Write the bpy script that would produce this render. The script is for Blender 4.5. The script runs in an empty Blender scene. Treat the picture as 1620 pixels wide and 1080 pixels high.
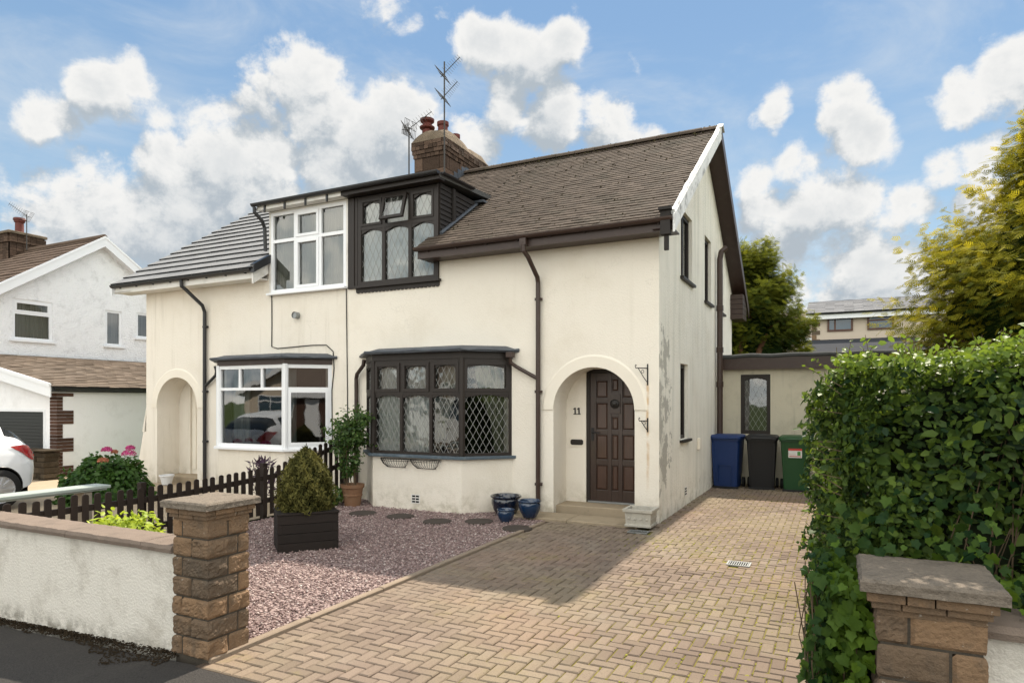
import bpy, bmesh, math, random
import numpy as np
from mathutils import Vector, Matrix, noise as mnoise

random.seed(7)
rng = np.random.default_rng(11)
S = bpy.context.scene
COL = S.collection
R = math.radians

# ------------------------------------------------------------------ camera
F_PX, EYE, YAW = 1040.0, 1.70, 26.3
cam_d = bpy.data.cameras.new('camera')
cam = bpy.data.objects.new('camera', cam_d)
COL.objects.link(cam)
cam.location = (0, 0, EYE)
cam.rotation_euler = (R(90), 0, R(YAW))
cam_d.sensor_width = 36
cam_d.lens = F_PX / 1620 * 36
cam_d.shift_y = 95 / 1620
cam_d.clip_start = 0.05
cam_d.clip_end = 2000
S.camera = cam
S.view_settings.view_transform = 'Standard'
S.view_settings.look = 'None'
S.view_settings.gamma = 1
S.view_settings.exposure = 1.28
S.render.engine = 'CYCLES'
S.cycles.use_denoising = True
S.cycles.denoiser = 'OPENIMAGEDENOISE'
S.cycles.denoising_input_passes = 'RGB_ALBEDO_NORMAL'
S.cycles.denoising_prefilter = 'NONE'
S.cycles.use_adaptive_sampling = False
S.cycles.max_bounces = 8
S.cycles.transparent_max_bounces = 12
S.cycles.sample_clamp_indirect = 6

CF = Vector((-math.sin(R(YAW)), math.cos(R(YAW)), 0))
CR = Vector((math.cos(R(YAW)), math.sin(R(YAW)), 0))

def sky_dir(px, py):                       # a direction in the sky (infinitely far away)
    v = CF + CR * ((px - 810) / F_PX) + Vector((0, 0, (635 - py) / F_PX))
    return v.normalized()

# ------------------------------------------------------------------ sun and sky
SUN_EL, SUN_AZ = 50.0, 1.5                 # azimuth measured from +Y towards +X
to_sun = Vector((math.sin(R(SUN_AZ)) * math.cos(R(SUN_EL)), math.cos(R(SUN_AZ)) * math.cos(R(SUN_EL)), math.sin(R(SUN_EL))))
sd = bpy.data.lights.new('sun', 'SUN')
sd.energy = 3.3
sd.angle = R(0.9)
sd.color = (1.0, 0.90, 0.76)
sun = bpy.data.objects.new('sun', sd)
COL.objects.link(sun)
sun.location = to_sun * 60
sun.rotation_euler = (-to_sun).to_track_quat('-Z', 'Y').to_euler()

class NT:
    """small node-tree helper"""
    def __init__(s, tree):
        s.t = tree; s.n = tree.nodes; s.l = tree.links
    def new(s, typ, props=None, **ins):
        nd = s.n.new(typ)
        for k, v in (props or {}).items(): setattr(nd, k, v)
        for k, v in ins.items(): s.set(nd, k, v)
        return nd
    def set(s, nd, key, v):
        sock = nd.inputs[int(key[1:])] if (key[0] == 'i' and key[1:].isdigit()) else nd.inputs[key.replace('_', ' ')]
        if isinstance(v, bpy.types.NodeSocket): s.l.new(v, sock)
        elif isinstance(v, bpy.types.Node): s.l.new(v.outputs[0], sock)
        else:
            if hasattr(sock, 'default_value') and sock.type == 'RGBA' and len(v) == 3: v = (*v, 1)
            sock.default_value = v
    def math(s, op, a, b=0.0, c=None, clamp=False):
        nd = s.n.new('ShaderNodeMath'); nd.operation = op; nd.use_clamp = clamp
        s.set(nd, 'i0', a); s.set(nd, 'i1', b)
        if c is not None: s.set(nd, 'i2', c)
        return nd.outputs[0]
    def vmath(s, op, a, b=None):
        nd = s.n.new('ShaderNodeVectorMath'); nd.operation = op
        s.set(nd, 'i0', a)
        if b is not None: s.set(nd, 'i1', b)
        return nd
    def mixc(s, fac, a, b, mode='MIX'):
        nd = s.n.new('ShaderNodeMix'); nd.data_type = 'RGBA'; nd.blend_type = mode
        s.set(nd, 'i0', fac); s.set(nd, 'i6', a); s.set(nd, 'i7', b)
        return nd.outputs[2]
    def ramp(s, fac, lo, hi, smooth=True):
        nd = s.n.new('ShaderNodeMapRange')
        nd.interpolation_type = 'SMOOTHSTEP' if smooth else 'LINEAR'
        nd.clamp = True if not smooth else nd.clamp
        s.set(nd, 'Value', fac); nd.inputs['From Min'].default_value = lo; nd.inputs['From Max'].default_value = hi
        return nd.outputs[0]
    def noise(s, vec, scale, detail=3.0, rough=0.55, dist=0.0):
        nd = s.n.new('ShaderNodeTexNoise')
        if vec is not None: s.set(nd, 'Vector', vec)
        nd.inputs['Scale'].default_value = scale; nd.inputs['Detail'].default_value = detail
        nd.inputs['Roughness'].default_value = rough; nd.inputs['Distortion'].default_value = dist
        return nd.outputs['Fac']

world = bpy.data.worlds.new('World')
S.world = world
world.use_nodes = True
W = NT(world.node_tree)
W.n.clear()
CLOUDS = [  # px, py, radius px, weight
 (150,150,70,1.0),(60,180,62,.85),(205,140,55,.95),(235,185,45,.6),(110,80,60,.42),(190,60,50,.42),
 (490,165,120,1.0),(420,150,70,.8),(620,180,100,1.0),(400,280,150,1.0),(560,260,150,1.0),(240,270,70,.9),(170,300,90,.95),(90,310,80,.95),(20,300,60,.7),(280,360,150,1.0),(120,380,130,.95),
 (590,40,75,.72),(640,70,60,.7),(700,20,50,.55),(835,85,88,.92),(760,75,75,.9),(890,60,60,.95),(800,150,70,.9),(880,190,80,.95),(960,190,75,1.0),(1010,205,50,.85),(1000,110,45,.42),(740,230,90,.8),
 (1230,172,55,.9),(1190,180,35,.6),(1350,160,50,.85),(1345,215,58,.92),(1380,245,55,.62),(1300,250,48,.6),(1255,265,60,.8),(1190,290,52,.8),(1320,330,110,1.0),(1430,340,90,.9),(1500,265,60,.85),(1560,250,60,.8),(1220,400,110,.8),(1400,420,140,.85),(1540,140,60,.85),(1600,105,75,1.0),(1650,110,80,1.0),(1200,330,70,.8),(1100,330,60,.5),(1560,330,80,.7)]
grp = bpy.data.node_groups.new('cloud density', 'ShaderNodeTree')
grp.interface.new_socket('Dir', in_out='INPUT', socket_type='NodeSocketVector')
grp.interface.new_socket('Density', in_out='OUTPUT', socket_type='NodeSocketFloat')
G = NT(grp)
gi = G.n.new('NodeGroupInput'); go = G.n.new('NodeGroupOutput')
gd = gi.outputs[0]
wrp = G.new('ShaderNodeTexNoise', Vector=gd, Scale=7.0, Detail=3.0)
wv = G.vmath('SCALE', G.vmath('SUBTRACT', wrp.outputs['Color'], (0.5, 0.5, 0.5)).outputs[0]); wv.inputs['Scale'].default_value = 0.075
dirw = G.vmath('ADD', gd, wv.outputs[0]).outputs[0]
acc = None
for (px, py, r, w) in CLOUDS:
    c = sky_dir(px, py)
    dst = G.vmath('DISTANCE', dirw, tuple(c)).outputs['Value']
    b = G.math('MULTIPLY', G.ramp(dst, r * 1.28 / F_PX * 0.93, r * 0.15 / F_PX), w)
    acc = b if acc is None else G.math('SMOOTH_MAX', acc, b, 0.12)
# elsewhere on the dome: broken cumulus
sep = G.new('ShaderNodeSeparateXYZ', Vector=gd)
back = G.ramp(G.vmath('DOT_PRODUCT', gd, tuple(CF)).outputs['Value'], 0.62, 0.30)
gen = G.math('MULTIPLY', G.ramp(G.noise(gd, 2.6, 3), 0.36, 0.54), back)
acc = G.math('MAXIMUM', acc, gen)
band = G.noise(G.vmath('MULTIPLY', gd, (5.0, 5.0, 15.0)).outputs[0], 1.0, 4.0, 0.55)
low = G.math('MULTIPLY', G.ramp(sep.outputs['Z'], 0.40, 0.05), G.math('ADD', 0.35, G.math('MULTIPLY', band, 1.05)))      # far clouds pile up towards the horizon
acc = G.math('MAXIMUM', acc, low)
fine = G.noise(G.vmath('MULTIPLY', gd, (1.0, 1.0, 1.25)).outputs[0], 9.5, 10.0, 0.60, 0.25)
den = G.math('ADD', G.math('MULTIPLY', acc, 0.70), G.math('ADD', G.math('MULTIPLY', fine, 1.08), G.math('MULTIPLY', G.math('SUBTRACT', G.noise(gd, 30.0, 9.0, 0.65), 0.5), 0.42)))
G.l.new(den, go.inputs[0])

tc = W.new('ShaderNodeTexCoord')
D0 = tc.outputs['Generated']
def dens(v):
    g = W.n.new('ShaderNodeGroup'); g.node_tree = grp
    W.set(g, 'i0', v); return g.outputs[0]
d0 = dens(D0)
d1 = dens(W.vmath('ADD', D0, (0.010, 0.006, 0.042)).outputs[0])
cover = W.ramp(d0, 0.85, 1.08)
lit = W.ramp(W.math('SUBTRACT', d0, d1), -0.16, 0.20)
thick = W.ramp(d0, 1.05, 1.40)
lit2 = W.math('MULTIPLY', lit, W.math('SUBTRACT', 1.0, W.math('MULTIPLY', thick, 0.38)))
CS = 6.1                                                               # clouds in the units of the sky texture
fill_side = W.ramp(W.vmath('DOT_PRODUCT', D0, (0.5, -0.866, 0.0)).outputs['Value'], -0.40, 0.50)
gain = W.math('ADD', 1.0, W.math('MULTIPLY', fill_side, 2.9))             # unseen clouds behind the camera and to the right boosted to fill shaded walls
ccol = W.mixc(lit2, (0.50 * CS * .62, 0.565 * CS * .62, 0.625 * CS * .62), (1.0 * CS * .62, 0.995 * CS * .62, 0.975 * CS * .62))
cg = W.vmath('SCALE', W.mixc(fill_side, ccol, W.mixc(1.0, ccol, (1.0, .945, .845), 'MULTIPLY'))); W.set(cg, 'Scale', gain)  # the boosted clouds are also tinted warm, to warm the front wall
sky = W.new('ShaderNodeTexSky', {'sky_type': 'NISHITA', 'sun_disc': False, 'sun_elevation': R(SUN_EL), 'sun_rotation': R(SUN_AZ),
            'altitude': 100, 'air_density': 1.0, 'dust_density': 0.1, 'ozone_density': 1.6})
zel = W.new('ShaderNodeSeparateXYZ', Vector=D0).outputs['Z']
clear = W.mixc(W.ramp(zel, 0.02, 0.55), (1.80, 2.55, 3.05), (.95, 1.62, 2.58))
veil = W.ramp(W.noise(W.vmath('MULTIPLY', D0, (2.2, 2.2, 5.5)).outputs[0], 1.6, 8.0, 0.62, 0.6), 0.42, 0.80)
skyc = W.mixc(W.math('MULTIPLY', veil, 0.55), W.mixc(0.88, sky.outputs[0], clear), (3.1, 3.3, 3.45))
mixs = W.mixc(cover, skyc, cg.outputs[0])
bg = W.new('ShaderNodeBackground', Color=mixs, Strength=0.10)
world.cycles.sampling_method = 'MANUAL'
world.cycles.sample_map_resolution = 1024
W.l.new(bg.outputs[0], W.new('ShaderNodeOutputWorld').inputs[0])

# ------------------------------------------------------------------ materials
MATS = {}
def pmat(name, col, rough=0.7, spec=0.35, var=0.0, vscale=3.0, bump=0.0, bscale=60.0, bdist=0.01, tone=0.0, metal=0.0,
         dirt=None, dirt_amt=0.0, dscale=2.0, streak=0.0, coat=0.0, stretch=None, fn=None, bdetail=4.0):
    m = bpy.data.materials.new(name); m.use_nodes = True
    n = NT(m.node_tree); p = n.n['Principled BSDF']
    geo = n.new('ShaderNodeNewGeometry'); pos = geo.outputs['Position']
    c = None
    base = n.new('ShaderNodeRGB'); base.outputs[0].default_value = (*col, 1); c = base.outputs[0]
    vec = pos
    if stretch:
        vec = n.vmath('MULTIPLY', pos, stretch).outputs[0]
    if var:
        v = n.noise(vec, vscale, 5.0, 0.6)
        f = n.math('ADD', 1.0 - var, n.math('MULTIPLY', v, 2 * var))
        c = n.mixc(1.0, c, n.new('ShaderNodeCombineColor', Red=f, Green=f, Blue=f), 'MULTIPLY')
    if tone:
        at = n.new('ShaderNodeAttribute', {'attribute_name': 'tone'})
        f = n.math('ADD', 1.0 - tone, n.math('MULTIPLY', at.outputs['Fac'], 2 * tone))
        c = n.mixc(1.0, c, n.new('ShaderNodeCombineColor', Red=f, Green=f, Blue=f), 'MULTIPLY')
    if dirt is not None:
        v = n.ramp(n.noise(pos, dscale, 8.0, 0.68), 0.48, 0.72)
        c = n.mixc(n.math('MULTIPLY', v, dirt_amt), c, dirt)
    if streak:
        sv = n.vmath('MULTIPLY', pos, (9.0, 9.0, 0.7)).outputs[0]
        v = n.ramp(n.noise(sv, 1.0, 5.0, 0.6), 0.52, 0.80)
        c = n.mixc(n.math('MULTIPLY', v, streak), c, dirt or (0.2, 0.18, 0.14))
    if fn: c = fn(n, c, pos)
    n.set(p, 'Base Color', c)
    p.inputs['Roughness'].default_value = rough
    p.inputs['Specular IOR Level'].default_value = spec
    p.inputs['Metallic'].default_value = metal
    if coat: p.inputs['Coat Weight'].default_value = coat; p.inputs['Coat Roughness'].default_value = 0.05
    if bump:
        h = n.noise(vec, bscale, bdetail, 0.6)
        b = n.new('ShaderNodeBump', Strength=bump, Distance=bdist, Height=h)
        n.set(p, 'Normal', b)
    MATS[name] = m
    return m

def cream_fn(n, c, pos):
    big = n.ramp(n.noise(pos, 0.9, 6, 0.65), 0.45, 0.75)
    c = n.mixc(n.math('MULTIPLY', big, 0.34), c, (0.60, 0.53, 0.42))
    gritty = n.noise(pos, 75, 4, 0.7)
    c = n.mixc(n.math('MULTIPLY', n.ramp(gritty, 0.52, 0.72), 0.16), c, (0.45, 0.39, 0.30))
    sp = n.ramp(n.noise(pos, 5.5, 9, 0.75), 0.665, 0.72)
    c = n.mixc(n.math('MULTIPLY', sp, 0.5), c, (0.33, 0.29, 0.22))
    sepz = n.new('ShaderNodeSeparateXYZ', Vector=pos)
    lowm = n.math('MULTIPLY', n.ramp(sepz.outputs['Z'], 0.55, 0.0), n.ramp(n.noise(pos, 4.0, 6, 0.7), 0.40, 0.68))
    c = n.mixc(n.math('MULTIPLY', lowm, 0.65), c, (0.36, 0.32, 0.22))
    stv = n.ramp(n.noise(n.vmath('MULTIPLY', pos, (7.0, 7.0, 0.55)).outputs[0], 1.0, 6.0, 0.65), 0.54, 0.80)
    c = n.mixc(n.math('MULTIPLY', stv, 0.12), c, (0.47, 0.42, 0.33))
    cr = n.new('ShaderNodeTexVoronoi', {'feature': 'DISTANCE_TO_EDGE'}, Vector=n.vmath('ADD', pos, n.vmath('SCALE', n.new('ShaderNodeTexNoise', Vector=pos, Scale=3.0, Detail=4.0).outputs['Color']).outputs[0]).outputs[0], Scale=0.55)
    hair = n.math('MULTIPLY', n.ramp(cr.outputs['Distance'], 0.006, 0.001), n.ramp(n.noise(pos, 0.8, 2), 0.5, 0.62))
    c = n.mixc(n.math('MULTIPLY', hair, 0.12), c, (0.30, 0.27, 0.21))
    return c
def side_fn(n, c, pos):
    c = cream_fn(n, c, pos)
    sv = n.vmath('MULTIPLY', pos, (1.0, 5.5, 0.40)).outputs[0]
    al = n.ramp(n.noise(sv, 1.0, 6, 0.65), 0.42, 0.75)
    c = n.mixc(n.math('MULTIPLY', al, 0.35), c, (0.42, 0.42, 0.35))
    sep = n.new('ShaderNodeSeparateXYZ', Vector=pos)
    # flaking paint: patches near the street corner of the gable
    wob = n.noise(pos, 2.6, 7, 0.72)
    m1 = n.math('MULTIPLY', n.ramp(sep.outputs['Y'], 10.25, 9.45), n.ramp(sep.outputs['Z'], 3.0, 2.3))
    m2 = n.math('MULTIPLY', m1, n.ramp(sep.outputs['Z'], 0.15, 0.7))
    fl = n.ramp(n.math('ADD', wob, n.math('MULTIPLY', m2, 0.16)), 0.625, 0.645)
    fl = n.math('MULTIPLY', fl, n.ramp(m2, 0.02, 0.2))
    c = n.mixc(n.math('MULTIPLY', fl, 0.9), c, n.mixc(n.noise(pos, 30, 4), (0.33, 0.31, 0.27), (0.50, 0.47, 0.41)))
    return c
def rust_fn(n, c, pos):
    c = cream_fn(n, c, pos)
    sep = n.new('ShaderNodeSeparateXYZ', Vector=pos)
    wob = n.math('MULTIPLY', n.math('SUBTRACT', n.noise(n.vmath('MULTIPLY', pos, (3, 3, 2)).outputs[0], 1.0, 3), 0.5), 0.05)
    dx = n.math('ABSOLUTE', n.math('ADD', n.math('SUBTRACT', sep.outputs['X'], -2.392), wob))
    line = n.ramp(dx, 0.032, 0.004)
    zz = n.math('MULTIPLY', n.ramp(sep.outputs['Z'], 0.30, 1.0), n.ramp(sep.outputs['Z'], 2.0, 1.93))
    f = n.math('MULTIPLY', n.math('MULTIPLY', line, zz), n.ramp(n.noise(pos, 7.0, 4), 0.25, 0.6))
    return n.mixc(n.math('MULTIPLY', f, 0.62), c, (0.50, 0.27, 0.075))

def wall_fn(n, c, pos):
    sep = n.new('ShaderNodeSeparateXYZ', Vector=pos)
    sp = n.ramp(n.noise(pos, 4.5, 9, 0.8), 0.66, 0.70)
    c = n.mixc(n.math('MULTIPLY', n.math('MULTIPLY', sp, n.ramp(sep.outputs['Z'], 0.05, 0.5)), 0.65), c, (0.12, 0.09, 0.065))
    lowm = n.math('MULTIPLY', n.ramp(sep.outputs['Z'], 0.12, -0.08), n.ramp(n.noise(pos, 7.0, 6, 0.7), 0.38, 0.62))
    return n.mixc(n.math('MULTIPLY', lowm, 0.75), c, (0.10, 0.085, 0.055))
CREAM = (0.805, 0.75, 0.66)
pmat('cream render', CREAM, 0.85, 0.2, bump=0.55, bscale=48, bdist=0.012, fn=rust_fn)
pmat('cream render worn', (0.785, 0.73, 0.645), 0.85, 0.2, bump=0.55, bscale=48, bdist=0.012, streak=0.25, dirt=(0.34, 0.29, 0.2), fn=cream_fn)
pmat('gable render', (0.84, 0.80, 0.71), 0.75, 0.3, bump=0.8, bscale=34, bdist=0.018, fn=side_fn)
pmat('moulding', (0.79, 0.73, 0.63), 0.8, 0.25, bump=0.3, bscale=60, bdist=0.008, var=0.05)
pmat('annexe render', (0.60, 0.555, 0.44), 0.85, 0.2, bump=0.5, bscale=40, bdist=0.012, streak=0.35, dirt=(0.20, 0.19, 0.14), dirt_amt=0.25)
pmat('roughcast', (0.88, 0.885, 0.90), 0.9, 0.15, bump=0.95, bscale=22, bdist=0.04, dirt=(0.50, 0.50, 0.51), dirt_amt=0.45, dscale=3.0)
pmat('garage white', (0.88, 0.88, 0.89), 0.85, 0.2, bump=0.5, bscale=30, bdist=0.015, dirt=(0.45, 0.44, 0.42), dirt_amt=0.2)
pmat('wall white', (0.70, 0.665, 0.60), 0.9, 0.15, bump=0.7, bscale=52, bdist=0.014, dirt=(0.25, 0.21, 0.16), dirt_amt=0.40, dscale=3.4, streak=0.18, fn=wall_fn)
pmat('brown tile', (0.086, 0.066, 0.052), 0.9, 0.10, var=0.2, vscale=5, tone=0.30, bump=0.4, bscale=90, bdist=0.006, dirt=(0.040, 0.038, 0.026), dirt_amt=0.6, dscale=1.6)
pmat('moss', (0.07, 0.06, 0.028), 0.95, 0.1, var=0.4, vscale=20, tone=0.4)
pmat('grey tile', (0.235, 0.23, 0.225), 0.60, 0.45, var=0.08, vscale=4, tone=0.12, bump=0.15, bscale=120, bdist=0.004)
pmat('tile edge', (0.007, 0.007, 0.008), 0.7)
pmat('neighbour tile', (0.115, 0.082, 0.062), 0.9, 0.12, var=0.2, vscale=4, tone=0.22, bump=0.3, bscale=60)
pmat('garage tile', (0.165, 0.128, 0.098), 0.85, 0.25, var=0.22, vscale=4, tone=0.28, bump=0.3, bscale=60)
pmat('dark timber', (0.019, 0.013, 0.010), 0.5, 0.4, var=0.25, vscale=6, bump=0.15, bscale=30, stretch=(6, 6, 1))
pmat('cheek board', (0.026, 0.022, 0.020), 0.7, 0.3, var=0.3, vscale=8)
pmat('door wood', (0.036, 0.0195, 0.0135), 0.36, 0.5, var=0.45, vscale=5, bump=0.15, bscale=25, stretch=(9, 9, 1), coat=0.15)
pmat('door panel wood', (0.055, 0.026, 0.016), 0.34, 0.5, var=0.45, vscale=5, bump=0.12, bscale=25, stretch=(9, 9, 1), coat=0.2)
pmat('brown plastic', (0.042, 0.0225, 0.0165), 0.42, 0.45, var=0.12, vscale=3, dirt=(0.075, 0.06, 0.05), dirt_amt=0.3, dscale=6)
pmat('black plastic', (0.016, 0.016, 0.018), 0.38, 0.45, var=0.1, vscale=4)
pmat('white plastic', (0.80, 0.81, 0.83), 0.3, 0.5, var=0.02, vscale=2)
pmat('white paint', (0.72, 0.70, 0.66), 0.55, 0.35, dirt=(0.38, 0.34, 0.28), dirt_amt=0.4, dscale=4)
pmat('flaking white', (0.72, 0.72, 0.71), 0.6, 0.3, dirt=(0.16, 0.15, 0.14), dirt_amt=0.8, dscale=5.0, bump=0.6, bscale=25, bdist=0.02)
pmat('lead', (0.085, 0.095, 0.112), 0.55, 0.45, var=0.25, vscale=6, metal=0.25, bump=0.3, bscale=18, bdist=0.012)
pmat('lead came', (0.30, 0.30, 0.29), 0.45, 0.5)
pmat('slate sill', (0.070, 0.098, 0.122), 0.6, 0.4, var=0.25, vscale=8, dirt=(0.25, 0.27, 0.28), dirt_amt=0.4, dscale=9)
pmat('iron', (0.012, 0.011, 0.011), 0.55, 0.4)
pmat('brass black', (0.022, 0.019, 0.017), 0.35, 0.5, metal=0.4)
pmat('interior', (0.10, 0.095, 0.085), 0.9, 0.1, var=0.2, vscale=2)
pmat('curtain', (0.58, 0.56, 0.50), 0.9, 0.1, var=0.05, vscale=3)
pmat('curtain green', (0.40, 0.41, 0.30), 0.9, 0.1, var=0.08, vscale=3)
pmat('curtain grey', (0.30, 0.33, 0.33), 0.9, 0.1, var=0.08)
pmat('blind', (0.42, 0.41, 0.36), 0.8, 0.2, tone=0.12)
pmat('net', (0.74, 0.745, 0.74), 0.9, 0.1)
pmat('chimney stone', (0.088, 0.058, 0.042), 0.9, 0.15, var=0.3, vscale=9, tone=0.4, bump=0.8, bscale=26, bdist=0.03)
pmat('flaunching', (0.165, 0.128, 0.092), 0.95, 0.1, var=0.35, vscale=5, bump=0.9, bscale=12, bdist=0.05, dirt=(0.10, 0.08, 0.055), dirt_amt=0.6)
pmat('red clay', (0.12, 0.028, 0.020), 0.6, 0.3, var=0.2, vscale=8, dirt=(0.05, 0.03, 0.03), dirt_amt=0.4, dscale=7)
pmat('aerial metal', (0.075, 0.072, 0.07), 0.8, 0.15)
def stone_fn(n, c, pos):
    at = n.new('ShaderNodeAttribute', {'attribute_name': 'tone'})
    c = n.mixc(at.outputs['Fac'], (0.125, 0.094, 0.068), (0.265, 0.168, 0.098))
    v = n.noise(pos, 9, 8, 0.7)
    c = n.mixc(n.ramp(v, 0.45, 0.7), c, n.mixc(0.55, c, (0.085, 0.07, 0.055)))
    li = n.ramp(n.noise(pos, 26, 5, 0.6), 0.66, 0.72)
    return n.mixc(n.math('MULTIPLY', li, 0.55), c, (0.45, 0.42, 0.37))
pmat('rock faced stone', (0.3, 0.2, 0.13), 0.92, 0.15, bump=0.9, bscale=70, bdist=0.012, fn=stone_fn, bdetail=8)
pmat('mortar', (0.070, 0.060, 0.048), 0.95, 0.1, var=0.25, vscale=20, bump=0.5, bscale=120)
pmat('coping', (0.205, 0.162, 0.132), 0.95, 0.1, var=0.18, vscale=10, bump=0.7, bscale=130, bdist=0.008, dirt=(0.12, 0.10, 0.085), dirt_amt=0.5, dscale=6, bdetail=6)
pmat('grit cap', (0.205, 0.172, 0.138), 0.95, 0.1, var=0.4, vscale=60, bump=0.9, bscale=110, bdist=0.012, dirt=(0.08, 0.07, 0.06), dirt_amt=0.6, dscale=8, bdetail=8)
def block_fn(n, c, pos):
    at = n.new('ShaderNodeAttribute', {'attribute_name': 'tone'})
    c = n.mixc(at.outputs['Fac'], (0.148, 0.112, 0.089), (0.252, 0.195, 0.153))
    big = n.ramp(n.noise(pos, 0.7, 4), 0.4, 0.66)
    c = n.mixc(n.math('MULTIPLY', big, 0.5), c, (0.265, 0.222, 0.145))
    pk = n.ramp(n.noise(pos, 0.55, 3), 0.5, 0.7)
    c = n.mixc(n.math('MULTIPLY', pk, 0.4), c, (0.29, 0.185, 0.14))
    sp = n.noise(pos, 95, 4, 0.7)
    c = n.mixc(n.ramp(sp, 0.47, 0.70), c, n.mixc(0.5, c, (0.10, 0.08, 0.065)))
    oil = n.ramp(n.noise(pos, 1.7, 6, 0.62), 0.60, 0.74)
    c = n.mixc(n.math('MULTIPLY', oil, 0.38), c, (0.115, 0.095, 0.078))
    pal = n.ramp(n.noise(n.vmath('ADD', pos, (7.0, 3.0, 0.0)).outputs[0], 1.2, 7, 0.68), 0.52, 0.70)
    c = n.mixc(n.math('MULTIPLY', pal, 0.35), c, (0.27, 0.235, 0.19))
    gr = n.ramp(n.noise(pos, 1.1, 8, 0.75), 0.53, 0.66)
    return n.mixc(n.math('MULTIPLY', gr, 0.42), c, (0.19, 0.165, 0.062))
pmat('paving block', (0.28, 0.21, 0.16), 0.95, 0.08, bump=0.4, bscale=160, bdist=0.004, fn=block_fn)
def joint_fn(n, c, pos):
    sep = n.new('ShaderNodeSeparateXYZ', Vector=pos)
    g = n.ramp(n.math('ADD', n.noise(pos, 1.6, 6, 0.7), n.math('MULTIPLY', n.ramp(sep.outputs['X'], -3.2, -0.5), 0.40)), 0.56, 0.78)
    return n.mixc(g, (0.085, 0.062, 0.046), n.mixc(n.noise(pos, 14, 3), (0.13, 0.11, 0.03), (0.25, 0.22, 0.045)))
pmat('joint sand', (0.08, 0.06, 0.04), 0.95, 0.1, fn=joint_fn, bump=0.5, bscale=150)
pmat('asphalt', (0.044, 0.040, 0.037), 0.9, 0.25, var=0.9, vscale=75, bump=1.0, bscale=85, bdist=0.014, dirt=(0.075, 0.066, 0.058), dirt_amt=0.4, dscale=2)
def gravel_fn(n, c, pos):
    v = n.new('ShaderNodeTexVoronoi', Vector=pos, Scale=55.0)
    h = n.new('ShaderNodeSeparateColor', Color=v.outputs['Color'])
    return n.mixc(h.outputs[0], (0.14, 0.10, 0.094), (0.38, 0.29, 0.265))
pmat('gravel bed', (0.2, 0.16, 0.15), 0.9, 0.2, fn=gravel_fn)
def pebble_fn(n, c, pos):
    at = n.new('ShaderNodeAttribute', {'attribute_name': 'tone'})
    cr = n.new('ShaderNodeValToRGB', Fac=at.outputs['Fac'])
    e = cr.color_ramp.elements
    e[0].position = 0; e[0].color = (0.140, 0.095, 0.090, 1); e[1].position = 1; e[1].color = (0.70, 0.63, 0.58, 1)
    for p_, col_ in ((0.35, (0.270, 0.188, 0.176, 1)), (0.7, (0.43, 0.325, 0.305, 1)), (0.9, (0.57, 0.49, 0.45, 1))):
        k = e.new(p_); k.color = col_
    return cr.outputs[0]
pmat('pebble', (0.3, 0.2, 0.2), 0.75, 0.3, fn=pebble_fn)
pmat('concrete', (0.27, 0.235, 0.19), 0.9, 0.2, var=0.15, vscale=5, bump=0.4, bscale=90, bdist=0.006, dirt=(0.14, 0.12, 0.09), dirt_amt=0.5, dscale=3)
pmat('sandstone step', (0.33, 0.265, 0.185), 0.85, 0.2, var=0.15, vscale=6, bump=0.3, bscale=60, dirt=(0.16, 0.13, 0.09), dirt_amt=0.5, dscale=4)
pmat('tan paving', (0.36, 0.285, 0.20), 0.9, 0.2, var=0.18, vscale=3, bump=0.3, bscale=60)
pmat('edging', (0.25, 0.195, 0.145), 0.9, 0.2, var=0.2, vscale=9, bump=0.4, bscale=80)
pmat('grass ground', (0.07, 0.10, 0.03), 0.95, 0.1, var=0.4, vscale=4, bump=0.5, bscale=30)
pmat('soil', (0.045, 0.032, 0.022), 0.95, 0.1, var=0.4, vscale=20, bump=0.8, bscale=50)
pmat('disc slab', (0.062, 0.050, 0.042), 0.9, 0.2, var=0.25, vscale=14, bump=0.4, bscale=60)
pmat('fence wood', (0.021, 0.0135, 0.0095), 0.65, 0.3, var=0.35, vscale=7, bump=0.2, bscale=30, stretch=(5, 5, 1), tone=0.15)
pmat('planter wood', (0.015, 0.0105, 0.0085), 0.7, 0.3, var=0.4, vscale=5, bump=0.25, bscale=25, stretch=(2, 2, 8), tone=0.2)
pmat('terracotta', (0.21, 0.115, 0.066), 0.85, 0.2, var=0.18, vscale=8, dirt=(0.26, 0.20, 0.14), dirt_amt=0.4, dscale=6)
pmat('blue glaze', (0.006, 0.026, 0.068), 0.16, 0.6, var=0.35, vscale=12, coat=0.5)
pmat('navy glaze', (0.004, 0.008, 0.020), 0.16, 0.6, var=0.35, vscale=12, coat=0.5)
pmat('cast stone', (0.46, 0.43, 0.37), 0.85, 0.2, var=0.12, vscale=8, dirt=(0.2, 0.18, 0.14), dirt_amt=0.5, dscale=9, bump=0.3, bscale=60)
pmat('galvanised', (0.26, 0.27, 0.27), 0.4, 0.5, metal=0.5, var=0.2, vscale=14)
pmat('void', (0.006, 0.006, 0.006), 0.9, 0.05)
pmat('blue bin', (0.009, 0.032, 0.125), 0.45, 0.4, var=0.08)
pmat('black bin', (0.011, 0.011, 0.012), 0.5, 0.4, var=0.1)
pmat('green bin', (0.014, 0.066, 0.020), 0.45, 0.4, var=0.08)
pmat('sticker white', (0.75, 0.74, 0.72), 0.5)
pmat('sticker red', (0.55, 0.06, 0.05), 0.5)
pmat('sticker green', (0.08, 0.28, 0.07), 0.5)
pmat('car paint', (0.72, 0.745, 0.79), 0.25, 0.5, coat=0.6)
pmat('lamp red', (0.30, 0.008, 0.008), 0.12, 0.6, coat=0.7, var=0.3, vscale=14)
pmat('tyre', (0.012, 0.012, 0.012), 0.75)
pmat('alloy', (0.50, 0.51, 0.53), 0.3, 0.5, metal=0.6)
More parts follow.
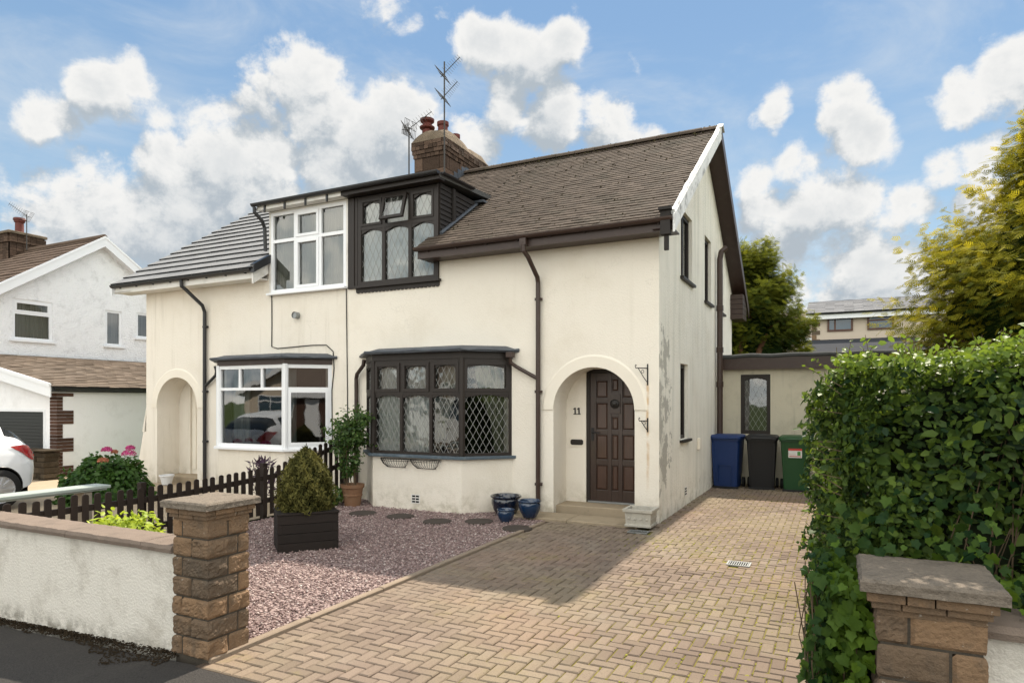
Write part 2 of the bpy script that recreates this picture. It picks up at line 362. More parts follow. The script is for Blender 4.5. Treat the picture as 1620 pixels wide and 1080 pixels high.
pmat('car glass', (0.012, 0.016, 0.020), 0.05, 0.6)
pmat('pale board', (0.33, 0.37, 0.34), 0.5, 0.4, var=0.1, vscale=6)
pmat('brick brown', (0.082, 0.045, 0.032), 0.9, 0.15, tone=0.35, var=0.2, vscale=8, bump=0.4, bscale=40)
pmat('old stone', (0.060, 0.046, 0.031), 0.95, 0.1, tone=0.4, var=0.4, vscale=9, bump=0.8, bscale=30, bdist=0.02)
pmat('shutter black', (0.014, 0.014, 0.014), 0.4, 0.4)
pmat('far wall', (0.56, 0.48, 0.39), 0.9, 0.1, var=0.05)
pmat('far roof', (0.23, 0.23, 0.24), 0.9, 0.12, tone=0.12)
pmat('far dark roof', (0.050, 0.052, 0.058), 0.95, 0.02, var=0.2)
pmat('far brown', (0.16, 0.12, 0.095), 0.8, 0.3, var=0.2)
pmat('mahogany', (0.085, 0.035, 0.02), 0.45, 0.4)
pmat('felt', (0.07, 0.072, 0.072), 0.9, 0.15, var=0.25, vscale=9, bump=0.5, bscale=50)
pmat('bark', (0.085, 0.055, 0.035), 0.95, 0.1, var=0.3, vscale=12, bump=0.8, bscale=30, bdist=0.02)
pmat('red bark', (0.10, 0.052, 0.030), 0.95, 0.1, var=0.3, vscale=10, bump=0.8, bscale=20, bdist=0.03)
pmat('twig', (0.12, 0.085, 0.055), 0.9, 0.1, var=0.2)
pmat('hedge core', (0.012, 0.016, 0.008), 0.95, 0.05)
pmat('conifer core', (0.020, 0.038, 0.010), 0.95, 0.03, var=0.5, vscale=9, bump=1.0, bscale=12, bdist=0.2)
pmat('bright moss', (0.20, 0.19, 0.035), 0.95, 0.05, tone=0.4)
pmat('pink flower', (0.45, 0.055, 0.19), 0.7, 0.2, tone=0.35)
pmat('faded flower', (0.36, 0.14, 0.08), 0.8, 0.2, tone=0.35)
pmat('purple leaf', (0.045, 0.02, 0.04), 0.6, 0.3, tone=0.3)
pmat('moss strip', (0.040, 0.029, 0.018), 0.95, 0.1, var=0.5, vscale=14, bump=0.9, bscale=60, bdist=0.02)

def leafmat(name, dark, light, trans=0.35, rough=0.45, spec=0.4, tcol=None, stretchmix=0.25):
    m = bpy.data.materials.new(name); m.use_nodes = True
    n = NT(m.node_tree); p = n.n['Principled BSDF']; out = n.n['Material Output']
    at = n.new('ShaderNodeAttribute', {'attribute_name': 'tone'})
    pos = n.new('ShaderNodeNewGeometry').outputs['Position']
    v = n.noise(pos, 3.0, 3)
    f = n.math('ADD', at.outputs['Fac'], n.math('MULTIPLY', n.math('SUBTRACT', v, 0.5), 2 * stretchmix), clamp=True)
    c = n.mixc(f, dark, light)
    n.set(p, 'Base Color', c)
    p.inputs['Roughness'].default_value = rough; p.inputs['Specular IOR Level'].default_value = spec
    t = n.new('ShaderNodeBsdfTranslucent', Color=n.mixc(0.5, c, n.mixc(f, tcol or dark, (min(1, light[0] * 2.2), min(1, light[1] * 2.0), light[2])), 'MIX'))
    mx = n.new('ShaderNodeMixShader'); mx.inputs[0].default_value = trans
    n.l.new(p.outputs[0], mx.inputs[1]); n.l.new(t.outputs[0], mx.inputs[2]); n.l.new(mx.outputs[0], out.inputs[0])
    MATS[name] = m
leafmat('hedge leaf', (0.017, 0.046, 0.016), (0.150, 0.220, 0.030), 0.36, 0.50, 0.20)
leafmat('ivy leaf', (0.011, 0.040, 0.011), (0.12, 0.20, 0.020), 0.35, 0.6, 0.2)
leafmat('gold conifer', (0.022, 0.054, 0.010), (0.43, 0.375, 0.030), 0.38, 0.85, 0.08)
leafmat('green conifer', (0.022, 0.046, 0.012), (0.23, 0.24, 0.024), 0.40, 0.85, 0.08)
leafmat('dwarf conifer', (0.026, 0.034, 0.012), (0.15, 0.138, 0.042), 0.25, 0.85, 0.08)
leafmat('climber leaf', (0.03, 0.075, 0.018), (0.10, 0.165, 0.030), 0.35, 0.45, 0.4)
leafmat('hydrangea leaf', (0.022, 0.065, 0.014), (0.075, 0.15, 0.022), 0.35, 0.5, 0.35)
leafmat('lime leaf', (0.15, 0.24, 0.03), (0.42, 0.50, 0.06), 0.4, 0.5, 0.3)
leafmat('grey leaf', (0.08, 0.10, 0.06), (0.22, 0.25, 0.16), 0.3, 0.6, 0.2)

def glassmat(name, ior=1.75, wav=0.0, wscale=4.0, tint=(0.72, 0.75, 0.74)):
    m = bpy.data.materials.new(name); m.use_nodes = True
    n = NT(m.node_tree); n.n.remove(n.n['Principled BSDF']); out = n.n['Material Output']
    pos = n.new('ShaderNodeNewGeometry').outputs['Position']
    b = n.new('ShaderNodeBump', Strength=0.6, Distance=wav, Height=n.noise(pos, wscale, 2.0, 0.45))
    g = n.new('ShaderNodeBsdfGlossy', Roughness=0.02, Color=(0.95, 0.96, 0.96)); n.set(g, 'Normal', b)
    t = n.new('ShaderNodeBsdfTransparent', Color=tint)
    fr = n.new('ShaderNodeFresnel', IOR=ior)
    mx = n.new('ShaderNodeMixShader'); n.l.new(fr.outputs[0], mx.inputs[0])
    n.l.new(t.outputs[0], mx.inputs[1]); n.l.new(g.outputs[0], mx.inputs[2]); n.l.new(mx.outputs[0], out.inputs[0])
    MATS[name] = m
glassmat('glass', 2.1, 0.004, 1.6)
glassmat('old glass', 1.9, 0.016, 2.6)
pmat('far glass', (0.045, 0.075, 0.105), 0.08, 0.8)

# ------------------------------------------------------------------ mesh helpers
class MB:
    def __init__(s): s.v = []; s.f = []; s.t = []; s.m = []; s.tone = 0.5; s.mat = 0
    def poly(s, pts, tone=None):
        i = len(s.v); s.v += [tuple(p) for p in pts]
        s.f.append(tuple(range(i, i + len(pts)))); s.t.append(s.tone if tone is None else tone); s.m.append(s.mat)
    def faces(s, pts, fs):
        i = len(s.v); s.v += [tuple(p) for p in pts]
        for f in fs: s.f.append(tuple(a + i for a in f)); s.t.append(s.tone); s.m.append(s.mat)
    def hexa(s, p):      # p: 8 points, bottom 0-3, top 4-7
        s.faces(p, [(3, 2, 1, 0), (4, 5, 6, 7), (0, 1, 5, 4), (1, 2, 6, 5), (2, 3, 7, 6), (3, 0, 4, 7)])
    def box(s, x0, x1, y0, y1, z0, z1):
        x0, x1 = min(x0, x1), max(x0, x1); y0, y1 = min(y0, y1), max(y0, y1); z0, z1 = min(z0, z1), max(z0, z1)
        s.hexa([(x0, y0, z0), (x1, y0, z0), (x1, y1, z0), (x0, y1, z0), (x0, y0, z1), (x1, y0, z1), (x1, y1, z1), (x0, y1, z1)])
    def bbox(s, x0, x1, y0, y1, z0, z1, b):   # box with chamfered upper edges
        s.faces([(x0, y0, z0), (x1, y0, z0), (x1, y1, z0), (x0, y1, z0),
                 (x0, y0, z1 - b), (x1, y0, z1 - b), (x1, y1, z1 - b), (x0, y1, z1 - b),
                 (x0 + b, y0 + b, z1), (x1 - b, y0 + b, z1), (x1 - b, y1 - b, z1), (x0 + b, y1 - b, z1)],
                [(0, 1, 5, 4), (1, 2, 6, 5), (2, 3, 7, 6), (3, 0, 4, 7), (4, 5, 9, 8), (5, 6, 10, 9), (6, 7, 11, 10), (7, 4, 8, 11), (8, 9, 10, 11), (3, 2, 1, 0)])
    def obox(s, o, u, w, n, lu, lw, ln):      # oriented box from corner o
        o = Vector(o); u = Vector(u) * lu; w = Vector(w) * lw; n = Vector(n) * ln
        s.hexa([o, o + u, o + u + n, o + n, o + w, o + u + w, o + u + n + w, o + n + w])
    def prism(s, pts, ext):
        ext = Vector(ext); a = [Vector(p) for p in pts]; b = [p + ext for p in a]; k = len(a)
        s.faces(a + b, [tuple(range(k - 1, -1, -1)), tuple(range(k, 2 * k))] + [(i, (i + 1) % k, (i + 1) % k + k, i + k) for i in range(k)])
    def tube(s, path, r, n=8, cap=True):
        P = [Vector(p) for p in path]; k = len(P)
        rr = r if isinstance(r, (list, tuple)) else [r] * k
        base = len(s.v); prev = None
        for i, p in enumerate(P):
            d = (P[min(i + 1, k - 1)] - P[max(i - 1, 0)])
            d = d.normalized() if d.length > 1e-9 else Vector((0, 0, 1))
            if prev is None:
                a = d.orthogonal().normalized()
            else:
                a = prev - d * prev.dot(d); a = a.normalized() if a.length > 1e-6 else d.orthogonal().normalized()
            prev = a; b = d.cross(a)
            for j in range(n):
                t = 2 * math.pi * j / n
                s.v.append(tuple(p + (a * math.cos(t) + b * math.sin(t)) * rr[i]))
        for i in range(k - 1):
            for j in range(n):
                q = base + i * n
                s.f.append((q + j, q + (j + 1) % n, q + n + (j + 1) % n, q + n + j)); s.t.append(s.tone); s.m.append(s.mat)
        if cap:
            s.f.append(tuple(base + j for j in range(n - 1, -1, -1))); s.t.append(s.tone); s.m.append(s.mat)
            s.f.append(tuple(base + (k - 1) * n + j for j in range(n))); s.t.append(s.tone); s.m.append(s.mat)
    def lathe(s, c, prof, n=28, axis='z'):
        c = Vector(c); base = len(s.v); k = len(prof)
        for (r, h) in prof:
            for j in range(n):
                t = 2 * math.pi * j / n
                if axis == 'z': q = (r * math.cos(t), r * math.sin(t), h)
                elif axis == 'x': q = (h, r * math.cos(t), r * math.sin(t))
                else: q = (r * math.cos(t), h, r * math.sin(t))
                s.v.append(tuple(c + Vector(q)))
        for i in range(k - 1):
            for j in range(n):
                q = base + i * n
                s.f.append((q + j, q + (j + 1) % n, q + n + (j + 1) % n, q + n + j)); s.t.append(s.tone); s.m.append(s.mat)
        for e in (0, k - 1):
            if prof[e][0] > 1e-5:
                s.f.append(tuple(base + e * n + j for j in range(n))); s.t.append(s.tone); s.m.append(s.mat)
    def build(s, name, mat, parent=None, smooth=False, bevel=0.0, recalc=True, segs=2):
        me = bpy.data.meshes.new(name)
        me.from_pydata(s.v, [], s.f)
        mats = mat if isinstance(mat, (list, tuple)) else [mat]
        for m in mats: me.materials.append(MATS[m])
        if len(mats) > 1: me.polygons.foreach_set('material_index', s.m)
        at = me.attributes.new('tone', 'FLOAT', 'FACE'); at.data.foreach_set('value', s.t)
        if recalc or bevel:
            bm = bmesh.new(); bm.from_mesh(me)
            if recalc: bmesh.ops.recalc_face_normals(bm, faces=bm.faces)
            if bevel:
                es = [e for e in bm.edges if len(e.link_faces) == 2 and e.calc_face_angle(0) > 0.6]
                bmesh.ops.bevel(bm, geom=es, offset=bevel, segments=segs, affect='EDGES', profile=0.6, clamp_overlap=True)
            bm.to_mesh(me); bm.free()
        if smooth:
            me.polygons.foreach_set('use_smooth', [True] * len(me.polygons))
            try: me.set_sharp_from_angle(angle=R(40))
            except Exception: pass
        return link(name, me, parent)

def link(name, me, parent=None):
    o = bpy.data.objects.new(name, me); COL.objects.link(o)
    if parent is not None:
        o.parent = parent
        if parent.type == 'EMPTY' and not parent.get('_local'):
            o.matrix_parent_inverse = parent.matrix_basis.inverted()
    return o
def tag(o, label, cat, group=None):
    o['label'] = label; o['category'] = cat
    if group: o['group'] = group
    return o
def thing(name, label, cat, loc, rz=0.0, group=None, local=False):
    o = bpy.data.objects.new(name, None); COL.objects.link(o)
    o.location = loc; o.rotation_euler = (0, 0, rz); o.empty_display_size = 0.2
    if local: LOCAL.add(o.name)
    return tag(o, label, cat, group)
LOCAL = set()
_link0 = link
def link(name, me, parent=None):
    o = bpy.data.objects.new(name, me); COL.objects.link(o)
    if parent is not None:
        o.parent = parent
        if parent.type == 'EMPTY' and parent.name not in LOCAL:
            o.matrix_parent_inverse = parent.matrix_basis.inverted()
    return o
def structure(o, kind='structure'):
    o['kind'] = kind; return o
def dup(root, loc, rz, label, group=None):
    r = root.copy(); COL.objects.link(r); r.location = loc; r.rotation_euler = (0, 0, rz); r['label'] = label
    if group: r['group'] = group
    for ch in list(root.children):
        c = ch.copy(); COL.objects.link(c); c.parent = r
        for g in list(ch.children):
            d = g.copy(); COL.objects.link(d); d.parent = c
    return r

def fast_mesh(name, verts, faces, tones, mat, parent=None, smooth=False):
    """verts (n,3), faces (m,k) numpy arrays"""
    me = bpy.data.meshes.new(name)
    m, k = faces.shape
    me.vertices.add(len(verts)); me.vertices.foreach_set('co', np.asarray(verts, np.float32).ravel())
    me.loops.add(m * k); me.loops.foreach_set('vertex_index', faces.astype(np.int32).ravel())
    me.polygons.add(m); me.polygons.foreach_set('loop_start', np.arange(0, m * k, k, dtype=np.int32))
    try: me.polygons.foreach_set('loop_total', np.full(m, k, np.int32))
    except Exception: pass
    me.update(calc_edges=True)
    me.materials.append(MATS[mat])
    at = me.attributes.new('tone', 'FLOAT', 'FACE'); at.data.foreach_set('value', np.clip(np.asarray(tones, np.float32), 0, 1))
    if smooth: me.polygons.foreach_set('use_smooth', [True] * m)
    me.validate()
    return link(name, me, parent)

def norm(a): return a / np.maximum(np.linalg.norm(a, axis=-1, keepdims=True), 1e-9)
OVAL = (np.array([(0, 0, 0), (.28, .30, .05), (.22, .72, .04), (0, 1, -.06), (-.22, .72, .04), (-.28, .30, .05), (0, .5, -.03)]),
        np.array([(0, 1, 2, 6), (6, 2, 3, 3), (0, 6, 4, 5), (6, 3, 4, 4)]))
OVAL = (np.array([(0, 0, 0), (.30, .32, .06), (.22, .74, .03), (0, 1, -.07), (-.22, .74, .03), (-.30, .32, .06), (0, .45, -.02)]),
        np.array([(0, 1, 6), (1, 2, 6), (2, 3, 6), (3, 4, 6), (4, 5, 6), (5, 0, 6)]))
_iv = [(0, 0), (.22, -.10), (.44, .04), (.38, .26), (.52, .46), (.27, .62), (0, .95), (-.27, .62), (-.52, .46), (-.38, .26), (-.44, .04), (-.22, -.10)]
IVY = (np.array([(x, y, .22 * abs(x) - .16 * y * y) for x, y in _iv] + [(0, .32, -.02)]),
       np.array([(i, (i + 1) % 12, 12) for i in range(12)]))
LANCE = (np.array([(0, 0, 0), (.13, .35, .03), (0, 1, -.12), (-.13, .35, .03)]), np.array([(0, 1, 2), (0, 2, 3)]))
def _spray():
    vs, fs = [], []
    def blade(x0, y0, x1, y1, w, z=0.0):
        dx, dy = x1 - x0, y1 - y0; L = math.hypot(dx, dy); nx, ny = -dy / L * w, dx / L * w
        i = len(vs)
        vs.extend([(x0, y0, 0), ((x0 + x1) / 2 + nx, (y0 + y1) / 2 + ny, z * .5), (x1, y1, z), ((x0 + x1) / 2 - nx, (y0 + y1) / 2 - ny, z * .5)])
        fs.extend([(i, i + 1, i + 2), (i, i + 2, i + 3)])
    blade(0, 0, 0, 1, .034, -.06)
    for t in (.10, .30, .50, .70):
        l = .55 * (1 - t * .62)
        for sg in (-1, 1):
            blade(0, t, sg * l * .66, t + l * .80, .048, -.05)
    return np.array(vs), np.array(fs)
SPRAY = _spray()

def scatter(name, pos, out, size, tone, mat, parent, shape=OVAL, axis=None, spread=0.7, facejit=0.1):
    """leaves at pos; out = the way the leaf surface faces; axis = the way the blade points"""
    N = len(pos); T, Fc = shape
    out = norm(out + rng.normal(0, spread, (N, 3)))
    if axis is None: axis = rng.normal(0, 1, (N, 3))
    ax = axis - out * np.sum(axis * out, 1, keepdims=True); ax = norm(ax)
    sd_ = np.cross(ax, out)
    size = np.broadcast_to(np.asarray(size, float), (N,))[:, None, None]
    V = pos[:, None, :] + size * (T[None, :, 0:1] * sd_[:, None, :] + T[None, :, 1:2] * ax[:, None, :] + T[None, :, 2:3] * out[:, None, :])
    k = len(T)
    FF = Fc[None] + (np.arange(N) * k)[:, None, None]
    tn = np.repeat(tone, len(Fc)) + rng.normal(0, facejit * .2, N * len(Fc))
    return fast_mesh(name, V.reshape(-1, 3), FF.reshape(-1, Fc.shape[1]), tn, mat, parent)

def nz(v, sc=1.0): return mnoise.noise(Vector(v) * sc)

# ================================================================== THE SETTING
def sheet(name, pts, mat):
    mb = MB(); mb.poly(pts); return structure(mb.build(name, mat, recalc=False))

sheet('ground', [(-400, -400, -.45), (400, -400, -.45), (400, 600, -.45), (-400, 600, -.45)], 'grass ground')
def streetz(x): return -.012 - .042 * min(6.0, max(0, -3.75 - x))
def strip(name, y0, y1, mat, dz=0.0, x0=-45, x1=30, step=.75, drop=0.0):
    mb = MB(); xs = [x0]
    while xs[-1] < x1 - 1e-6: xs.append(min(x1, xs[-1] + step))
    for a, b in zip(xs[:-1], xs[1:]):
        mb.poly([(a, y0, streetz(a) + dz - drop), (b, y0, streetz(b) + dz - drop), (b, y1, streetz(b) + dz), (a, y1, streetz(a) + dz)])
    return structure(mb.build(name, mat, recalc=False))
strip('pavement', -1.2, 2.92, 'asphalt')
mbk = MB()
for i in range(82):
    x = -45 + i * .915; z = streetz(x)
    mbk.bbox(x, x + .905, -1.36, -1.202, z - .25, z + .004, .012)
structure(mbk.build('kerb', 'concrete'))
strip('road', -8.0, -1.36, 'asphalt', dz=-.11)
sheet('far_pavement', [(-45, -10, -.30), (30, -10, -.30), (30, -8.0, -.30), (-45, -8.0, -.30)], 'concrete')
sheet('back_garden', [(-40, 16.3, -.06), (30, 16.3, -.06), (30, 30, -.06), (-40, 30, -.06)], 'grass ground')
sheet('side_garden', [(-.10, 3.0, -.05), (14, 3.0, -.05), (14, 16.3, -.05), (-.10, 16.3, -.05)], 'soil')

# driveway: joint bed and every block laid in herringbone
sheet('driveway_joints', [(-3.72, 2.90, -.011), (-.02, 2.90, -.011), (-.02, 14.4, -.011), (-3.72, 14.4, -.011)], 'joint sand')
blk = MB(); bs = .0885
def drive_ok(x0, x1, y0, y1):
    cx, cy = (x0 + x1) / 2, (y0 + y1) / 2
    if x0 < -3.66 or x1 > -.02 or y0 < 2.90 or y1 > 14.38: return False
    if cx < -2.22 and cy > 8.62: return False
    if abs(cx + .92) < .13 and abs(cy - 7.22) < .11: return False
    if abs(cx + 2.32) < .14 and abs(cy - 8.42) < .10: return False
    return True
ox, oy = -3.66, 2.90
for i in range(-1, 44):
    for j in range(-1, 132):
        c = (i - j) % 4
        if c == 0: x0, x1, y0, y1 = i, i + 2, j, j + 1
        elif c == 3: x0, x1, y0, y1 = i, i + 1, j, j + 2
        else: continue
        g = .0036
        X0, X1, Y0, Y1 = ox + x0 * bs + g, ox + x1 * bs - g, oy + y0 * bs + g, oy + y1 * bs - g
        X0 = max(X0, -3.655); Y0 = max(Y0, 2.905)
        if X1 - X0 < .03 or Y1 - Y0 < .03 or not drive_ok(X0, X1, Y0, Y1): continue
        dz = random.gauss(0, .0016) + .006 * nz((X0, Y0, 3), .9); dz = max(-.0055, dz)
        blk.tone = min(1, max(0, random.gauss(.5, .18)))
        blk.bbox(X0, X1, Y0, Y1, -.05, dz, .007)
        tx, ty = random.gauss(0, .014), random.gauss(0, .014)
        for q in range(len(blk.v) - 8, len(blk.v)):
            vx_, vy_, vz_ = blk.v[q]; blk.v[q] = (vx_, vy_, vz_ + (vx_ - (X0 + X1) / 2) * tx + (vy_ - (Y0 + Y1) / 2) * ty)
o = blk.build('driveway', 'paving block', recalc=False); structure(o)
# edging between gravel and blocks
ed = MB(); y = 2.98
while y < 8.0:
    ed.tone = random.random(); ed.bbox(-3.735, -3.668, y, y + .905, -.08, .022 + random.gauss(0, .003), .008); y += .915
structure(ed.build('edging_kerb', 'edging'))

sheet('gravel_bed', [(-7.46, 3.20, -.008), (-3.735, 3.20, -.008), (-3.735, 9.2, -.008), (-7.46, 9.2, -.008)], 'gravel bed')
# loose stones
def gravel():
    N = 34000
    x = rng.uniform(-7.44, -3.745, N); y = 3.22 + (9.1 - 3.22) * rng.random(N) ** 1.12
    keep = np.ones(N, bool)
    keep &= ~((y > 8.66) & (x > -4.40)); keep &= ~((y > 8.60) & (x > -6.8) & (x < -5.1))
    keep &= ~((x < -3.66) & (x > -4.05) & (y < 3.30)); keep &= ~((x > -3.80) & (y > 8.0) & (y > 8.66))
    x, y = x[keep], y[keep]; N = len(x)
    r = rng.uniform(.009, .019, N); z = rng.uniform(-.004, .010, N)
    T = np.array([(1, 0, 0), (0, 1, 0), (-1, 0, 0), (0, -1, 0), (.15, .1, .75), (-.1, 0, -.6)])
    V = T[None] * r[:, None, None] * rng.uniform(.55, 1.25, (N, 6, 1)) * np.stack([rng.uniform(.8, 1.4, N), rng.uniform(.7, 1.1, N), rng.uniform(.6, 1, N)], 1)[:, None, :]
    a = rng.uniform(0, 6.28, N); b = rng.uniform(-.7, .7, N)
    ca, sa, cb, sb = np.cos(a)[:, None], np.sin(a)[:, None], np.cos(b)[:, None], np.sin(b)[:, None]
    X, Y, Z = V[..., 0], V[..., 1], V[..., 2]
    Y, Z = Y * cb - Z * sb, Y * sb + Z * cb
    X, Y = X * ca - Y * sa, X * sa + Y * ca
    V = np.stack([X + x[:, None], Y + y[:, None], Z + z[:, None]], -1)
    Fc = np.array([(0, 1, 4), (1, 2, 4), (2, 3, 4), (3, 0, 4), (1, 0, 5), (2, 1, 5), (3, 2, 5), (0, 3, 5)])
    FF = (Fc[None] + (np.arange(N) * 6)[:, None, None]).reshape(-1, 3)
    tone = np.repeat(rng.beta(1.6, 2.2, N), 8)
    o = fast_mesh('gravel', V.reshape(-1, 3), FF, tone, 'pebble'); o['kind'] = 'stuff'
gravel()
def joint_moss():
    n = 900; x = -.05 - np.abs(rng.normal(0, .75, n)); y = rng.uniform(3.0, 9.5, n)
    m = 420; x = np.concatenate([x, rng.normal(-1.75, .42, m)]); y = np.concatenate([y, rng.normal(7.75, .42, m)])
    ok = (x > -3.5) & (x < -.03) & (y > 2.95) & ~((x < -2.2) & (y > 8.5)); x, y = x[ok], y[ok]
    ax_ = rng.random(len(x)) < .5                      # pull every tuft onto the nearest joint line
    x = np.where(ax_, np.round((x + 3.66) / bs) * bs - 3.66 + rng.normal(0, .002, len(x)), x)
    y = np.where(~ax_, np.round((y - 2.90) / bs) * bs + 2.90 + rng.normal(0, .002, len(x)), y)
    N = len(x); r = rng.uniform(.004, .010, N); el = rng.uniform(1, 2.6, N)
    T = np.array([(1, 0, 0), (0, 1, 0), (-1, 0, 0), (0, -1, 0), (.1, .1, .7), (0, 0, -.5)])
    V = T[None] * r[:, None, None] * rng.uniform(.6, 1.2, (N, 6, 1))
    V[..., 0] *= np.where(ax_, 1, el)[:, None]; V[..., 1] *= np.where(ax_, el, 1)[:, None]
    V += np.stack([x, y, np.full(N, -.003)], 1)[:, None, :]
    Fc = np.array([(0, 1, 4), (1, 2, 4), (2, 3, 4), (3, 0, 4)])
    FF = (Fc[None] + (np.arange(N) * 6)[:, None, None]).reshape(-1, 3)
    o = fast_mesh('moss', V.reshape(-1, 3), FF, np.repeat(rng.random(N), 4), 'bright moss'); o['kind'] = 'stuff'
joint_moss()
# flags and step in front of the arch
fl = MB()
fl.bbox(-4.38, -3.42, 8.64, 9.16, -.1, .035, .01); fl.bbox(-3.41, -2.40, 8.64, 9.16, -.1, .032, .01)
structure(fl.build('doorstep_flags', 'sandstone step'))
# next door's front garden and drive
sheet('garden_path', [(-16.4, 3.2, -.02), (-7.64, 3.2, -.02), (-7.64, 9.3, -.02), (-16.4, 9.3, -.02)], 'tan paving')
sheet('neighbour_drive', [(-26, 2.9, -.03), (-16.4, 2.9, -.03), (-16.4, 16, -.03), (-26, 16, -.03)], 'concrete')
# damp moss and soil caught along the foot of the street wall
def moss_strip():
    N = 5200; x = -3.98 - rng.random(N) * 3.6
    wd = .035 + .035 * np.abs(np.sin(x * 5.3)) + .03 * np.abs(np.sin(x * 13.1)) + .24 * np.exp(-((x + 4.36) / .40) ** 2) * (.75 + .25 * np.sin(x * 17))
    y = 2.995 - wd * rng.random(N) ** 2.0
    zz = np.array([streetz(float(q)) for q in x]) + .004 + .03 * np.clip(1 - (2.995 - y) / .10, 0, 1) * rng.random(N)
    r = rng.uniform(.004, .012, N)
    T = np.array([(1, 0, 0), (0, 1, 0), (-1, 0, 0), (0, -1, 0), (.1, .1, .55), (0, 0, -.4)])
    V = T[None] * r[:, None, None] * rng.uniform(.5, 1.3, (N, 6, 1)) + np.stack([x, y, zz], 1)[:, None, :]
    Fc = np.array([(0, 1, 4), (1, 2, 4), (2, 3, 4), (3, 0, 4), (1, 0, 5), (2, 1, 5), (3, 2, 5), (0, 3, 5)])
    FF = (Fc[None] + (np.arange(N) * 6)[:, None, None]).reshape(-1, 3)
    o = fast_mesh('moss', V.reshape(-1, 3), FF, np.repeat(rng.random(N), 8), 'moss strip'); o['kind'] = 'stuff'
moss_strip()

# ================================================================== WINDOWS
class Pan:
    def __init__(s, O, U, N): s.O = Vector(O); s.U = Vector(U).normalized(); s.N = Vector(N).normalized(); s.Z = Vector((0, 0, 1))
    def p(s, u, z, n=0): return s.O + s.U * u + s.Z * z + s.N * n
    def bar(s, mb, u0, u1, z0, z1, n0, n1): mb.obox(s.p(u0, z0, n0), s.U, s.Z, s.N, u1 - u0, z1 - z0, n1 - n0)

def lead_lines(mb, P, u0, u1, z0, z1, dw, dh, n, w=.0052):
    m = dh / dw
    for sg in (1, -1):
        c = -3.0 * abs(m) * (u1 - u0)
        k0 = -int((abs(m) * (u1 - u0) + (z1 - z0)) / dh) - 2
        for k in range(k0, -k0 + 1):
            # z = zm + sg*m*(u-um) + k*dh
            um, zm = (u0 + u1) / 2, (z0 + z1) / 2
            lo, hi = u0, u1
            za, zb = z0, z1
            ua, ub = (za - zm - k * dh) / (sg * m) + um, (zb - zm - k * dh) / (sg * m) + um
            lo, hi = max(lo, min(ua, ub)), min(hi, max(ua, ub))
            if hi - lo < .012: continue
            A = P.p(lo, zm + sg * m * (lo - um) + k * dh, n); B = P.p(hi, zm + sg * m * (hi - um) + k * dh, n)
            d = (B - A); L = d.length; d = d / L; s_ = P.N.cross(d)
            mb.obox(A - s_ * w / 2, d, s_, P.N, L, w, .003 if sg == 1 else .0042)

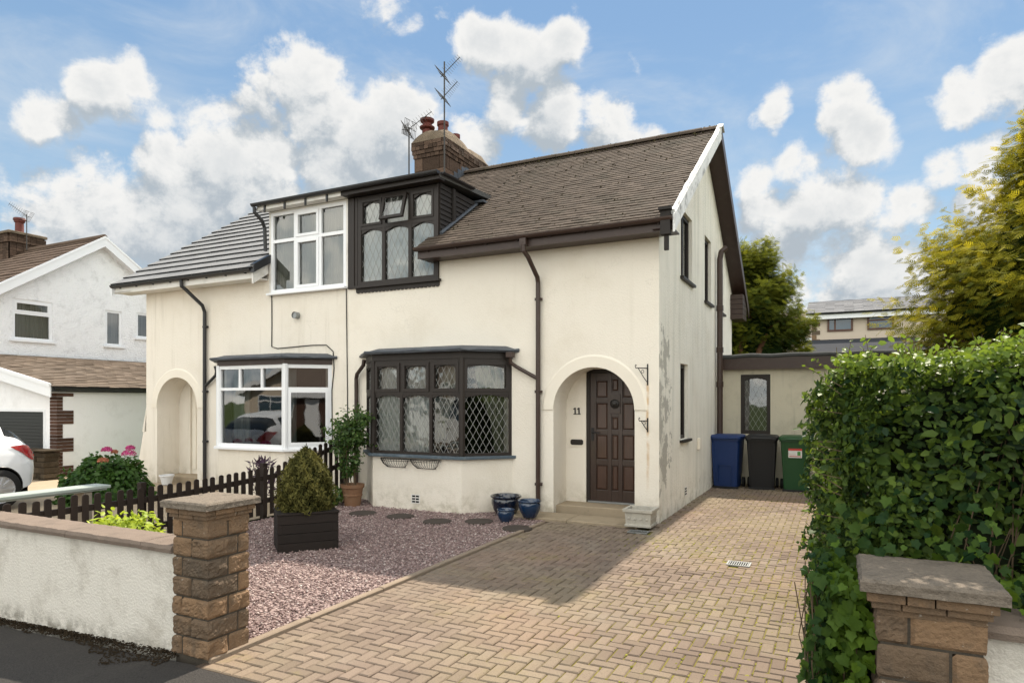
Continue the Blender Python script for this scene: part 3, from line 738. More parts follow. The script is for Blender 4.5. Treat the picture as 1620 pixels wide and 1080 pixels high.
def make_window(parent, name, O, U, N, rows, fw, bw, ft, matf, gm, lead=None, camber=0.0, sash=(), sashw=.045, label=None, opened=(), rail=None):
    """rows: [(z0, z1, [u...])] bottom to top; the frame mesh is the part, each pane a sub-part"""
    P = Pan(O, U, N); mb = MB()
    ulo, uhi = rows[0][2][0], rows[0][2][-1]; zlo, zhi = rows[0][0], rows[-1][1]
    rail = rail or fw
    P.bar(mb, ulo, ulo + fw, zlo, zhi, -ft, 0); P.bar(mb, uhi - fw, uhi, zlo, zhi, -ft, 0)
    P.bar(mb, ulo + fw, uhi - fw, zlo, zlo + fw, -ft, -.002); P.bar(mb, ulo + fw, uhi - fw, zhi - rail, zhi, -ft, -.002)
    panes = []
    for ri, (z0, z1, us) in enumerate(rows):
        if ri: P.bar(mb, ulo + fw, uhi - fw, z0 - bw / 2, z0 + bw / 2, -ft, -.004)
        ca, cb = (z0 + fw if ri == 0 else z0 + bw / 2), (z1 - rail if ri == len(rows) - 1 else z1 - bw / 2)
        for ui in range(len(us) - 1):
            a = us[ui] + (fw if ui == 0 else bw / 2); b = us[ui + 1] - (fw if ui == len(us) - 2 else bw / 2)
            if ui: P.bar(mb, us[ui] - bw / 2, us[ui] + bw / 2, ca, cb, -ft, -.006)
            n0 = -ft * .6
            if (ri, ui) in sash:
                q = sashw; e = -.004 + .014
                P.bar(mb, a, a + q, ca, cb, -ft * .8, e); P.bar(mb, b - q, b, ca, cb, -ft * .8, e)
                P.bar(mb, a + q, b - q, ca, ca + q, -ft * .8, e - .001); P.bar(mb, a + q, b - q, cb - q, cb, -ft * .8, e - .001)
                pa = (a + q, b - q, ca + q, cb - q)
            else: pa = (a, b, ca, cb)
            if (ri, ui) in opened:
                panes.append((pa, True)); continue
            if camber:
                a_, b_, c_, d_ = pa; K = 8
                pts = [P.p(a_, d_, -ft * .75), P.p(b_, d_, -ft * .75)]
                for k in range(K + 1):
                    t = 1 - k / K; pts.append(P.p(a_ + (b_ - a_) * t, d_ - camber * (2 * abs(t - .5)) ** 1.7 - .004, -ft * .75))
                mb.prism(pts, P.N * ft * .6)
            panes.append((pa, False))
    fr = mb.build(name, matf, parent)
    if label: fr['label'] = label
    for (a, b, c, d), op in panes:
        g = MB()
        if op:   # top-hung light pushed open at the foot
            q = Pan(P.p(a, d, 0), P.U, P.N); ang = R(16); h = d - c
            dn = (Vector((0, 0, -1)) * math.cos(ang) + P.N * math.sin(ang)); nn = P.N * math.cos(ang) + Vector((0, 0, 1)) * math.sin(ang)
            s_ = MB(); o_ = q.O + nn * .004; w_ = b - a; t_ = .05
            s_.obox(o_, P.U, dn, nn, t_, h, .045); s_.obox(o_ + P.U * (w_ - t_), P.U, dn, nn, t_, h, .045)
            s_.obox(o_ + P.U * t_, P.U, dn, nn, w_ - 2 * t_, t_ * 1.2, .044); s_.obox(o_ + P.U * t_ + dn * (h - t_), P.U, dn, nn, w_ - 2 * t_, t_, .044)
            so = s_.build('open_light', matf, fr)
            Q = Pan(o_ + dn * h + nn * .02, P.U, nn); Q.Z = -dn
            g.poly([Q.p(t_, t_), Q.p(w_ - t_, t_), Q.p(w_ - t_, h - t_), Q.p(t_, h - t_)])
            g.mat = 1
            if lead: lead_lines(g, Q, t_, w_ - t_, t_, h - t_, *lead, .002)
            g.build('pane', [gm, 'lead came'], fr, recalc=False); continue
        n = -ft * .6
        g.poly([P.p(a, c, n), P.p(b, c, n), P.p(b, d, n), P.p(a, d, n)])
        if lead:
            g.mat = 1; lead_lines(g, P, a, b, c, d, *lead, n + .001)
            g.build('pane', [gm, 'lead came'], fr, recalc=False)
        else: g.build('pane', gm, fr, recalc=False)
    return fr, P

def drape(name, parent, P, u0, u1, z0, z1, n, mat, amp=.02, waves=9, gather=0.0, side=0, K=70, tone=False):
    """a hanging curtain; gather pulls its lower half to one side"""
    vs = []; fs = []; ts = []
    rows_ = 14
    for r in range(rows_ + 1):
        t = r / rows_; z = z1 - (z1 - z0) * t
        gth = gather * (1 - math.exp(-((t / .55) ** 2))) if gather else 0
        for k in range(K + 1):
            s_ = k / K
            ss = s_ * (1 - gth) if side == 0 else 1 - (1 - s_) * (1 - gth)
            wv = amp * math.sin(s_ * waves * 6.283 + .6 * math.sin(t * 3)) + amp * .4 * math.sin(s_ * waves * 15 + 1.3)
            vs.append(tuple(P.p(u0 + (u1 - u0) * ss, z, n + wv)))
    for r in range(rows_):
        for k in range(K):
            i = r * (K + 1) + k; fs.append((i, i + 1, i + K + 2, i + K + 1)); ts.append(.5)
    return fast_mesh(name, np.array(vs), np.array(fs), ts, mat, parent, smooth=True)

def wall_grid(mb, f, u0, u1, w0, w1, holes, depth):
    """flat wall with rectangular openings and their reveals; f(u, w, d) -> xyz"""
    us = sorted({u0, u1, *[h[0] for h in holes], *[h[1] for h in holes]}); ws = sorted({w0, w1, *[h[2] for h in holes], *[h[3] for h in holes]})
    for a, b in zip(us[:-1], us[1:]):
        for c, d in zip(ws[:-1], ws[1:]):
            cu, cw = (a + b) / 2, (c + d) / 2
            if any(h[0] < cu < h[1] and h[2] < cw < h[3] for h in holes): continue
            mb.poly([f(a, c, 0), f(b, c, 0), f(b, d, 0), f(a, d, 0)])
    for (a, b, c, d) in [h[:4] for h in holes]:
        mb.poly([f(a, c, 0), f(b, c, 0), f(b, c, depth), f(a, c, depth)]); mb.poly([f(a, d, 0), f(b, d, 0), f(b, d, depth), f(a, d, depth)])
        mb.poly([f(a, c, 0), f(a, d, 0), f(a, d, depth), f(a, c, depth)]); mb.poly([f(b, c, 0), f(b, d, 0), f(b, d, depth), f(b, c, depth)])

def tiles(mb, P0, U, V, Wd, L, gauge, tw, th, jit=.004, skip=None, stagger=.5, tones=None, lift=.5, edge_mat=None, gap=.003):
    """courses of single tiles on a slope: U along the eaves, V up the slope"""
    P0, U, V = Vector(P0), Vector(U).normalized(), Vector(V).normalized(); N = U.cross(V)
    if N.z < 0: N = -N
    nr = int(math.ceil(L / gauge)); nc = int(math.ceil(Wd / tw)) + 1
    for r in range(nr):
        off = (stagger * tw) if r % 2 else 0
        for c in range(-1, nc):
            a, b = max(0, c * tw + off + gap / 2), min(Wd, (c + 1) * tw + off - gap / 2)
            if b - a < .02: continue
            v0 = r * gauge + random.gauss(0, jit * .7); v1 = min(L, r * gauge + gauge * 1.12)
            if skip and skip((a + b) / 2, (v0 + v1) / 2): continue
            mb.tone = min(1, max(0, random.gauss(.5, .2))) if tones is None else tones
            h0 = th * (1 + lift) + random.gauss(0, jit); h1 = th * .55; e = random.gauss(0, jit * .5)
            q = lambda u, v, n: P0 + U * u + V * v + N * n
            mb.mat = 0
            pts = [q(a, v0, h0), q(b, v0, h0 + e), q(b, v1, h1), q(a, v1, h1), q(a, v0 + .004, h0 - th * 1.05), q(b, v0 + .004, h0 - th * 1.05)]
            i = len(mb.v); mb.v += [tuple(p) for p in pts]
            mb.f += [(i, i + 1, i + 2, i + 3), (i, i + 3, i + 4), (i + 1, i + 5, i + 2)]; mb.t += [mb.tone] * 3; mb.m += [0] * 3
            mb.f.append((i, i + 4, i + 5, i + 1)); mb.t.append(mb.tone); mb.m.append(edge_mat or 0)

def gutter(mb, A, B, r=.055, outN=(0, -1, 0)):
    """half-round gutter from A to B (its back edge), open upwards"""
    A, B = Vector(A), Vector(B); o = Vector(outN).normalized(); prof = []
    for k in range(9):
        t = math.pi * k / 8
        prof.append((r - r * math.cos(t), -r * math.sin(t) * 1.05))
    ou = [(o * x + Vector((0, 0, z))) for x, z in prof]; n = len(ou)
    inn = [(o * (r + (x - r) * .86) + Vector((0, 0, z * .86))) for x, z in prof]
    for a, b in ((ou, 1), (inn, 0)):
        for k in range(n - 1): mb.poly([A + a[k], A + a[k + 1], B + a[k + 1], B + a[k]])
    for k in (0, n - 1): mb.poly([A + ou[k], B + ou[k], B + inn[k], A + inn[k]])
    for E in (A, B): mb.poly([E + p for p in ou])

# ================================================================== THE TWO SEMIS
PARTY, GABLE, FY, EY, RY = -7.75, -2.23, 9.16, 8.78, 12.70
EZ, PITCH = 4.17, .6658
def zr(y): return EZ + (y - EY) * PITCH if y <= RY else EZ + (2 * RY - y - EY) * PITCH
RZ = zr(RY); BY = 2 * RY - FY
SL = math.hypot(RY - EY, RZ - EZ); VS = Vector((0, (RY - EY) / SL, (RZ - EZ) / SL))
BAY = [(-7.36, 9.16), (-6.78, 8.60), (-5.11, 8.60), (-4.53, 9.16)]

def offset_poly(pts, d):
    out = []
    for i, (x, y) in enumerate(pts):
        if i == 0: out.append((x - d * 1.0, y)); continue
        if i == len(pts) - 1: out.append((x + d * 1.0, y)); continue
        out.append((x + (-d * .42 if i == 1 else d * .42), y - d))
    return out

def semi(left):
    M = (lambda x: -15.5 - x) if left else (lambda x: x)
    sg = -1 if left else 1
    if left:
        H = thing('semi_detached_house', 'left cream semi with grey tiled roof, white framed windows and black drainpipe', 'house', (-10.5, 12.5, 0))
    else:
        H = thing('semi_detached_house', 'cream semi with brown tiled roof, dark leaded windows and porch numbered 11', 'house', (-5, 12.5, 0))
    plast = 'black plastic' if left else 'brown plastic'
    # ---- street wall with arch, bay opening and dormer notch
    w = MB()
    ax0, ax1, spr, rad = -3.83, -2.58, 1.60, .625
    acx = (ax0 + ax1) / 2; REC = .52
    hb = (-7.22, -4.67, .80, 2.38); hd = (-7.75, -5.88, 3.70, 4.40)
    def f(u, z, d): return (M(u), FY + d, z)
    wall_grid(w, f, PARTY, GABLE, -.3, 4.30, [hb, (ax0, ax1, -.3, spr + rad)], .12)
    # the grid cannot know the dormer notch: rebuild above z=3.70
    w2 = MB()
    for p_, t_ in zip(w.f, w.t):
        pts = [w.v[k] for k in p_]
        if all(abs(q[1] - FY) < 1e-6 for q in pts):
            lo = min(q[2] for q in pts); hi = max(q[2] for q in pts)
            if hi > 3.71:
                xa, xb = min(q[0] for q in pts), max(q[0] for q in pts)
                w2.poly([(xa, FY, lo), (xb, FY, lo), (xb, FY, 3.70), (xa, FY, 3.70)])
                da, db = sorted((M(-7.75), M(-5.88)))
                for (s0, s1) in ((xa, min(xb, da)), (max(xa, db), xb)):
                    if s1 - s0 > 1e-4: w2.poly([(s0, FY, 3.70), (s1, FY, 3.70), (s1, FY, 4.30), (s0, FY, 4.30)])
                continue
        ys = {round(q[1], 4) for q in pts}
        xs_ = [q[0] for q in pts]; zs_ = [q[2] for q in pts]
        inarch = min(M(ax0), M(ax1)) - 1e-4 <= min(xs_) and max(xs_) <= max(M(ax0), M(ax1)) + 1e-4
        if len(ys) == 2 and inarch: continue
        w2.poly(pts)
    w = w2; K = 24
    arc = [(acx + rad * math.cos(math.pi * (1 - k / K)), spr + rad * math.sin(math.pi * (1 - k / K))) for k in range(K + 1)]
    for k in range(K):
        (xa, za), (xb, zb) = arc[k], arc[k + 1]
        w.poly([f(xa, za, 0), f(xb, zb, 0), f(xb, spr + rad, 0), f(xa, spr + rad, 0)])
        w.poly([f(xa, za, 0), f(xb, zb, 0), f(xb, zb, REC), f(xa, za, REC)])
    for xx in (ax0, ax1): w.poly([f(xx, -.3, 0), f(xx, spr, 0), f(xx, spr, REC), f(xx, -.3, REC)])
    # recess back wall with the door opening
    dz0, dz1 = .14, 2.20
    dx0, dx1 = (-3.50, -2.585) if not left else (-3.82, -2.94)
    w.poly([f(ax0, 0, REC), f(dx0, 0, REC), f(dx0, 2.3, REC), f(ax0, 2.3, REC)])
    if dx1 < ax1 - .02: w.poly([f(dx1, 0, REC), f(ax1, 0, REC), f(ax1, 2.3, REC), f(dx1, 2.3, REC)])
    w.poly([f(dx0, dz1, REC), f(dx1, dz1, REC), f(dx1, 2.3, REC), f(dx0, 2.3, REC)])
    for xx in (dx0, dx1): w.poly([f(xx, 0, REC), f(xx, dz1, REC), f(xx, dz1, REC + .06), f(xx, 0, REC + .06)])
    w.build('front_wall', 'cream render worn' if left else 'cream render', H)
    # ---- gable, rear and bay dwarf wall
    g = MB()
    holes = [(10.59, 11.50, 3.70, 4.80), (12.70, 13.40, 3.60, 4.84), (10.55, 11.15, 1.09, 2.31), (14.35, 14.95, 3.60, 4.45)] if not left else []
    cuts = sorted({FY, RY, BY, *[h[0] for h in holes], *[h[1] for h in holes]})
    gx = M(GABLE); D = .11 * -sg
    for a, b in zip(cuts[:-1], cuts[1:]):
        hs = sorted([h for h in holes if h[0] < (a + b) / 2 < h[1]], key=lambda h: h[2]); z = -.3
        for h in hs: g.poly([(gx, a, z), (gx, b, z), (gx, b, h[2]), (gx, a, h[2])]); z = h[3]
        g.poly([(gx, a, z), (gx, b, z), (gx, b, zr(b) - .05), (gx, a, zr(a) - .05)])
    for (a, b, c, d) in holes:
        g.poly([(gx, a, c), (gx, a, d), (gx + D, a, d), (gx + D, a, c)]); g.poly([(gx, b, c), (gx, b, d), (gx + D, b, d), (gx + D, b, c)])
        g.poly([(gx, a, c), (gx, b, c), (gx + D, b, c), (gx + D, a, c)]); g.poly([(gx, a, d), (gx, b, d), (gx + D, b, d), (gx + D, a, d)])
    g.build('gable_wall', 'gable render', H)
    rw = MB(); rw.poly([(M(PARTY), BY, -.3), (M(GABLE), BY, -.3), (M(GABLE), BY, 4.35), (M(PARTY), BY, 4.35)]); rw.build('rear_wall', 'cream render worn', H)
    bay = [(M(x), y) for x, y in BAY]
    if left: bay = bay[::-1]
    def bprism(mb, d, z0, z1, d2=None, back=FY + .02):
        lo = offset_poly(bay, d); hi = offset_poly(bay, d if d2 is None else d2)
        lo = [(lo[0][0], back)] + [(x, min(y, back)) for x, y in lo] + [(lo[-1][0], back)]
        hi = [(hi[0][0], back)] + [(x, min(y, back)) for x, y in hi] + [(hi[-1][0], back)]
        k = len(lo)
        mb.faces([(x, y, z0) for x, y in lo] + [(x, y, z1) for x, y in hi], [tuple(range(k - 1, -1, -1)), tuple(range(k, 2 * k))] + [(i, (i + 1) % k, (i + 1) % k + k, i + k) for i in range(k)])
    bw_ = MB(); bprism(bw_, 0, -.3, .82); bw_.build('bay_wall', 'cream render worn' if left else 'cream render', H, bevel=.012)
    # ---- bay window
    sill_z = .82
    bw = MB(); bprism(bw, .075, sill_z, sill_z + .045)
    sl = bw.build('bay_sill', 'white plastic' if left else 'slate sill', H, bevel=.006)
    top = 2.36
    for si in range(3):
        p, q = Vector((*bay[si], 0)), Vector((*bay[si + 1], 0)); U = (q - p).normalized(); N = Vector((U.y, -U.x, 0)); L = (q - p).length
        z0 = sill_z + .045
        if left:
            if si == 1: rows = [(z0, 1.93, [0, L]), (1.93, top, [0, L / 3, 2 * L / 3, L])]; sash = ()
            else: rows = [(z0, 1.93, [0, L]), (1.93, top, [0, L])]; sash = {(0, 0)}
            fr, P = make_window(H, 'bay_window', p, U, N, rows, .065, .05, .07, 'white plastic', 'glass', sash=sash)
            if si == 1:
                drape('curtain', fr, P, .10, .50, z0, top - .02, -.30, 'curtain grey', .025, 6)
                drape('curtain', fr, P, L - .30, L - .02, z0, top - .02, -.30, 'curtain grey', .025, 5)
        else:
            us = [0, L / 3, 2 * L / 3, L] if si == 1 else [0, L]
            rows = [(z0, 1.83, us), (1.83, top, us)]
            sash = {(1, i) for i in range(len(us) - 1)}
            fr, P = make_window(H, 'bay_window', p, U, N, rows, .045, .05, .075, 'dark timber', 'old glass', lead=(.105, .185), camber=.045, sash=sash, sashw=.05)
            if si == 1:
                drape('curtain', fr, P, .02, L * .62, z0 + .02, top - .03, -.13, 'net', .009, 15, K=120)
                drape('curtain', fr, P, L * .64, L - .02, z0 + .25, top - .05, -.22, 'curtain', .02, 7, .72, 0)
            if si == 2:
                drape('curtain', fr, P, .24, L - .04, z0, top - .05, -.16, 'curtain green', .02, 8, .66, 1)
    # corner posts of the bay, fascia, roof
    for (x, y) in bay[1:3]:
        pm = MB(); pm.lathe((x, y + .02, 0), [(.05, sill_z + .046), (.05, top + .01)], 8)
        pm.build('bay_post', 'white plastic' if left else 'dark timber', H)
    bf = MB(); bprism(bf, .015, top, top + .10); bf.build('bay_fascia', 'brown plastic' if left else 'dark timber', H)
    br = MB(); bprism(br, .13, top + .100, top + .135); bprism(br, .125, top + .135, top + .205, -.10)
    br.build('bay_roof', 'lead', H, bevel=.008)
    rl = MB()
    lo = offset_poly(bay, .13); rim = [Vector((x, min(y, FY - .01), top + .128)) for x, y in lo]
    for a, b in zip(rim[:-1], rim[1:]):
        k = max(2, int((b - a).length / .13)); pts = [a + (b - a) * i / k + Vector((0, 0, random.gauss(0, .006))) for i in range(k + 1)]
        rl.tube(pts, [.016 + random.random() * .007 for _ in pts], 6)
    rl.build('lead_flashing', 'lead', H, smooth=True)
    # ---- arch moulding, 2-3 mm proud
    am = MB(); r0, r1 = rad - .002, rad + .185; pr = .017; K = 36
    for k in range(K):
        t0, t1 = math.pi * (1 - k / K), math.pi * (1 - (k + 1) / K)
        c = lambda r, t, d: f(acx + r * math.cos(t), spr - .02 + r * math.sin(t), -d)
        am.poly([c(r0, t0, pr), c(r0, t1, pr), c(r1 - .03, t1, pr), c(r1 - .03, t0, pr)])
        am.poly([c(r1 - .03, t0, pr), c(r1 - .03, t1, pr), c(r1, t1, 0), c(r1, t0, 0)])
        am.poly([c(r0, t0, pr), c(r0, t1, pr), c(r0, t1, -.01), c(r0, t0, -.01)])
    for t in (0, math.pi): am.poly([c(r0, t, pr), c(r1, t, pr), c(r1, t, 0), c(r0, t, 0)])
    am.build('arch_moulding', 'moulding', H)
    st = MB(); st.bbox(min(M(ax0), M(ax1)), max(M(ax0), M(ax1)), FY + .10, FY + REC + .08, -.1, .14, .012)
    st.build('door_step', 'sandstone step', H)
    # ---- doors
    if not left:
        P = Pan((dx0, FY + REC + .035, 0), (1, 0, 0), (0, -1, 0)); wd = dx1 - dx0
        fr = MB(); P.bar(fr, 0, .055, dz0, dz1, -.06, .012); P.bar(fr, wd - .055, wd, dz0, dz1, -.06, .012); P.bar(fr, .055, wd - .055, dz1 - .06, dz1, -.06, .012)
        fr.build('door_frame', 'dark timber', H)
        d = MB(); a, b = .057, wd - .057; P.bar(d, a, b, dz0 + .025, dz1 - .062, -.055, -.022)
        # stiles, rails proud of the recessed panels
        h0, h1 = dz0 + .025, dz1 - .062; W_ = b - a
        cols = [(a + .095, a + .285), (a + .345, a + W_ - .345), (a + W_ - .285, a + W_ - .095)]
        rowsd = [(h0 + .17, h0 + .56), (h0 + .64, h0 + 1.03), (h0 + 1.10, h0 + 1.52), (h0 + 1.59, h1 - .11)]
        mid = [(h0 + .17, h0 + .56), (h0 + .64, h0 + 1.03), (h0 + 1.10, h0 + 1.30), (h0 + 1.36, h0 + 1.64), (h0 + 1.69, h1 - .09)]
        uu = [a] + [x for c_ in cols for x in c_] + [b]
        for i in range(0, 8, 2): P.bar(d, uu[i], uu[i + 1], h0, h1, -.022, 0)
        for ci, (c0, c1) in enumerate(cols):
            rr = mid if ci == 1 else rowsd; zz = [h0] + [z for r_ in rr for z in r_] + [h1]
            for i in range(0, len(zz), 2): P.bar(d, c0, c1, zz[i], zz[i + 1], -.022, -.0015)
        door = d.build('door', 'door wood', H, bevel=.004)
        pn = MB()
        for ci, (c0, c1) in enumerate(cols):
            for (z0, z1) in (mid if ci == 1 else rowsd):
                e = .03; m_ = .012
                pn.faces([P.p(c0 + m_, z0 + m_, -.0215), P.p(c1 - m_, z0 + m_, -.0215), P.p(c1 - m_, z1 - m_, -.0215), P.p(c0 + m_, z1 - m_, -.0215),
                          P.p(c0 + e, z0 + e, -.006), P.p(c1 - e, z0 + e, -.006), P.p(c1 - e, z1 - e, -.006), P.p(c0 + e, z1 - e, -.006)],
                         [(0, 1, 5, 4), (1, 2, 6, 5), (2, 3, 7, 6), (3, 0, 4, 7), (4, 5, 6, 7)])
        pn.build('door_panels', 'door panel wood', door)
        cx = (cols[1][0] + cols[1][1]) / 2; cz = h0 + 1.50
        kn = MB(); P.bar(kn, cx - .085, cx + .085, cz - .15, cz + .15, -.006, .012)
        kp = kn.build('knocker_plate', 'door wood', door, bevel=.006)
        kk = MB()
        prof = [(.0, .0), (.07, .0), (.072, .014), (.055, .022), (.05, .014), (.036, .016), (.036, .034), (.02, .042), (.0, .044)]
        kk.lathe(P.p(cx, cz, .0125), [(r, -h) for r, h in prof], 24, 'y'); kk.build('door_knob', 'brass black', door, smooth=True)
        hn = MB(); hx = a + .04; P.bar(hn, hx - .022, hx + .022, h0 + .93, h0 + 1.13, 0, .010)
        hn.tube([P.p(hx, h0 + 1.06, .01), P.p(hx, h0 + 1.06, .045), P.p(hx + .03, h0 + 1.063, .05), P.p(hx + .125, h0 + 1.055, .05)], [.010, .010, .010, .008], 8)
        hn.build('door_handle', 'iron', door, bevel=.002)
        th = MB(); th.box(dx0 + .03, dx1 - .03, FY + REC - .01, FY + REC + .05, .1405, .166); th.build('door_sill', 'galvanised', H, bevel=.004)
        # number 11 on the recess wall and the letter plate
        nm = MB(); bx = (ax0 + dx0) / 2 + .02
        Q = Pan((bx, FY + REC, 1.50), (1, 0, 0), (0, -1, 0))
        for ox_ in (-.042, .022):
            Q.bar(nm, ox_, ox_ + .020, 0, .105, .004, .012); Q.bar(nm, ox_ - .016, ox_ + .036, 0, .014, .004, .0125)
            nm.prism([Q.p(ox_, .105, .004), Q.p(ox_ - .022, .082, .004), Q.p(ox_ - .018, .074, .004), Q.p(ox_, .082, .004)], Q.N * .008)
        nm.build('house_number', 'iron', H)
        lp = MB(); lz = 1.07; Q = Pan((bx, FY + REC, lz), (1, 0, 0), (0, -1, 0))
        Q.bar(lp, -.13, .13, -.075, .075, .001, .012); lb = lp.build('letter_plate', 'moulding', H, bevel=.003)
        ls = MB(); pts = [(-.105, -.025), (-.085, -.045), (.085, -.045), (.105, -.025), (.105, .02), (.085, .04), (-.085, .04), (-.105, .02)]
        ls.prism([Q.p(u, z, .012) for u, z in pts], Q.N * .012); Q.bar(ls, -.075, .075, -.018, .016, .024, .030)
        ls.build('letter_flap', 'brass black', lb, bevel=.003)
    else:
        P = Pan((M(dx1), FY + REC + .035, 0), (1, 0, 0), (0, -1, 0)); wd = dx1 - dx0
        d = MB(); P.bar(d, 0, .42, dz0, dz1, -.05, -.01); P.bar(d, .03, .14, dz0 + .1, dz1 - .1, -.01, .006); P.bar(d, .22, .38, dz0 + .1, dz1 - .1, -.01, .006)
        d.build('door_side_panel', 'moulding', H, bevel=.004)
        d = MB(); P.bar(d, .425, .50, dz0, dz1, -.05, .012); P.bar(d, .50, wd - .07, dz0 + .03, dz1 - .07, -.05, -.004); P.bar(d, wd - .07, wd, dz0, dz1, -.05, .012); P.bar(d, .50, wd - .07, dz1 - .07, dz1, -.05, .012)
        d.build('door', 'white plastic', H, bevel=.004)
    # ---- roof shell
    vo = .28 if not left else .52
    vx = M(GABLE + vo)
    sb = MB()
    def slab(xa, xb, ya, yb, t=.07):
        xa, xb = min(xa, xb), max(xa, xb)
        sb.hexa([(xa, ya, zr(ya) - t), (xb, ya, zr(ya) - t), (xb, yb, zr(yb) - t), (xa, yb, zr(yb) - t), (xa, ya, zr(ya)), (xb, ya, zr(ya)), (xb, yb, zr(yb)), (xa, yb, zr(yb))])
    CH = -5.86                                   # dormer cheek
    slab(M(CH), vx, EY, RY); slab(M(PARTY), M(CH), 10.35, RY)
    if not left: slab(-6.05, CH, EY, FY - .02)
    slab(M(PARTY), vx, RY, 2 * RY - EY)
    roof = sb.build('roof', 'felt', H)
    tl = MB()
    if not left:
        Wd = abs(vx - (-6.05))
        tiles(tl, (-6.05, EY - .05, zr(EY - .05)), (1, 0, 0), VS, Wd, SL + .05, .118, .165, .012, .0018,
              skip=lambda u, v: u < .19 and v > .50, stagger=.5)
        tiles(tl, (PARTY, 10.38, zr(10.38)), (1, 0, 0), VS, abs(PARTY - CH) + .02, SL - (10.38 - EY) / VS.y, .118, .165, .012, .0018)
        tl.build('roof_tiles', 'brown tile', roof, recalc=False)
    else:
        xa = M(GABLE) - vo; Wd = -9.62 - xa
        tiles(tl, (xa, EY - .05, zr(EY - .05)), (1, 0, 0), VS, Wd, SL + .05, .335, .42, .040, .0012, stagger=.5, lift=.35, edge_mat=1, gap=.006)
        tiles(tl, (-9.60, 10.38, zr(10.38)), (1, 0, 0), VS, 1.83, SL - (10.38 - EY) / VS.y, .335, .42, .040, .0012, stagger=.5, lift=.35, edge_mat=1, gap=.006)
        tl.build('roof_tiles', ['grey tile', 'tile edge'], roof, recalc=False)
    rd = MB(); x = min(M(PARTY), vx) + .02; xe = max(M(PARTY), vx)
    while x < xe - .05:
        x1 = min(xe, x + .42); h = .055 + random.gauss(0, .004); rd.tone = random.random()
        pr_ = []
        for k in range(7):
            t = math.pi * k / 6; pr_.append((RY - .13 * math.cos(t), RZ - .03 + (h + .045) * math.sin(t)))
        rd.prism([(x, y, z) for y, z in pr_], (x1 - x - .008, 0, 0)); x = x1
    rd.build('ridge_tiles', 'brown tile' if not left else 'tile edge', roof)
    if not left:
        ms = []
        for _ in range(520):
            if random.random() < .8: u, y = random.uniform(-7.2, -2.0), RY - abs(random.gauss(0, .10))
            else: u, y = random.uniform(-5.9, -2.0), random.uniform(8.8, 12.4)
            ms.append((u, y, zr(y) + .022))
        mm = MB()
        for (u, y, z) in ms:
            r = random.uniform(.008, .020); mm.tone = random.random()
            if y > RY - .11: z += .055
            mm.lathe((u, y, z), [(r, 0), (r * .8, r * .5), (0, r * .75)], 6)
        o_ = mm.build('roof_moss', 'moss', roof); o_['kind'] = 'stuff'
    # bargeboards, verge soffit
    def along(ya, yb, x0, x1, dz0_, dz1_, name, mat):
        b_ = MB(); b_.hexa([(x0, ya, zr(ya) + dz0_), (x1, ya, zr(ya) + dz0_), (x1, yb, zr(yb) + dz0_), (x0, yb, zr(yb) + dz0_),
                            (x0, ya, zr(ya) + dz1_), (x1, ya, zr(ya) + dz1_), (x1, yb, zr(yb) + dz1_), (x0, yb, zr(yb) + dz1_)])
        return b_.build(name, mat, H, bevel=.004)
    s_ = sg
    along(EY - .04, RY, vx + .002 * s_, vx + .03 * s_, -.20, .045 if not left else -.01, 'bargeboard', 'flaking white' if not left else 'white plastic')
    along(RY, 2 * RY - EY + .35, vx + .002 * s_, vx + .03 * s_, -.20, .04, 'bargeboard', 'brown plastic' if not left else 'white plastic')
    if not left:
        cp = MB(); pts = []
        n_ = 26
        for i in range(n_ + 1):
            y = EY + (RY - EY) * i / n_; pts.append((vx - .01, y, zr(y) + .052 + random.gauss(0, .005)))
        cp.tube(pts, [.030 + random.random() * .012 for _ in pts], 6); cp.build('verge_mortar', 'flaking white', H, smooth=True)
        tp = MB(); tp.prism([(vx - .05, RY - .16, RZ - .03), (vx - .05, RY, RZ + .085), (vx - .05, RY + .16, RZ - .03), (vx - .05, RY, RZ + .05)], (.11, 0, 0)); tp.build('ridge_cap', 'white plastic', H)
    vs_ = MB()
    for (ya, yb) in ((EY, RY), (RY, 2 * RY - EY)):
        a, b = sorted((M(GABLE) - .0, vx))
        vs_.poly([(a, ya, zr(ya) - .16), (b, ya, zr(ya) - .16), (b, yb, zr(yb) - .16), (a, yb, zr(yb) - .16)])
    vs_.build('verge_soffit', 'brown plastic' if not left else 'white paint', H)
    if not left:   # boxed rear eaves seen past the gable
        be = MB(); 
        for k in range(5):
            z0 = 3.62 + k * .115; be.box(GABLE + .002, vx - .002, BY - .25 + k * .002, BY + .45, z0, z0 + .105)
        be.build('rear_eaves_box', 'brown plastic', H)
    # eaves: soffit, fascia, gutter
    e0, e1 = sorted((M(-6.05) if not left else -9.70, vx))
    so = MB(); so.box(e0, e1, EY + .06, FY - .003, 4.00, 4.02); so.build('soffit', 'brown plastic' if not left else 'white paint', H)
    fa = MB(); fa.box(e0, e1, EY + .03, EY + .055, 3.99, 4.17); fa.build('fascia', 'brown plastic' if not left else 'white paint', H)
    gt = MB(); gutter(gt, (e0 - (.02), EY + .028, 4.155), (e1, EY + .028, 4.155))
    for i in range(8):
        x = e0 + .2 + (e1 - e0 - .4) * i / 7; gt.box(x - .02, x + .02, EY - .088, EY + .029, 4.145, 4.158); gt.box(x - .015, x + .015, EY + .0, EY + .029, 4.085, 4.146)
    gt.build('gutter', plast, H)
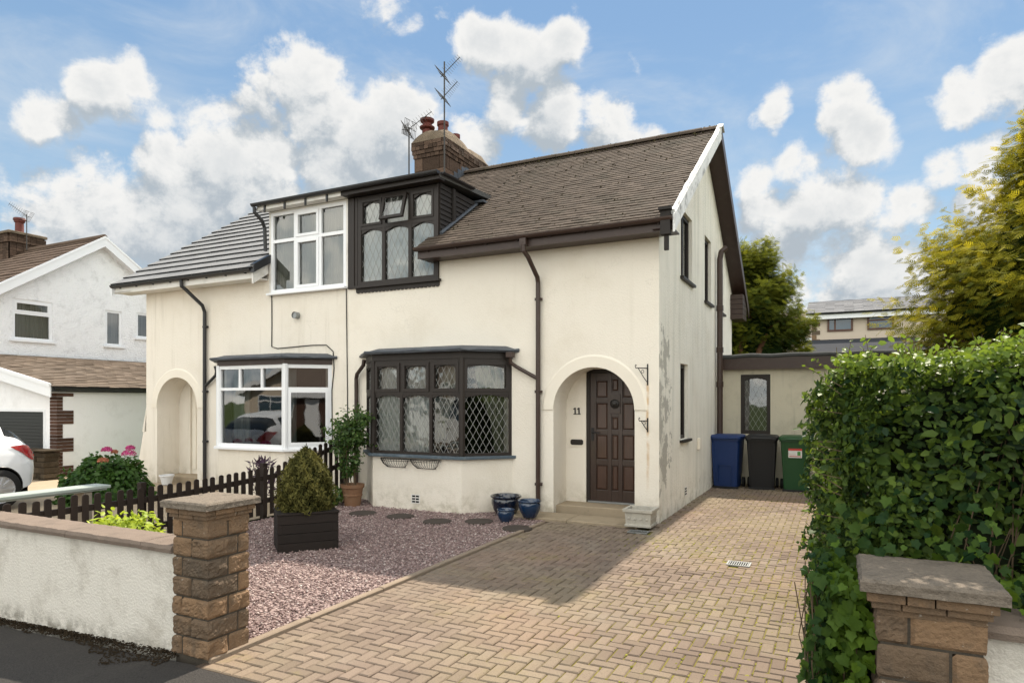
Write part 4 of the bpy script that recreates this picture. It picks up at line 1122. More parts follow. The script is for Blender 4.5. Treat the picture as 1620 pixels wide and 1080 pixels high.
    if not left:
        ec = MB(); ec.box(vx - .16, vx - .03, EY - .06, EY + .03, 3.92, 4.24); ec.box(vx - .18, vx - .01, EY - .10, EY + .05, 4.24, 4.28); ec.box(vx - .12, vx - .06, EY - .02, EY + .03, 3.72, 3.92)
        ec.build('eaves_bracket', 'cheek board', H, bevel=.006)
    else:
        # white verge board where the eaves stop at the dormer
        vb = MB(); ya, yb = EY - .02, FY - .03
        vb.hexa([(-9.695, ya, zr(ya) - .28), (-9.665, ya, zr(ya) - .28), (-9.665, yb, zr(yb) - .28), (-9.695, yb, zr(yb) - .28), (-9.695, ya, zr(ya) - .06), (-9.665, ya, zr(ya) - .06), (-9.665, yb, zr(yb) - .06), (-9.695, yb, zr(yb) - .06)])
        vb.build('bargeboard', 'white paint', H)
        vb = MB(); vb.hexa([(-9.70, ya - .03, zr(ya) - .08), (-9.60, ya - .03, zr(ya) - .08), (-9.60, yb, zr(yb) - .08), (-9.70, yb, zr(yb) - .08), (-9.70, ya - .03, zr(ya) + .075), (-9.60, ya - .03, zr(ya) + .075), (-9.60, yb, zr(yb) + .075), (-9.70, yb, zr(yb) + .075)])
        vb.build('dry_verge', 'black plastic', H)
    # ---- dormer
    x0, x1 = sorted((M(PARTY), M(CH)))
    dm = MB(); ov = .13
    ra, rb = (x0 - (ov if left else 0), x1 + (0 if left else ov))
    dm.hexa([(ra, 8.97, 5.31), (rb, 8.97, 5.31), (rb, 10.75, 5.42), (ra, 10.75, 5.42), (ra, 8.97, 5.40), (rb, 8.97, 5.40), (rb, 10.75, 5.50), (ra, 10.75, 5.50)])
    dm.build('dormer_roof', 'felt', H)
    df = MB(); df.box(ra, rb, 8.945, 8.969, 5.28, 5.41); df.build('dormer_fascia', 'white paint' if left else 'dark timber', H)
    ds = MB(); ds.box(ra, rb, 8.97, FY - .04, 5.285, 5.308); ds.build('dormer_soffit', 'white paint' if left else 'dark timber', H)
    dg = MB(); gutter(dg, (ra - (.06 if left else 0), 8.944, 5.395), (rb + (0 if left else .02), 8.944, 5.395), .052)
    if not left: gutter(dg, (rb + .002, 8.98, 5.39), (rb + .002, 10.0, 5.43), .035, (1, 0, 0))
    else:
        for i in range(4): dg.box(ra + .2 + i * .5, ra + .235 + i * .5, 8.92, 8.944, 5.22, 5.34)
        dg.tube([(ra + .0, 8.89, 5.33), (ra + .0, 8.89, 5.24), (ra + .06, 9.02, 5.10), (ra + .06, 9.08, 4.98), (ra + .06, 9.10, 4.55)], .034, 8)
    dg.build('dormer_gutter', 'black plastic', H)
    ck = MB(); cx = M(CH)
    if not left:
        yb = EY + (5.36 - EZ) / PITCH; zz = zr(FY) - .05; k = 0
        while zz < 5.28:
            z1 = zz + .095; ys = EY + (zz - EZ) / PITCH
            yend = max(FY + .05, EY + (z1 - EZ) / PITCH + .02)
            ck.tone = random.random()
            ck.hexa([(cx, FY - .0, zz), (cx + .034, FY - .0, zz), (cx + .034, 10.62, zz + .0), (cx, 10.62, zz), (cx, FY, z1), (cx + .012, FY, z1), (cx + .012, 10.62, z1), (cx, 10.62, z1)])
            zz += .083; k += 1
        ck.box(cx + .0355, cx + .065, 9.50, 9.58, zr(9.5) - .1, 5.29)
    else:
        ck.poly([(cx, FY - .03, zr(FY) - .1), (cx, FY - .03, 5.31), (cx, 10.7, 5.4), (cx, 10.7, zr(10.7) - .1)])
    ck.build('dormer_cheek', 'cheek board' if not left else 'white paint', H)
    if not left:
        ld = MB(); pts = []
        for i in range(9):
            y = FY - .03 + (10.5 - FY) * i / 8; pts.append((cx + .05, y, zr(y) + .05))
        ld.tube(pts, .028, 6); ld.box(cx + .01, cx + .20, 10.30, 10.52, zr(10.4) + .02, zr(10.4) + .06); ld.build('lead_soakers', 'lead', H)
        th = (5.27 - 3.72)
        P0 = (-7.53, FY - .025, 0); L = 7.53 - 5.885
        us = [0, L / 3, 2 * L / 3, L]
        fr, P = make_window(H, 'dormer_window', P0, (1, 0, 0), (0, -1, 0), [(3.72, 4.72, us), (4.72, 5.275, us)], .07, .065, .075, 'dark timber', 'glass', lead=(.13, .27), camber=.07,
                            sash={(1, 0), (1, 2)}, sashw=.04, opened={(1, 1)})
        drape('curtain', fr, P, .04, L - .04, 3.74, 5.24, -.085, 'net', .007, 26, K=180)
        wp = MB(); wp.box(-7.745, -7.535, FY - .03, FY + .02, 3.68, 5.28); wp.box(-7.66, -7.60, FY - .045, FY - .031, 3.70, 5.27); wp.build('dormer_post', 'dark timber', H, bevel=.004)
        wj = MB(); wj.box(-5.884, -5.858, FY - .04, FY + .05, 3.70, 5.28); wj.build('dormer_jamb', 'dark timber', H)
        sv = MB(); sv.box(-7.60, -5.82, FY - .09, FY - .001, 3.675, 3.715)
        n_ = 22
        for i in range(n_):
            xa = -7.57 + i * (1.72 / n_); r = 1.72 / n_ / 2
            pts = [(xa, FY - .026, 3.674), (xa + 2 * r, FY - .026, 3.674), (xa + 2 * r, FY - .026, 3.622)]
            pts += [(xa + r + r * math.cos(t), FY - .026, 3.622 - r * .8 * math.sin(t)) for t in (math.pi * q / 6 for q in range(1, 6))] + [(xa, FY - .026, 3.622)]
            sv.prism(pts, (0, .024, 0))
        sv.build('dormer_sill', 'dark timber', H)
    else:
        P0 = (-9.60, FY - .03, 0); L = 9.60 - 7.79; us = [0, L / 3, 2 * L / 3, L]
        fr, P = make_window(H, 'dormer_window', P0, (1, 0, 0), (0, -1, 0), [(3.74, 4.71, us), (4.71, 5.25, us)], .06, .06, .07, 'white plastic', 'glass', sash={(0, 1), (1, 1)}, sashw=.05)
        drape('blind', fr, P, .04, L - .04, 3.78, 5.22, -.13, 'blind', .016, 22, K=170)
        wj = MB(); wj.box(-9.645, -9.602, FY - .03, FY + .05, 3.70, 5.28); wj.box(-7.788, -7.752, FY - .028, FY + .02, 3.72, 5.28); wj.box(-9.60, -7.79, FY - .028, FY + .02, 5.252, 5.283)
        wj.build('dormer_trim', 'white paint', H)
        sv = MB(); sv.box(-9.66, -7.77, FY - .10, FY - .001, 3.70, 3.738); sv.build('dormer_sill', 'white plastic', H, bevel=.005)
    # ---- interiors
    it = MB(); a, b = sorted((M(-7.68), M(-4.15)))
    for (a, b, ya, yb, za, zb) in ((*sorted((M(-7.68), M(-4.15))), 9.30, 12.4, .1, 2.46), (*sorted((M(-7.70), M(-5.92))), 9.28, 11.6, 3.2, 5.22)):
        it.poly([(a, yb, za), (b, yb, za), (b, yb, zb), (a, yb, zb)]); it.poly([(a, ya, za), (a, yb, za), (a, yb, zb), (a, ya, zb)]); it.poly([(b, ya, za), (b, yb, za), (b, yb, zb), (b, ya, zb)])
        it.poly([(a, ya, za), (b, ya, za), (b, yb, za), (a, yb, za)]); it.poly([(a, ya, zb), (b, ya, zb), (b, yb, zb), (a, yb, zb)])
    it.build('room_interior', 'interior', H)
    # ---- downpipes
    dp = MB()
    def brk(x, y, z):
        dp.box(x - .05, x + .05, y - .015, y + .055, z - .02, z + .02); dp.tube([(x + .045, y - .03, z), (x + .085, y - .03, z)], .012, 6)
    if not left:
        px_ = -4.06; py_ = FY - .055
        dp.box(-4.19, -4.09, EY - .06, EY + .03, 4.00, 4.10)
        dp.tube([(-4.14, EY - .03, 4.05), (-4.14, EY - .02, 3.92), (-4.10, EY + .05, 3.84), (px_, py_ - .03, 3.58), (px_, py_, 3.50), (px_, py_, .06)], .036, 10)
        for z in (3.25, 1.85, .45): brk(px_, py_, z)
        # branches from the bay roof
        dp.tube([(-4.50, 9.04, 2.40), (-4.50, 9.06, 2.30), (-4.42, 9.10, 2.235), (-4.07, 9.105, 2.05)], .030, 8); dp.box(-4.55, -4.45, 8.99, 9.10, 2.38, 2.46)
        dp.build('downpipe', plast, H)
        dp = MB(); dp.tube([(-7.28, 9.0, 2.42), (-7.30, 9.0, 2.32), (-7.50, 9.08, 2.18), (-7.54, 9.105, 2.10), (-7.54, 9.105, .05)], .034, 8); dp.build('downpipe', plast, H)
        dp = MB(); X_ = GABLE + .09; 
        dp.tube([(X_, 13.9, -.02), (X_, 13.9, 4.60), (X_ + .03, 13.9, 4.75), (X_ + .12, 13.95, 4.83)], .058, 10)
        for z in (.6, 2.05, 2.75, 3.6): dp.lathe((X_, 13.9, z), [(.058, -.06), (.072, -.055), (.072, .055), (.058, .06)], 10)
        dp.build('soil_pipe', plast, H)
    else:
        px_ = -11.39; py_ = FY - .055
        dp.tube([(-11.62, EY - .03, 4.10), (-11.62, EY - .02, 3.98), (-11.58, EY + .04, 3.92), (px_, py_ - .05, 3.62), (px_, py_, 3.50), (px_, py_, -.02)], .036, 10)
        for z in (3.2, 1.9, .9): brk(px_, py_, z)
        dp.tube([(-10.98, 9.02, 2.40), (-10.98, 9.05, 2.30), (-11.05, 9.09, 2.22), (-11.36, 9.105, 2.02)], .030, 8)
        dp.build('downpipe', plast, H)
        vt = MB(); vt.lathe((-8.95, FY - .10, 3.29), [(.0, .02), (.058, .02), (.062, .0), (.062, .105)], 14, 'y'); vt.build('flue_vent', 'galvanised', H)
        cb = MB(); yy = FY - .012
        cb.tube([(-9.60, yy, 3.70), (-9.595, yy, 3.2), (-9.60, yy, 2.74), (-9.45, yy, 2.70), (-8.6, yy, 2.73), (-8.26, yy, 2.72), (-8.10, yy, 2.60), (-8.08, yy, 2.3), (-8.13, yy, 1.9), (-8.12, yy, 1.0)], .009, 6)
        cb.tube([(-7.80, yy, 3.70), (-7.79, yy, 3.0), (-7.78, yy, 2.3), (-7.77, yy, 1.4)], .008, 6)
        cb.build('cable', 'iron', H)
        bt = MB(); gx_ = M(GABLE)
        bt.hexa([(gx_ - .42, FY + .01, -.2), (gx_ + .0, FY + .01, -.2), (gx_, FY + .35, -.2), (gx_ - .42, FY + .35, -.2), (gx_ - .12, FY + .01, 1.05), (gx_, FY + .01, 1.05), (gx_, FY + .35, 1.05), (gx_ - .12, FY + .35, 1.05)])
        bt.hexa([(gx_ - .15, FY + .005, 1.05), (gx_ - .08, FY + .005, 1.05), (gx_ - .08, FY + .36, 1.05), (gx_ - .15, FY + .36, 1.05), (gx_ - .03, FY + .005, 1.52), (gx_ + .0, FY + .005, 1.60), (gx_, FY + .36, 1.60), (gx_ - .03, FY + .36, 1.52)])
        bt.build('buttress', 'cream render worn', H, bevel=.02)
    if not left:
        # gable windows: each a frame with pane, and a sill
        for (ya, yb, za, zb) in holes:
            U = Vector((0, 1, 0)); L = yb - ya
            rows = [(za, zb, [0, L / 2, L] if L > .65 else [0, L])]
            make_window(H, 'gable_window', (GABLE - .06, ya, 0), U, (1, 0, 0), rows, .06, .05, .05, 'dark timber', 'glass')
            s2 = MB(); s2.box(GABLE - .05, GABLE + .06, ya - .06, yb + .06, za - .045, za - .002); s2.build('window_sill', 'dark timber', H, bevel=.005)
        # air bricks
        for (O_, U_, N_) in (((-6.02, 8.60, .10), (1, 0, 0), (0, -1, 0)), ((GABLE, 10.85, .16), (0, 1, 0), (1, 0, 0))):
            Q = Pan(O_, U_, N_); ab = MB(); Q.bar(ab, 0, .165, 0, .145, .001, .008)
            for i in range(3):
                for j in range(2): Q.bar(ab, .018 + j * .07, .018 + j * .07 + .058, .016 + i * .043, .016 + i * .043 + .026, .0085, .0095)
            ab.mat = 0
            k = 6; m_ = [0 if i < 6 else 1 for i in range(len(ab.f))]; ab.m = m_
            ab.build('air_brick', ['white paint', 'void'], H, recalc=False)
        vg = MB(); vg.box(GABLE + .001, GABLE + .05, 11.95, 12.12, .85, 1.05); vg.build('wall_vent', 'moulding', H, bevel=.006)
    return H
HR = semi(False)
HL = semi(True)

# chimney on the party wall (part of the right-hand house)
def chimney(H):
    cb = MB(); x0, x1, y0, y1 = -8.18, -7.42, 11.8, 13.6
    z = 5.3; row = 0
    def course(xa, xb, ya, yb, z, h, ln, off):
        for (A, B, face) in (((xa, ya), (xb, ya), 'f'), ((xb, ya), (xb, yb), 'r'), ((xa, ya), (xa, yb), 'l'), ((xa, yb), (xb, yb), 'b')):
            L = math.hypot(B[0] - A[0], B[1] - A[1]); s_ = -off * ln
            while s_ < L - .02:
                a, b = max(0, s_ + .005), min(L, s_ + ln - .005); s_ += ln
                if b - a < .02: continue
                cb.tone = random.random(); t = .10; j = random.gauss(0, .004)
                if face == 'f': cb.box(xa + a, xa + b, ya + j, ya + t, z, z + h - .008)
                elif face == 'b': cb.box(xa + a, xa + b, yb - t, yb + j, z, z + h - .008)
                elif face == 'r': cb.box(xb - t, xb + j, ya + max(a, .1), ya + b, z, z + h - .008)
                else: cb.box(xa + j, xa + t, ya + max(a, .1), ya + b, z, z + h - .008)
    while z < 6.86:
        course(x0, x1, y0, y1, z, .27, .42, .5 * (row % 2)); z += .27; row += 1
    for k, (o, ln) in enumerate(((.020, .11), (.040, .22), (.055, .11), (.055, .22))):
        course(x0 - o, x1 + o, y0 - o, y1 + o, z, .085, ln, .5 * (k % 2)); z += .085
    ztop = z
    cb.tone = .3; cb.box(x0 + .03, x1 - .03, y0 + .03, y1 - .03, 5.0, ztop - .01)
    c = cb.build('chimney', 'chimney stone', H)
    fl = MB()                                       # two rounded mortar mounds
    def mound(xa, xb, ya, yb, z0, h):
        nx, ny = 12, 14; idx = {}
        base = len(fl.v)
        for i in range(nx + 1):
            for j in range(ny + 1):
                u, v = i / nx * 2 - 1, j / ny * 2 - 1
                q = max(0, 1 - abs(u) ** 3.2) ** .5 * max(0, 1 - abs(v) ** 3.2) ** .5
                x, y = xa + (xb - xa) * (i / nx), ya + (yb - ya) * (j / ny)
                fl.v.append((x, y, z0 + h * q + .03 * nz((x, y, 2), 5) * (q > 0)))
        for i in range(nx):
            for j in range(ny):
                a = base + i * (ny + 1) + j; fl.f.append((a, a + ny + 1, a + ny + 2, a + 1)); fl.t.append(.5); fl.m.append(0)
    mound(x0 - .055, x1 + .055, y0 - .055, 12.85, ztop - .005, .32); mound(x0 - .05, x1 + .055, 12.80, y1 + .055, ztop - .006, .24)
    fl.build('chimney_flaunching', 'flaunching', c, smooth=True)
    zt = ztop + .26
    def pot(x, y, z0, cowl, r=.115, h=.34):
        p = MB(); p.lathe((x, y, z0), [(r * 1.12, 0), (r, .04), (r * .92, h - .09), (r * 1.12, h - .07), (r * 1.12, h), (r * .8, h), (r * .75, h - .15)], 18)
        o = p.build('chimney_pot', 'red clay', c, smooth=True)
        if cowl:
            q = MB(); q.lathe((x, y, z0 + .05), [(r * 1.05, 0), (r * 1.55, .05), (r * 1.6, .08), (r * 1.0, .11), (r * 1.0, .17), (r * 1.5, .22), (r * 1.55, .25), (r * .8, .31), (0, .32)], 18)
            q.build('chimney_cowl', 'red clay', c, smooth=True)
    pot(-8.02, 12.05, zt - .05, False, .10, .14); 
    q = MB(); r = .105; q.lathe((-8.02, 12.05, zt + .08), [(r * .9, 0), (r * .9, .02), (r * 1.55, .05), (r * 1.6, .08), (r * 1.05, .11), (r * .95, .16), (r * 1.45, .20), (r * 1.5, .25), (r * .9, .28), (0, .285)], 18); q.build('chimney_cowl', 'red clay', c, smooth=True)
    pot(-7.68, 12.15, zt - .08, False, .115, .32); pot(-7.60, 12.55, zt - .12, False, .09, .22)
    # stepped lead flashing at the foot
    ld = MB()
    for i in range(6):
        y = 11.85 + i * .16; ld.box(x1 + .004, x1 + .012, y, y + .15, zr(y) - .05, zr(y) + .24)
    ld.box(x1 + .013, x1 + .15, 11.80, 12.72, zr(12.2) - .36, zr(12.2) - .34)
    ld.build('lead_flashing', 'lead', c)
    return zt
CZ = chimney(HR)

# ================================================================== NEIGHBOURING BUILDINGS
def annexe():
    H = thing('flat_roofed_annexe', 'low cream annexe with brown fascia, flat felt roof and one leaded window behind the bins', 'annexe', (-.6, 15.5, 0))
    AY = 14.40; x0, x1 = GABLE + .002, 1.6; w = MB(); h = (-1.80, -1.22, 1.03, 2.26)
    wall_grid(w, lambda u, z, d: (u, AY + d, z), x0, x1, -.2, 2.42, [h], .10)
    w.poly([(x1, AY, -.2), (x1, 17.5, -.2), (x1, 17.5, 2.42), (x1, AY, 2.42)])
    w.build('wall', 'annexe render', H)
    fa = MB(); fa.box(x0, x1 + .1, AY - .13, AY - .10, 2.36, 2.60); fa.box(x0, x1 + .1, AY - .10, AY, 2.365, 2.385); fa.build('fascia', 'brown plastic', H)
    rf = MB(); rf.box(x0, x1 + .12, AY - .097, 17.6, 2.60, 2.62)
    pts = [(x0 + (x1 + .1 - x0) * i / 30, AY - .115, 2.635 + .022 * nz((i * .31, 4, 1), 1.0)) for i in range(31)]
    rf.tube(pts, .045, 7); rf.build('roof', 'felt', H, smooth=True)
    make_window(H, 'window', (h[0], AY + .03, 0), (1, 0, 0), (0, -1, 0), [(h[2], h[3], [0, h[1] - h[0]])], .075, .05, .06, 'dark timber', 'glass', lead=(.115, .20), camber=.05)
    it = MB(); a, b, ya, yb, za, zb = -2.1, -.9, AY + .12, 16.4, .6, 2.5
    it.poly([(a, yb, za), (b, yb, za), (b, yb, zb), (a, yb, zb)]); it.poly([(a, ya, za), (a, yb, za), (a, yb, zb), (a, ya, zb)]); it.poly([(b, ya, za), (b, yb, za), (b, yb, zb), (b, ya, zb)]); it.poly([(a, ya, za), (b, ya, za), (b, yb, za), (a, yb, za)]); it.poly([(a, ya, zb), (b, ya, zb), (b, yb, zb), (a, yb, zb)])
    it.build('room_interior', 'interior', H)
annexe()

def neighbour():
    GX = -20.65; AX = -20.38
    H = thing('rendered_house', 'white roughcast house with white bargeboards and a tan tiled lean-to garage', 'house', (-24, 12.7, 0))
    ws = [(10.20, 12.10, 3.60, 4.45), (14.30, 14.95, 3.55, 4.62), (15.55, 16.0, 3.75, 4.55)]
    ws = []
    def onwall(px, py):                       # where a sight line meets the gable plane
        k = (px - 810) / F_PX; d = CF + CR * k; t = (GX) / d.x; return d.y * t, EYE + (635 - py) / F_PX * t
    for (pa, pb, ta, tb) in ((20, 83, 471, 536), (167, 193, 490, 546), (216, 240, 494, 534)):
        ya, zt = onwall(pa, ta); yb, _ = onwall(pb, ta); _, zb = onwall(pa, tb)
        ws.append((ya, yb, zb, zt))
    g = MB()
    cuts = sorted({FY, RY, BY + .6, *[h[0] for h in ws], *[h[1] for h in ws]})
    for a, b in zip(cuts[:-1], cuts[1:]):
        hs = [h for h in ws if h[0] < (a + b) / 2 < h[1]]; z = -.3
        for h in hs: g.poly([(GX, a, z), (GX, b, z), (GX, b, h[2]), (GX, a, h[2])]); z = h[3]
        g.poly([(GX, a, z), (GX, b, z), (GX, b, zr(b) - .05), (GX, a, zr(a) - .05)])
    for (a, b, c, d) in ws:
        D = -.09
        g.poly([(GX, a, c), (GX, a, d), (GX + D, a, d), (GX + D, a, c)]); g.poly([(GX, b, c), (GX, b, d), (GX + D, b, d), (GX + D, b, c)])
        g.poly([(GX, a, c), (GX, b, c), (GX + D, b, c), (GX + D, a, c)]); g.poly([(GX, a, d), (GX, b, d), (GX + D, b, d), (GX + D, a, d)])
    g.poly([(-31, FY, -.3), (GX, FY, -.3), (GX, FY, 4.3), (-31, FY, 4.3)])
    g.build('wall', 'roughcast', H)
    for i, (a, b, c, d) in enumerate(ws):
        L = b - a
        rows = [(c, c + (d - c) * .66, [0, L]), (c + (d - c) * .66, d, [0, L])] if i == 0 else [(c, d, [0, L])]
        fr, P = make_window(H, 'window', (GX - .03, a, 0), (0, 1, 0), (1, 0, 0), rows, .07, .07, .06, 'white plastic', 'glass', sash={(1, 0)} if i == 0 else ())
        drape('curtain', fr, P, .03, L - .03, c, d, -.14, 'blind' if i == 0 else 'curtain grey', .03, 14 if i == 0 else 6)
        s = MB(); s.box(GX - .02, GX + .07, a - .08, b + .08, c - .06, c - .002); s.build('window_sill', 'white plastic', fr)
    it = MB(); it.box(GX - 3, GX - .5, 9.6, 16, .2, 4.2); it.build('room_interior', 'interior', H)
    sb = MB()
    for ya, yb in ((EY, RY), (RY, 2 * RY - EY)):
        lo, hi = ya, yb
        sb.hexa([(-32, lo, zr(lo) - .07), (AX, lo, zr(lo) - .07), (AX, hi, zr(hi) - .07), (-32, hi, zr(hi) - .07), (-32, lo, zr(lo)), (AX, lo, zr(lo)), (AX, hi, zr(hi)), (-32, hi, zr(hi))])
    rf = sb.build('roof', 'felt', H)
    tl = MB(); tiles(tl, (-32, EY - .05, zr(EY - .05)), (1, 0, 0), VS, 32 + AX, SL + .05, .30, .40, .026, .003, stagger=0)
    tl.build('roof_tiles', 'neighbour tile', rf, recalc=False)
    rd = MB(); rd.tube([(-32, RY, RZ + .02), (AX, RY, RZ + .02)], .09, 10); rd.build('ridge_tiles', 'neighbour tile', rf)
    for (ya, yb) in ((EY - .05, RY), (RY, 2 * RY - EY + .05)):
        for (o, t, dz0, dz1) in ((.002, .03, -.27, -.02), (.002, .05, -.02, .05)):
            b_ = MB(); x0, x1 = AX + o, AX + t
            b_.hexa([(x0, ya, zr(ya) + dz0), (x1, ya, zr(ya) + dz0), (x1, yb, zr(yb) + dz0), (x0, yb, zr(yb) + dz0), (x0, ya, zr(ya) + dz1), (x1, ya, zr(ya) + dz1), (x1, yb, zr(yb) + dz1), (x0, yb, zr(yb) + dz1)])
            b_.build('bargeboard', 'white plastic', H)
        s = MB(); s.poly([(GX, ya, zr(ya) - .22), (AX, ya, zr(ya) - .22), (AX, yb, zr(yb) - .22), (GX, yb, zr(yb) - .22)]); s.build('verge_soffit', 'white plastic', H)
    dp = MB(); dp.tube([(GX + .08, 15.15, 2.95), (GX + .08, 15.15, 4.75)], .06, 10); dp.lathe((GX + .08, 15.15, 2.93), [(.13, 0), (.07, .12)], 10); dp.build('soil_pipe', 'black plastic', H)
    # garage
    gx0, gx1, gy0, gy1 = -20.648, -16.05, 8.90, 17.5; ze, zt = 2.06, 3.00
    w = MB()
    w.poly([(gx1, gy0, -.3), (gx1, gy1, -.3), (gx1, gy1, ze), (gx1, gy0, ze)])
    sl = (zt - ze) / (gx1 - gx0)
    wall_grid(w, lambda u, z, d: (u, gy0 + d, z), gx0, gx1, -.3, ze, [(-19.9, -16.58, -.3, 1.46)], .12)
    w.poly([(gx0, gy0, ze), (gx1, gy0, ze), (gx0, gy0, zt)])
    gw = w.build('garage_wall', 'garage white', H)
    q = MB(); z = -.1; k = 0
    while z < 1.86:
        q.tone = random.random(); q.box(gx1 - .26, gx1 + .012, gy0 - .012, gy0 + (.36 if (k // 4) % 2 == 0 else .12), z, z + .072); z += .08; k += 1
    q.build('brick_quoin', 'brick brown', gw)
    d = MB(); z = -.2
    while z < 1.44:
        d.box(-19.85, -16.62, gy0 + .06, gy0 + .09 + .01 * (int(z * 100) % 2), z, z + .072); z += .078
    d.box(-19.9, -16.58, gy0 + .10, gy0 + .11, -.2, 1.46); d.build('garage_door', 'shutter black', H)
    df = MB(); df.box(-16.58, -16.48, gy0 - .01, gy0 + .12, -.2, 1.46); df.box(-19.9, -16.48, gy0 - .01, gy0 + .12, 1.462, 1.52); df.build('garage_door_frame', 'white plastic', H)
    V = Vector((-1, 0, sl)).normalized(); L = math.hypot(gx1 + .12 - gx0, zt - ze)
    s = MB(); s.hexa([(gx1 + .12, gy0 - .2, ze - .14), (gx1 + .12, gy1, ze - .14), (gx0, gy1, zt - .12), (gx0, gy0 - .2, zt - .12), (gx1 + .12, gy0 - .2, ze - .03), (gx1 + .12, gy1, ze - .03), (gx0, gy1, zt), (gx0, gy0 - .2, zt)])
    gr = s.build('garage_roof', 'felt', H)
    tl = MB(); tiles(tl, (gx1 + .16, gy0 - .18, ze - .03), (0, 1, 0), V, gy1 - gy0, L, .23, .26, .02, .004, stagger=.5); tl.build('garage_roof_tiles', 'garage tile', gr, recalc=False)
    bb = MB(); y = gy0 - .21
    for (yy, dz0, dz1) in ((y - .025, -.26, -.01), (y - .05, -.03, .05)):
        bb.hexa([(gx1 + .16, yy, ze + dz0), (gx1 + .16, y, ze + dz0), (gx0, y, zt + dz0), (gx0, yy, zt + dz0), (gx1 + .16, yy, ze + dz1), (gx1 + .16, y, ze + dz1), (gx0, y, zt + dz1), (gx0, yy, zt + dz1)])
    bb.build('garage_bargeboard', 'white plastic', H)
    gt = MB(); gutter(gt, (gx1 + .125, gy0 - .15, ze - .04), (gx1 + .125, gy1, ze - .04), .055, (1, 0, 0)); gt.build('garage_gutter', 'black plastic', H)
    # chimney beyond the ridge
    c = MB(); cx, cy = -25.2, 12.7; z = 6.2; row = 0
    for r in range(12):
        o = .0 if r < 9 else .05; c.tone = random.random()
        for i in range(5):
            for f_ in (0, 1):
                c.tone = random.random()
                c.box(cx - .55 - o + i * .22, cx - .55 - o + i * .22 + .21, cy - .5 - o + f_ * .9, cy - .4 - o + f_ * (1.0 + 2 * o), z, z + .085)
            c.box(cx + .45, cx + .55 + o, cy - .5 + i * .2, cy - .5 + i * .2 + .19, z, z + .085)
        z += .092
    c.box(cx - .5, cx + .5, cy - .45, cy + .45, 5.8, z + .02)
    ch = c.build('chimney', 'chimney stone', H)
    b_ = MB(); b_.bbox(cx - .66, cx + .66, cy - .6, cy + .6, z + .0, z + .09, .02); b_.build('chimney_cap', 'flaunching', ch)
    p = MB(); p.lathe((cx + .12, cy, z + .08), [(.15, 0), (.13, .06), (.125, .42), (.16, .45), (.16, .50), (.19, .51), (.17, .58), (.0, .60)], 16); p.build('chimney_pot', 'red clay', ch, smooth=True)
    return z
NZ = neighbour()

def aerial(name, label, base, top, booms, elems_mat='aerial metal', group=None):
    a = thing(name, label, 'aerial', base)
    m = MB(); m.tube([base, top], .016, 8)
    m.build('mast', 'aerial metal', a)
    for (z, vec, ln, kind) in booms:
        O = Vector((base[0], base[1], z)) + Vector((0, -.01, 0)); v = Vector(vec).normalized()
        b = MB(); b.tube([O - v * .10, O + v * ln], .008, 6)
        side = v.cross(Vector((0, 0, 1))).normalized(); up = side.cross(v).normalized()
        n_ = 9
        for i in range(n_):
            p_ = O + v * (ln * (.12 + .86 * i / (n_ - 1))); h = .13 - .05 * i / n_
            e = up if kind == 'v' else side
            b.tube([p_ - e * h, p_ + e * h], .0035, 4)
        for s_ in (-1, 1):                         # mesh reflector at the back
            q = O - v * .04
            for k in range(4):
                w_ = .05 + k * .045
                if kind == 'v': b.tube([q + side * s_ * w_ - up * .17, q + side * s_ * w_ + up * .17], .004, 4)
                else: b.tube([q + up * s_ * w_ - side * .17, q + up * s_ * w_ + side * .17], .004, 4)
            if kind == 'v':
                for zz in (-.17, 0, .17): b.tube([q + side * s_ * .02 + up * zz, q + side * s_ * .19 + up * zz], .005, 4)
            else:
                for zz in (-.17, .17): b.tube([q + up * s_ * .02 + side * zz, q + up * s_ * .19 + side * zz], .005, 4)
        b.build('antenna', 'aerial metal', a)
    return a
AD = (.55, .65, .30)
aerial('tv_aerial', 'tall TV aerial mast with two stacked antennas strapped to the near corner of the chimney', (-7.36, 11.70, 6.45), (-7.36, 11.70, 8.80),
       [(8.55, (.9, .25, .85), .46, 'v'), (8.08, (.9, .25, .9), .40, 'v')])
aerial('tv_aerial', 'short TV aerial with one long antenna on the left side of the chimney stack', (-8.29, 11.75, 6.3), (-8.29, 11.75, 7.62), [(7.58, (.75, .35, .62), .62, 'v'), (7.58, (-.8, .1, .12), .20, 'v')])
aerial('tv_aerial', 'small TV aerial beside the red chimney pot of the white neighbouring house', (-24.45, 12.6, 6.8), (-24.45, 12.6, 8.0), [(7.95, (-.75, -.3, .55), .75, 'v')])

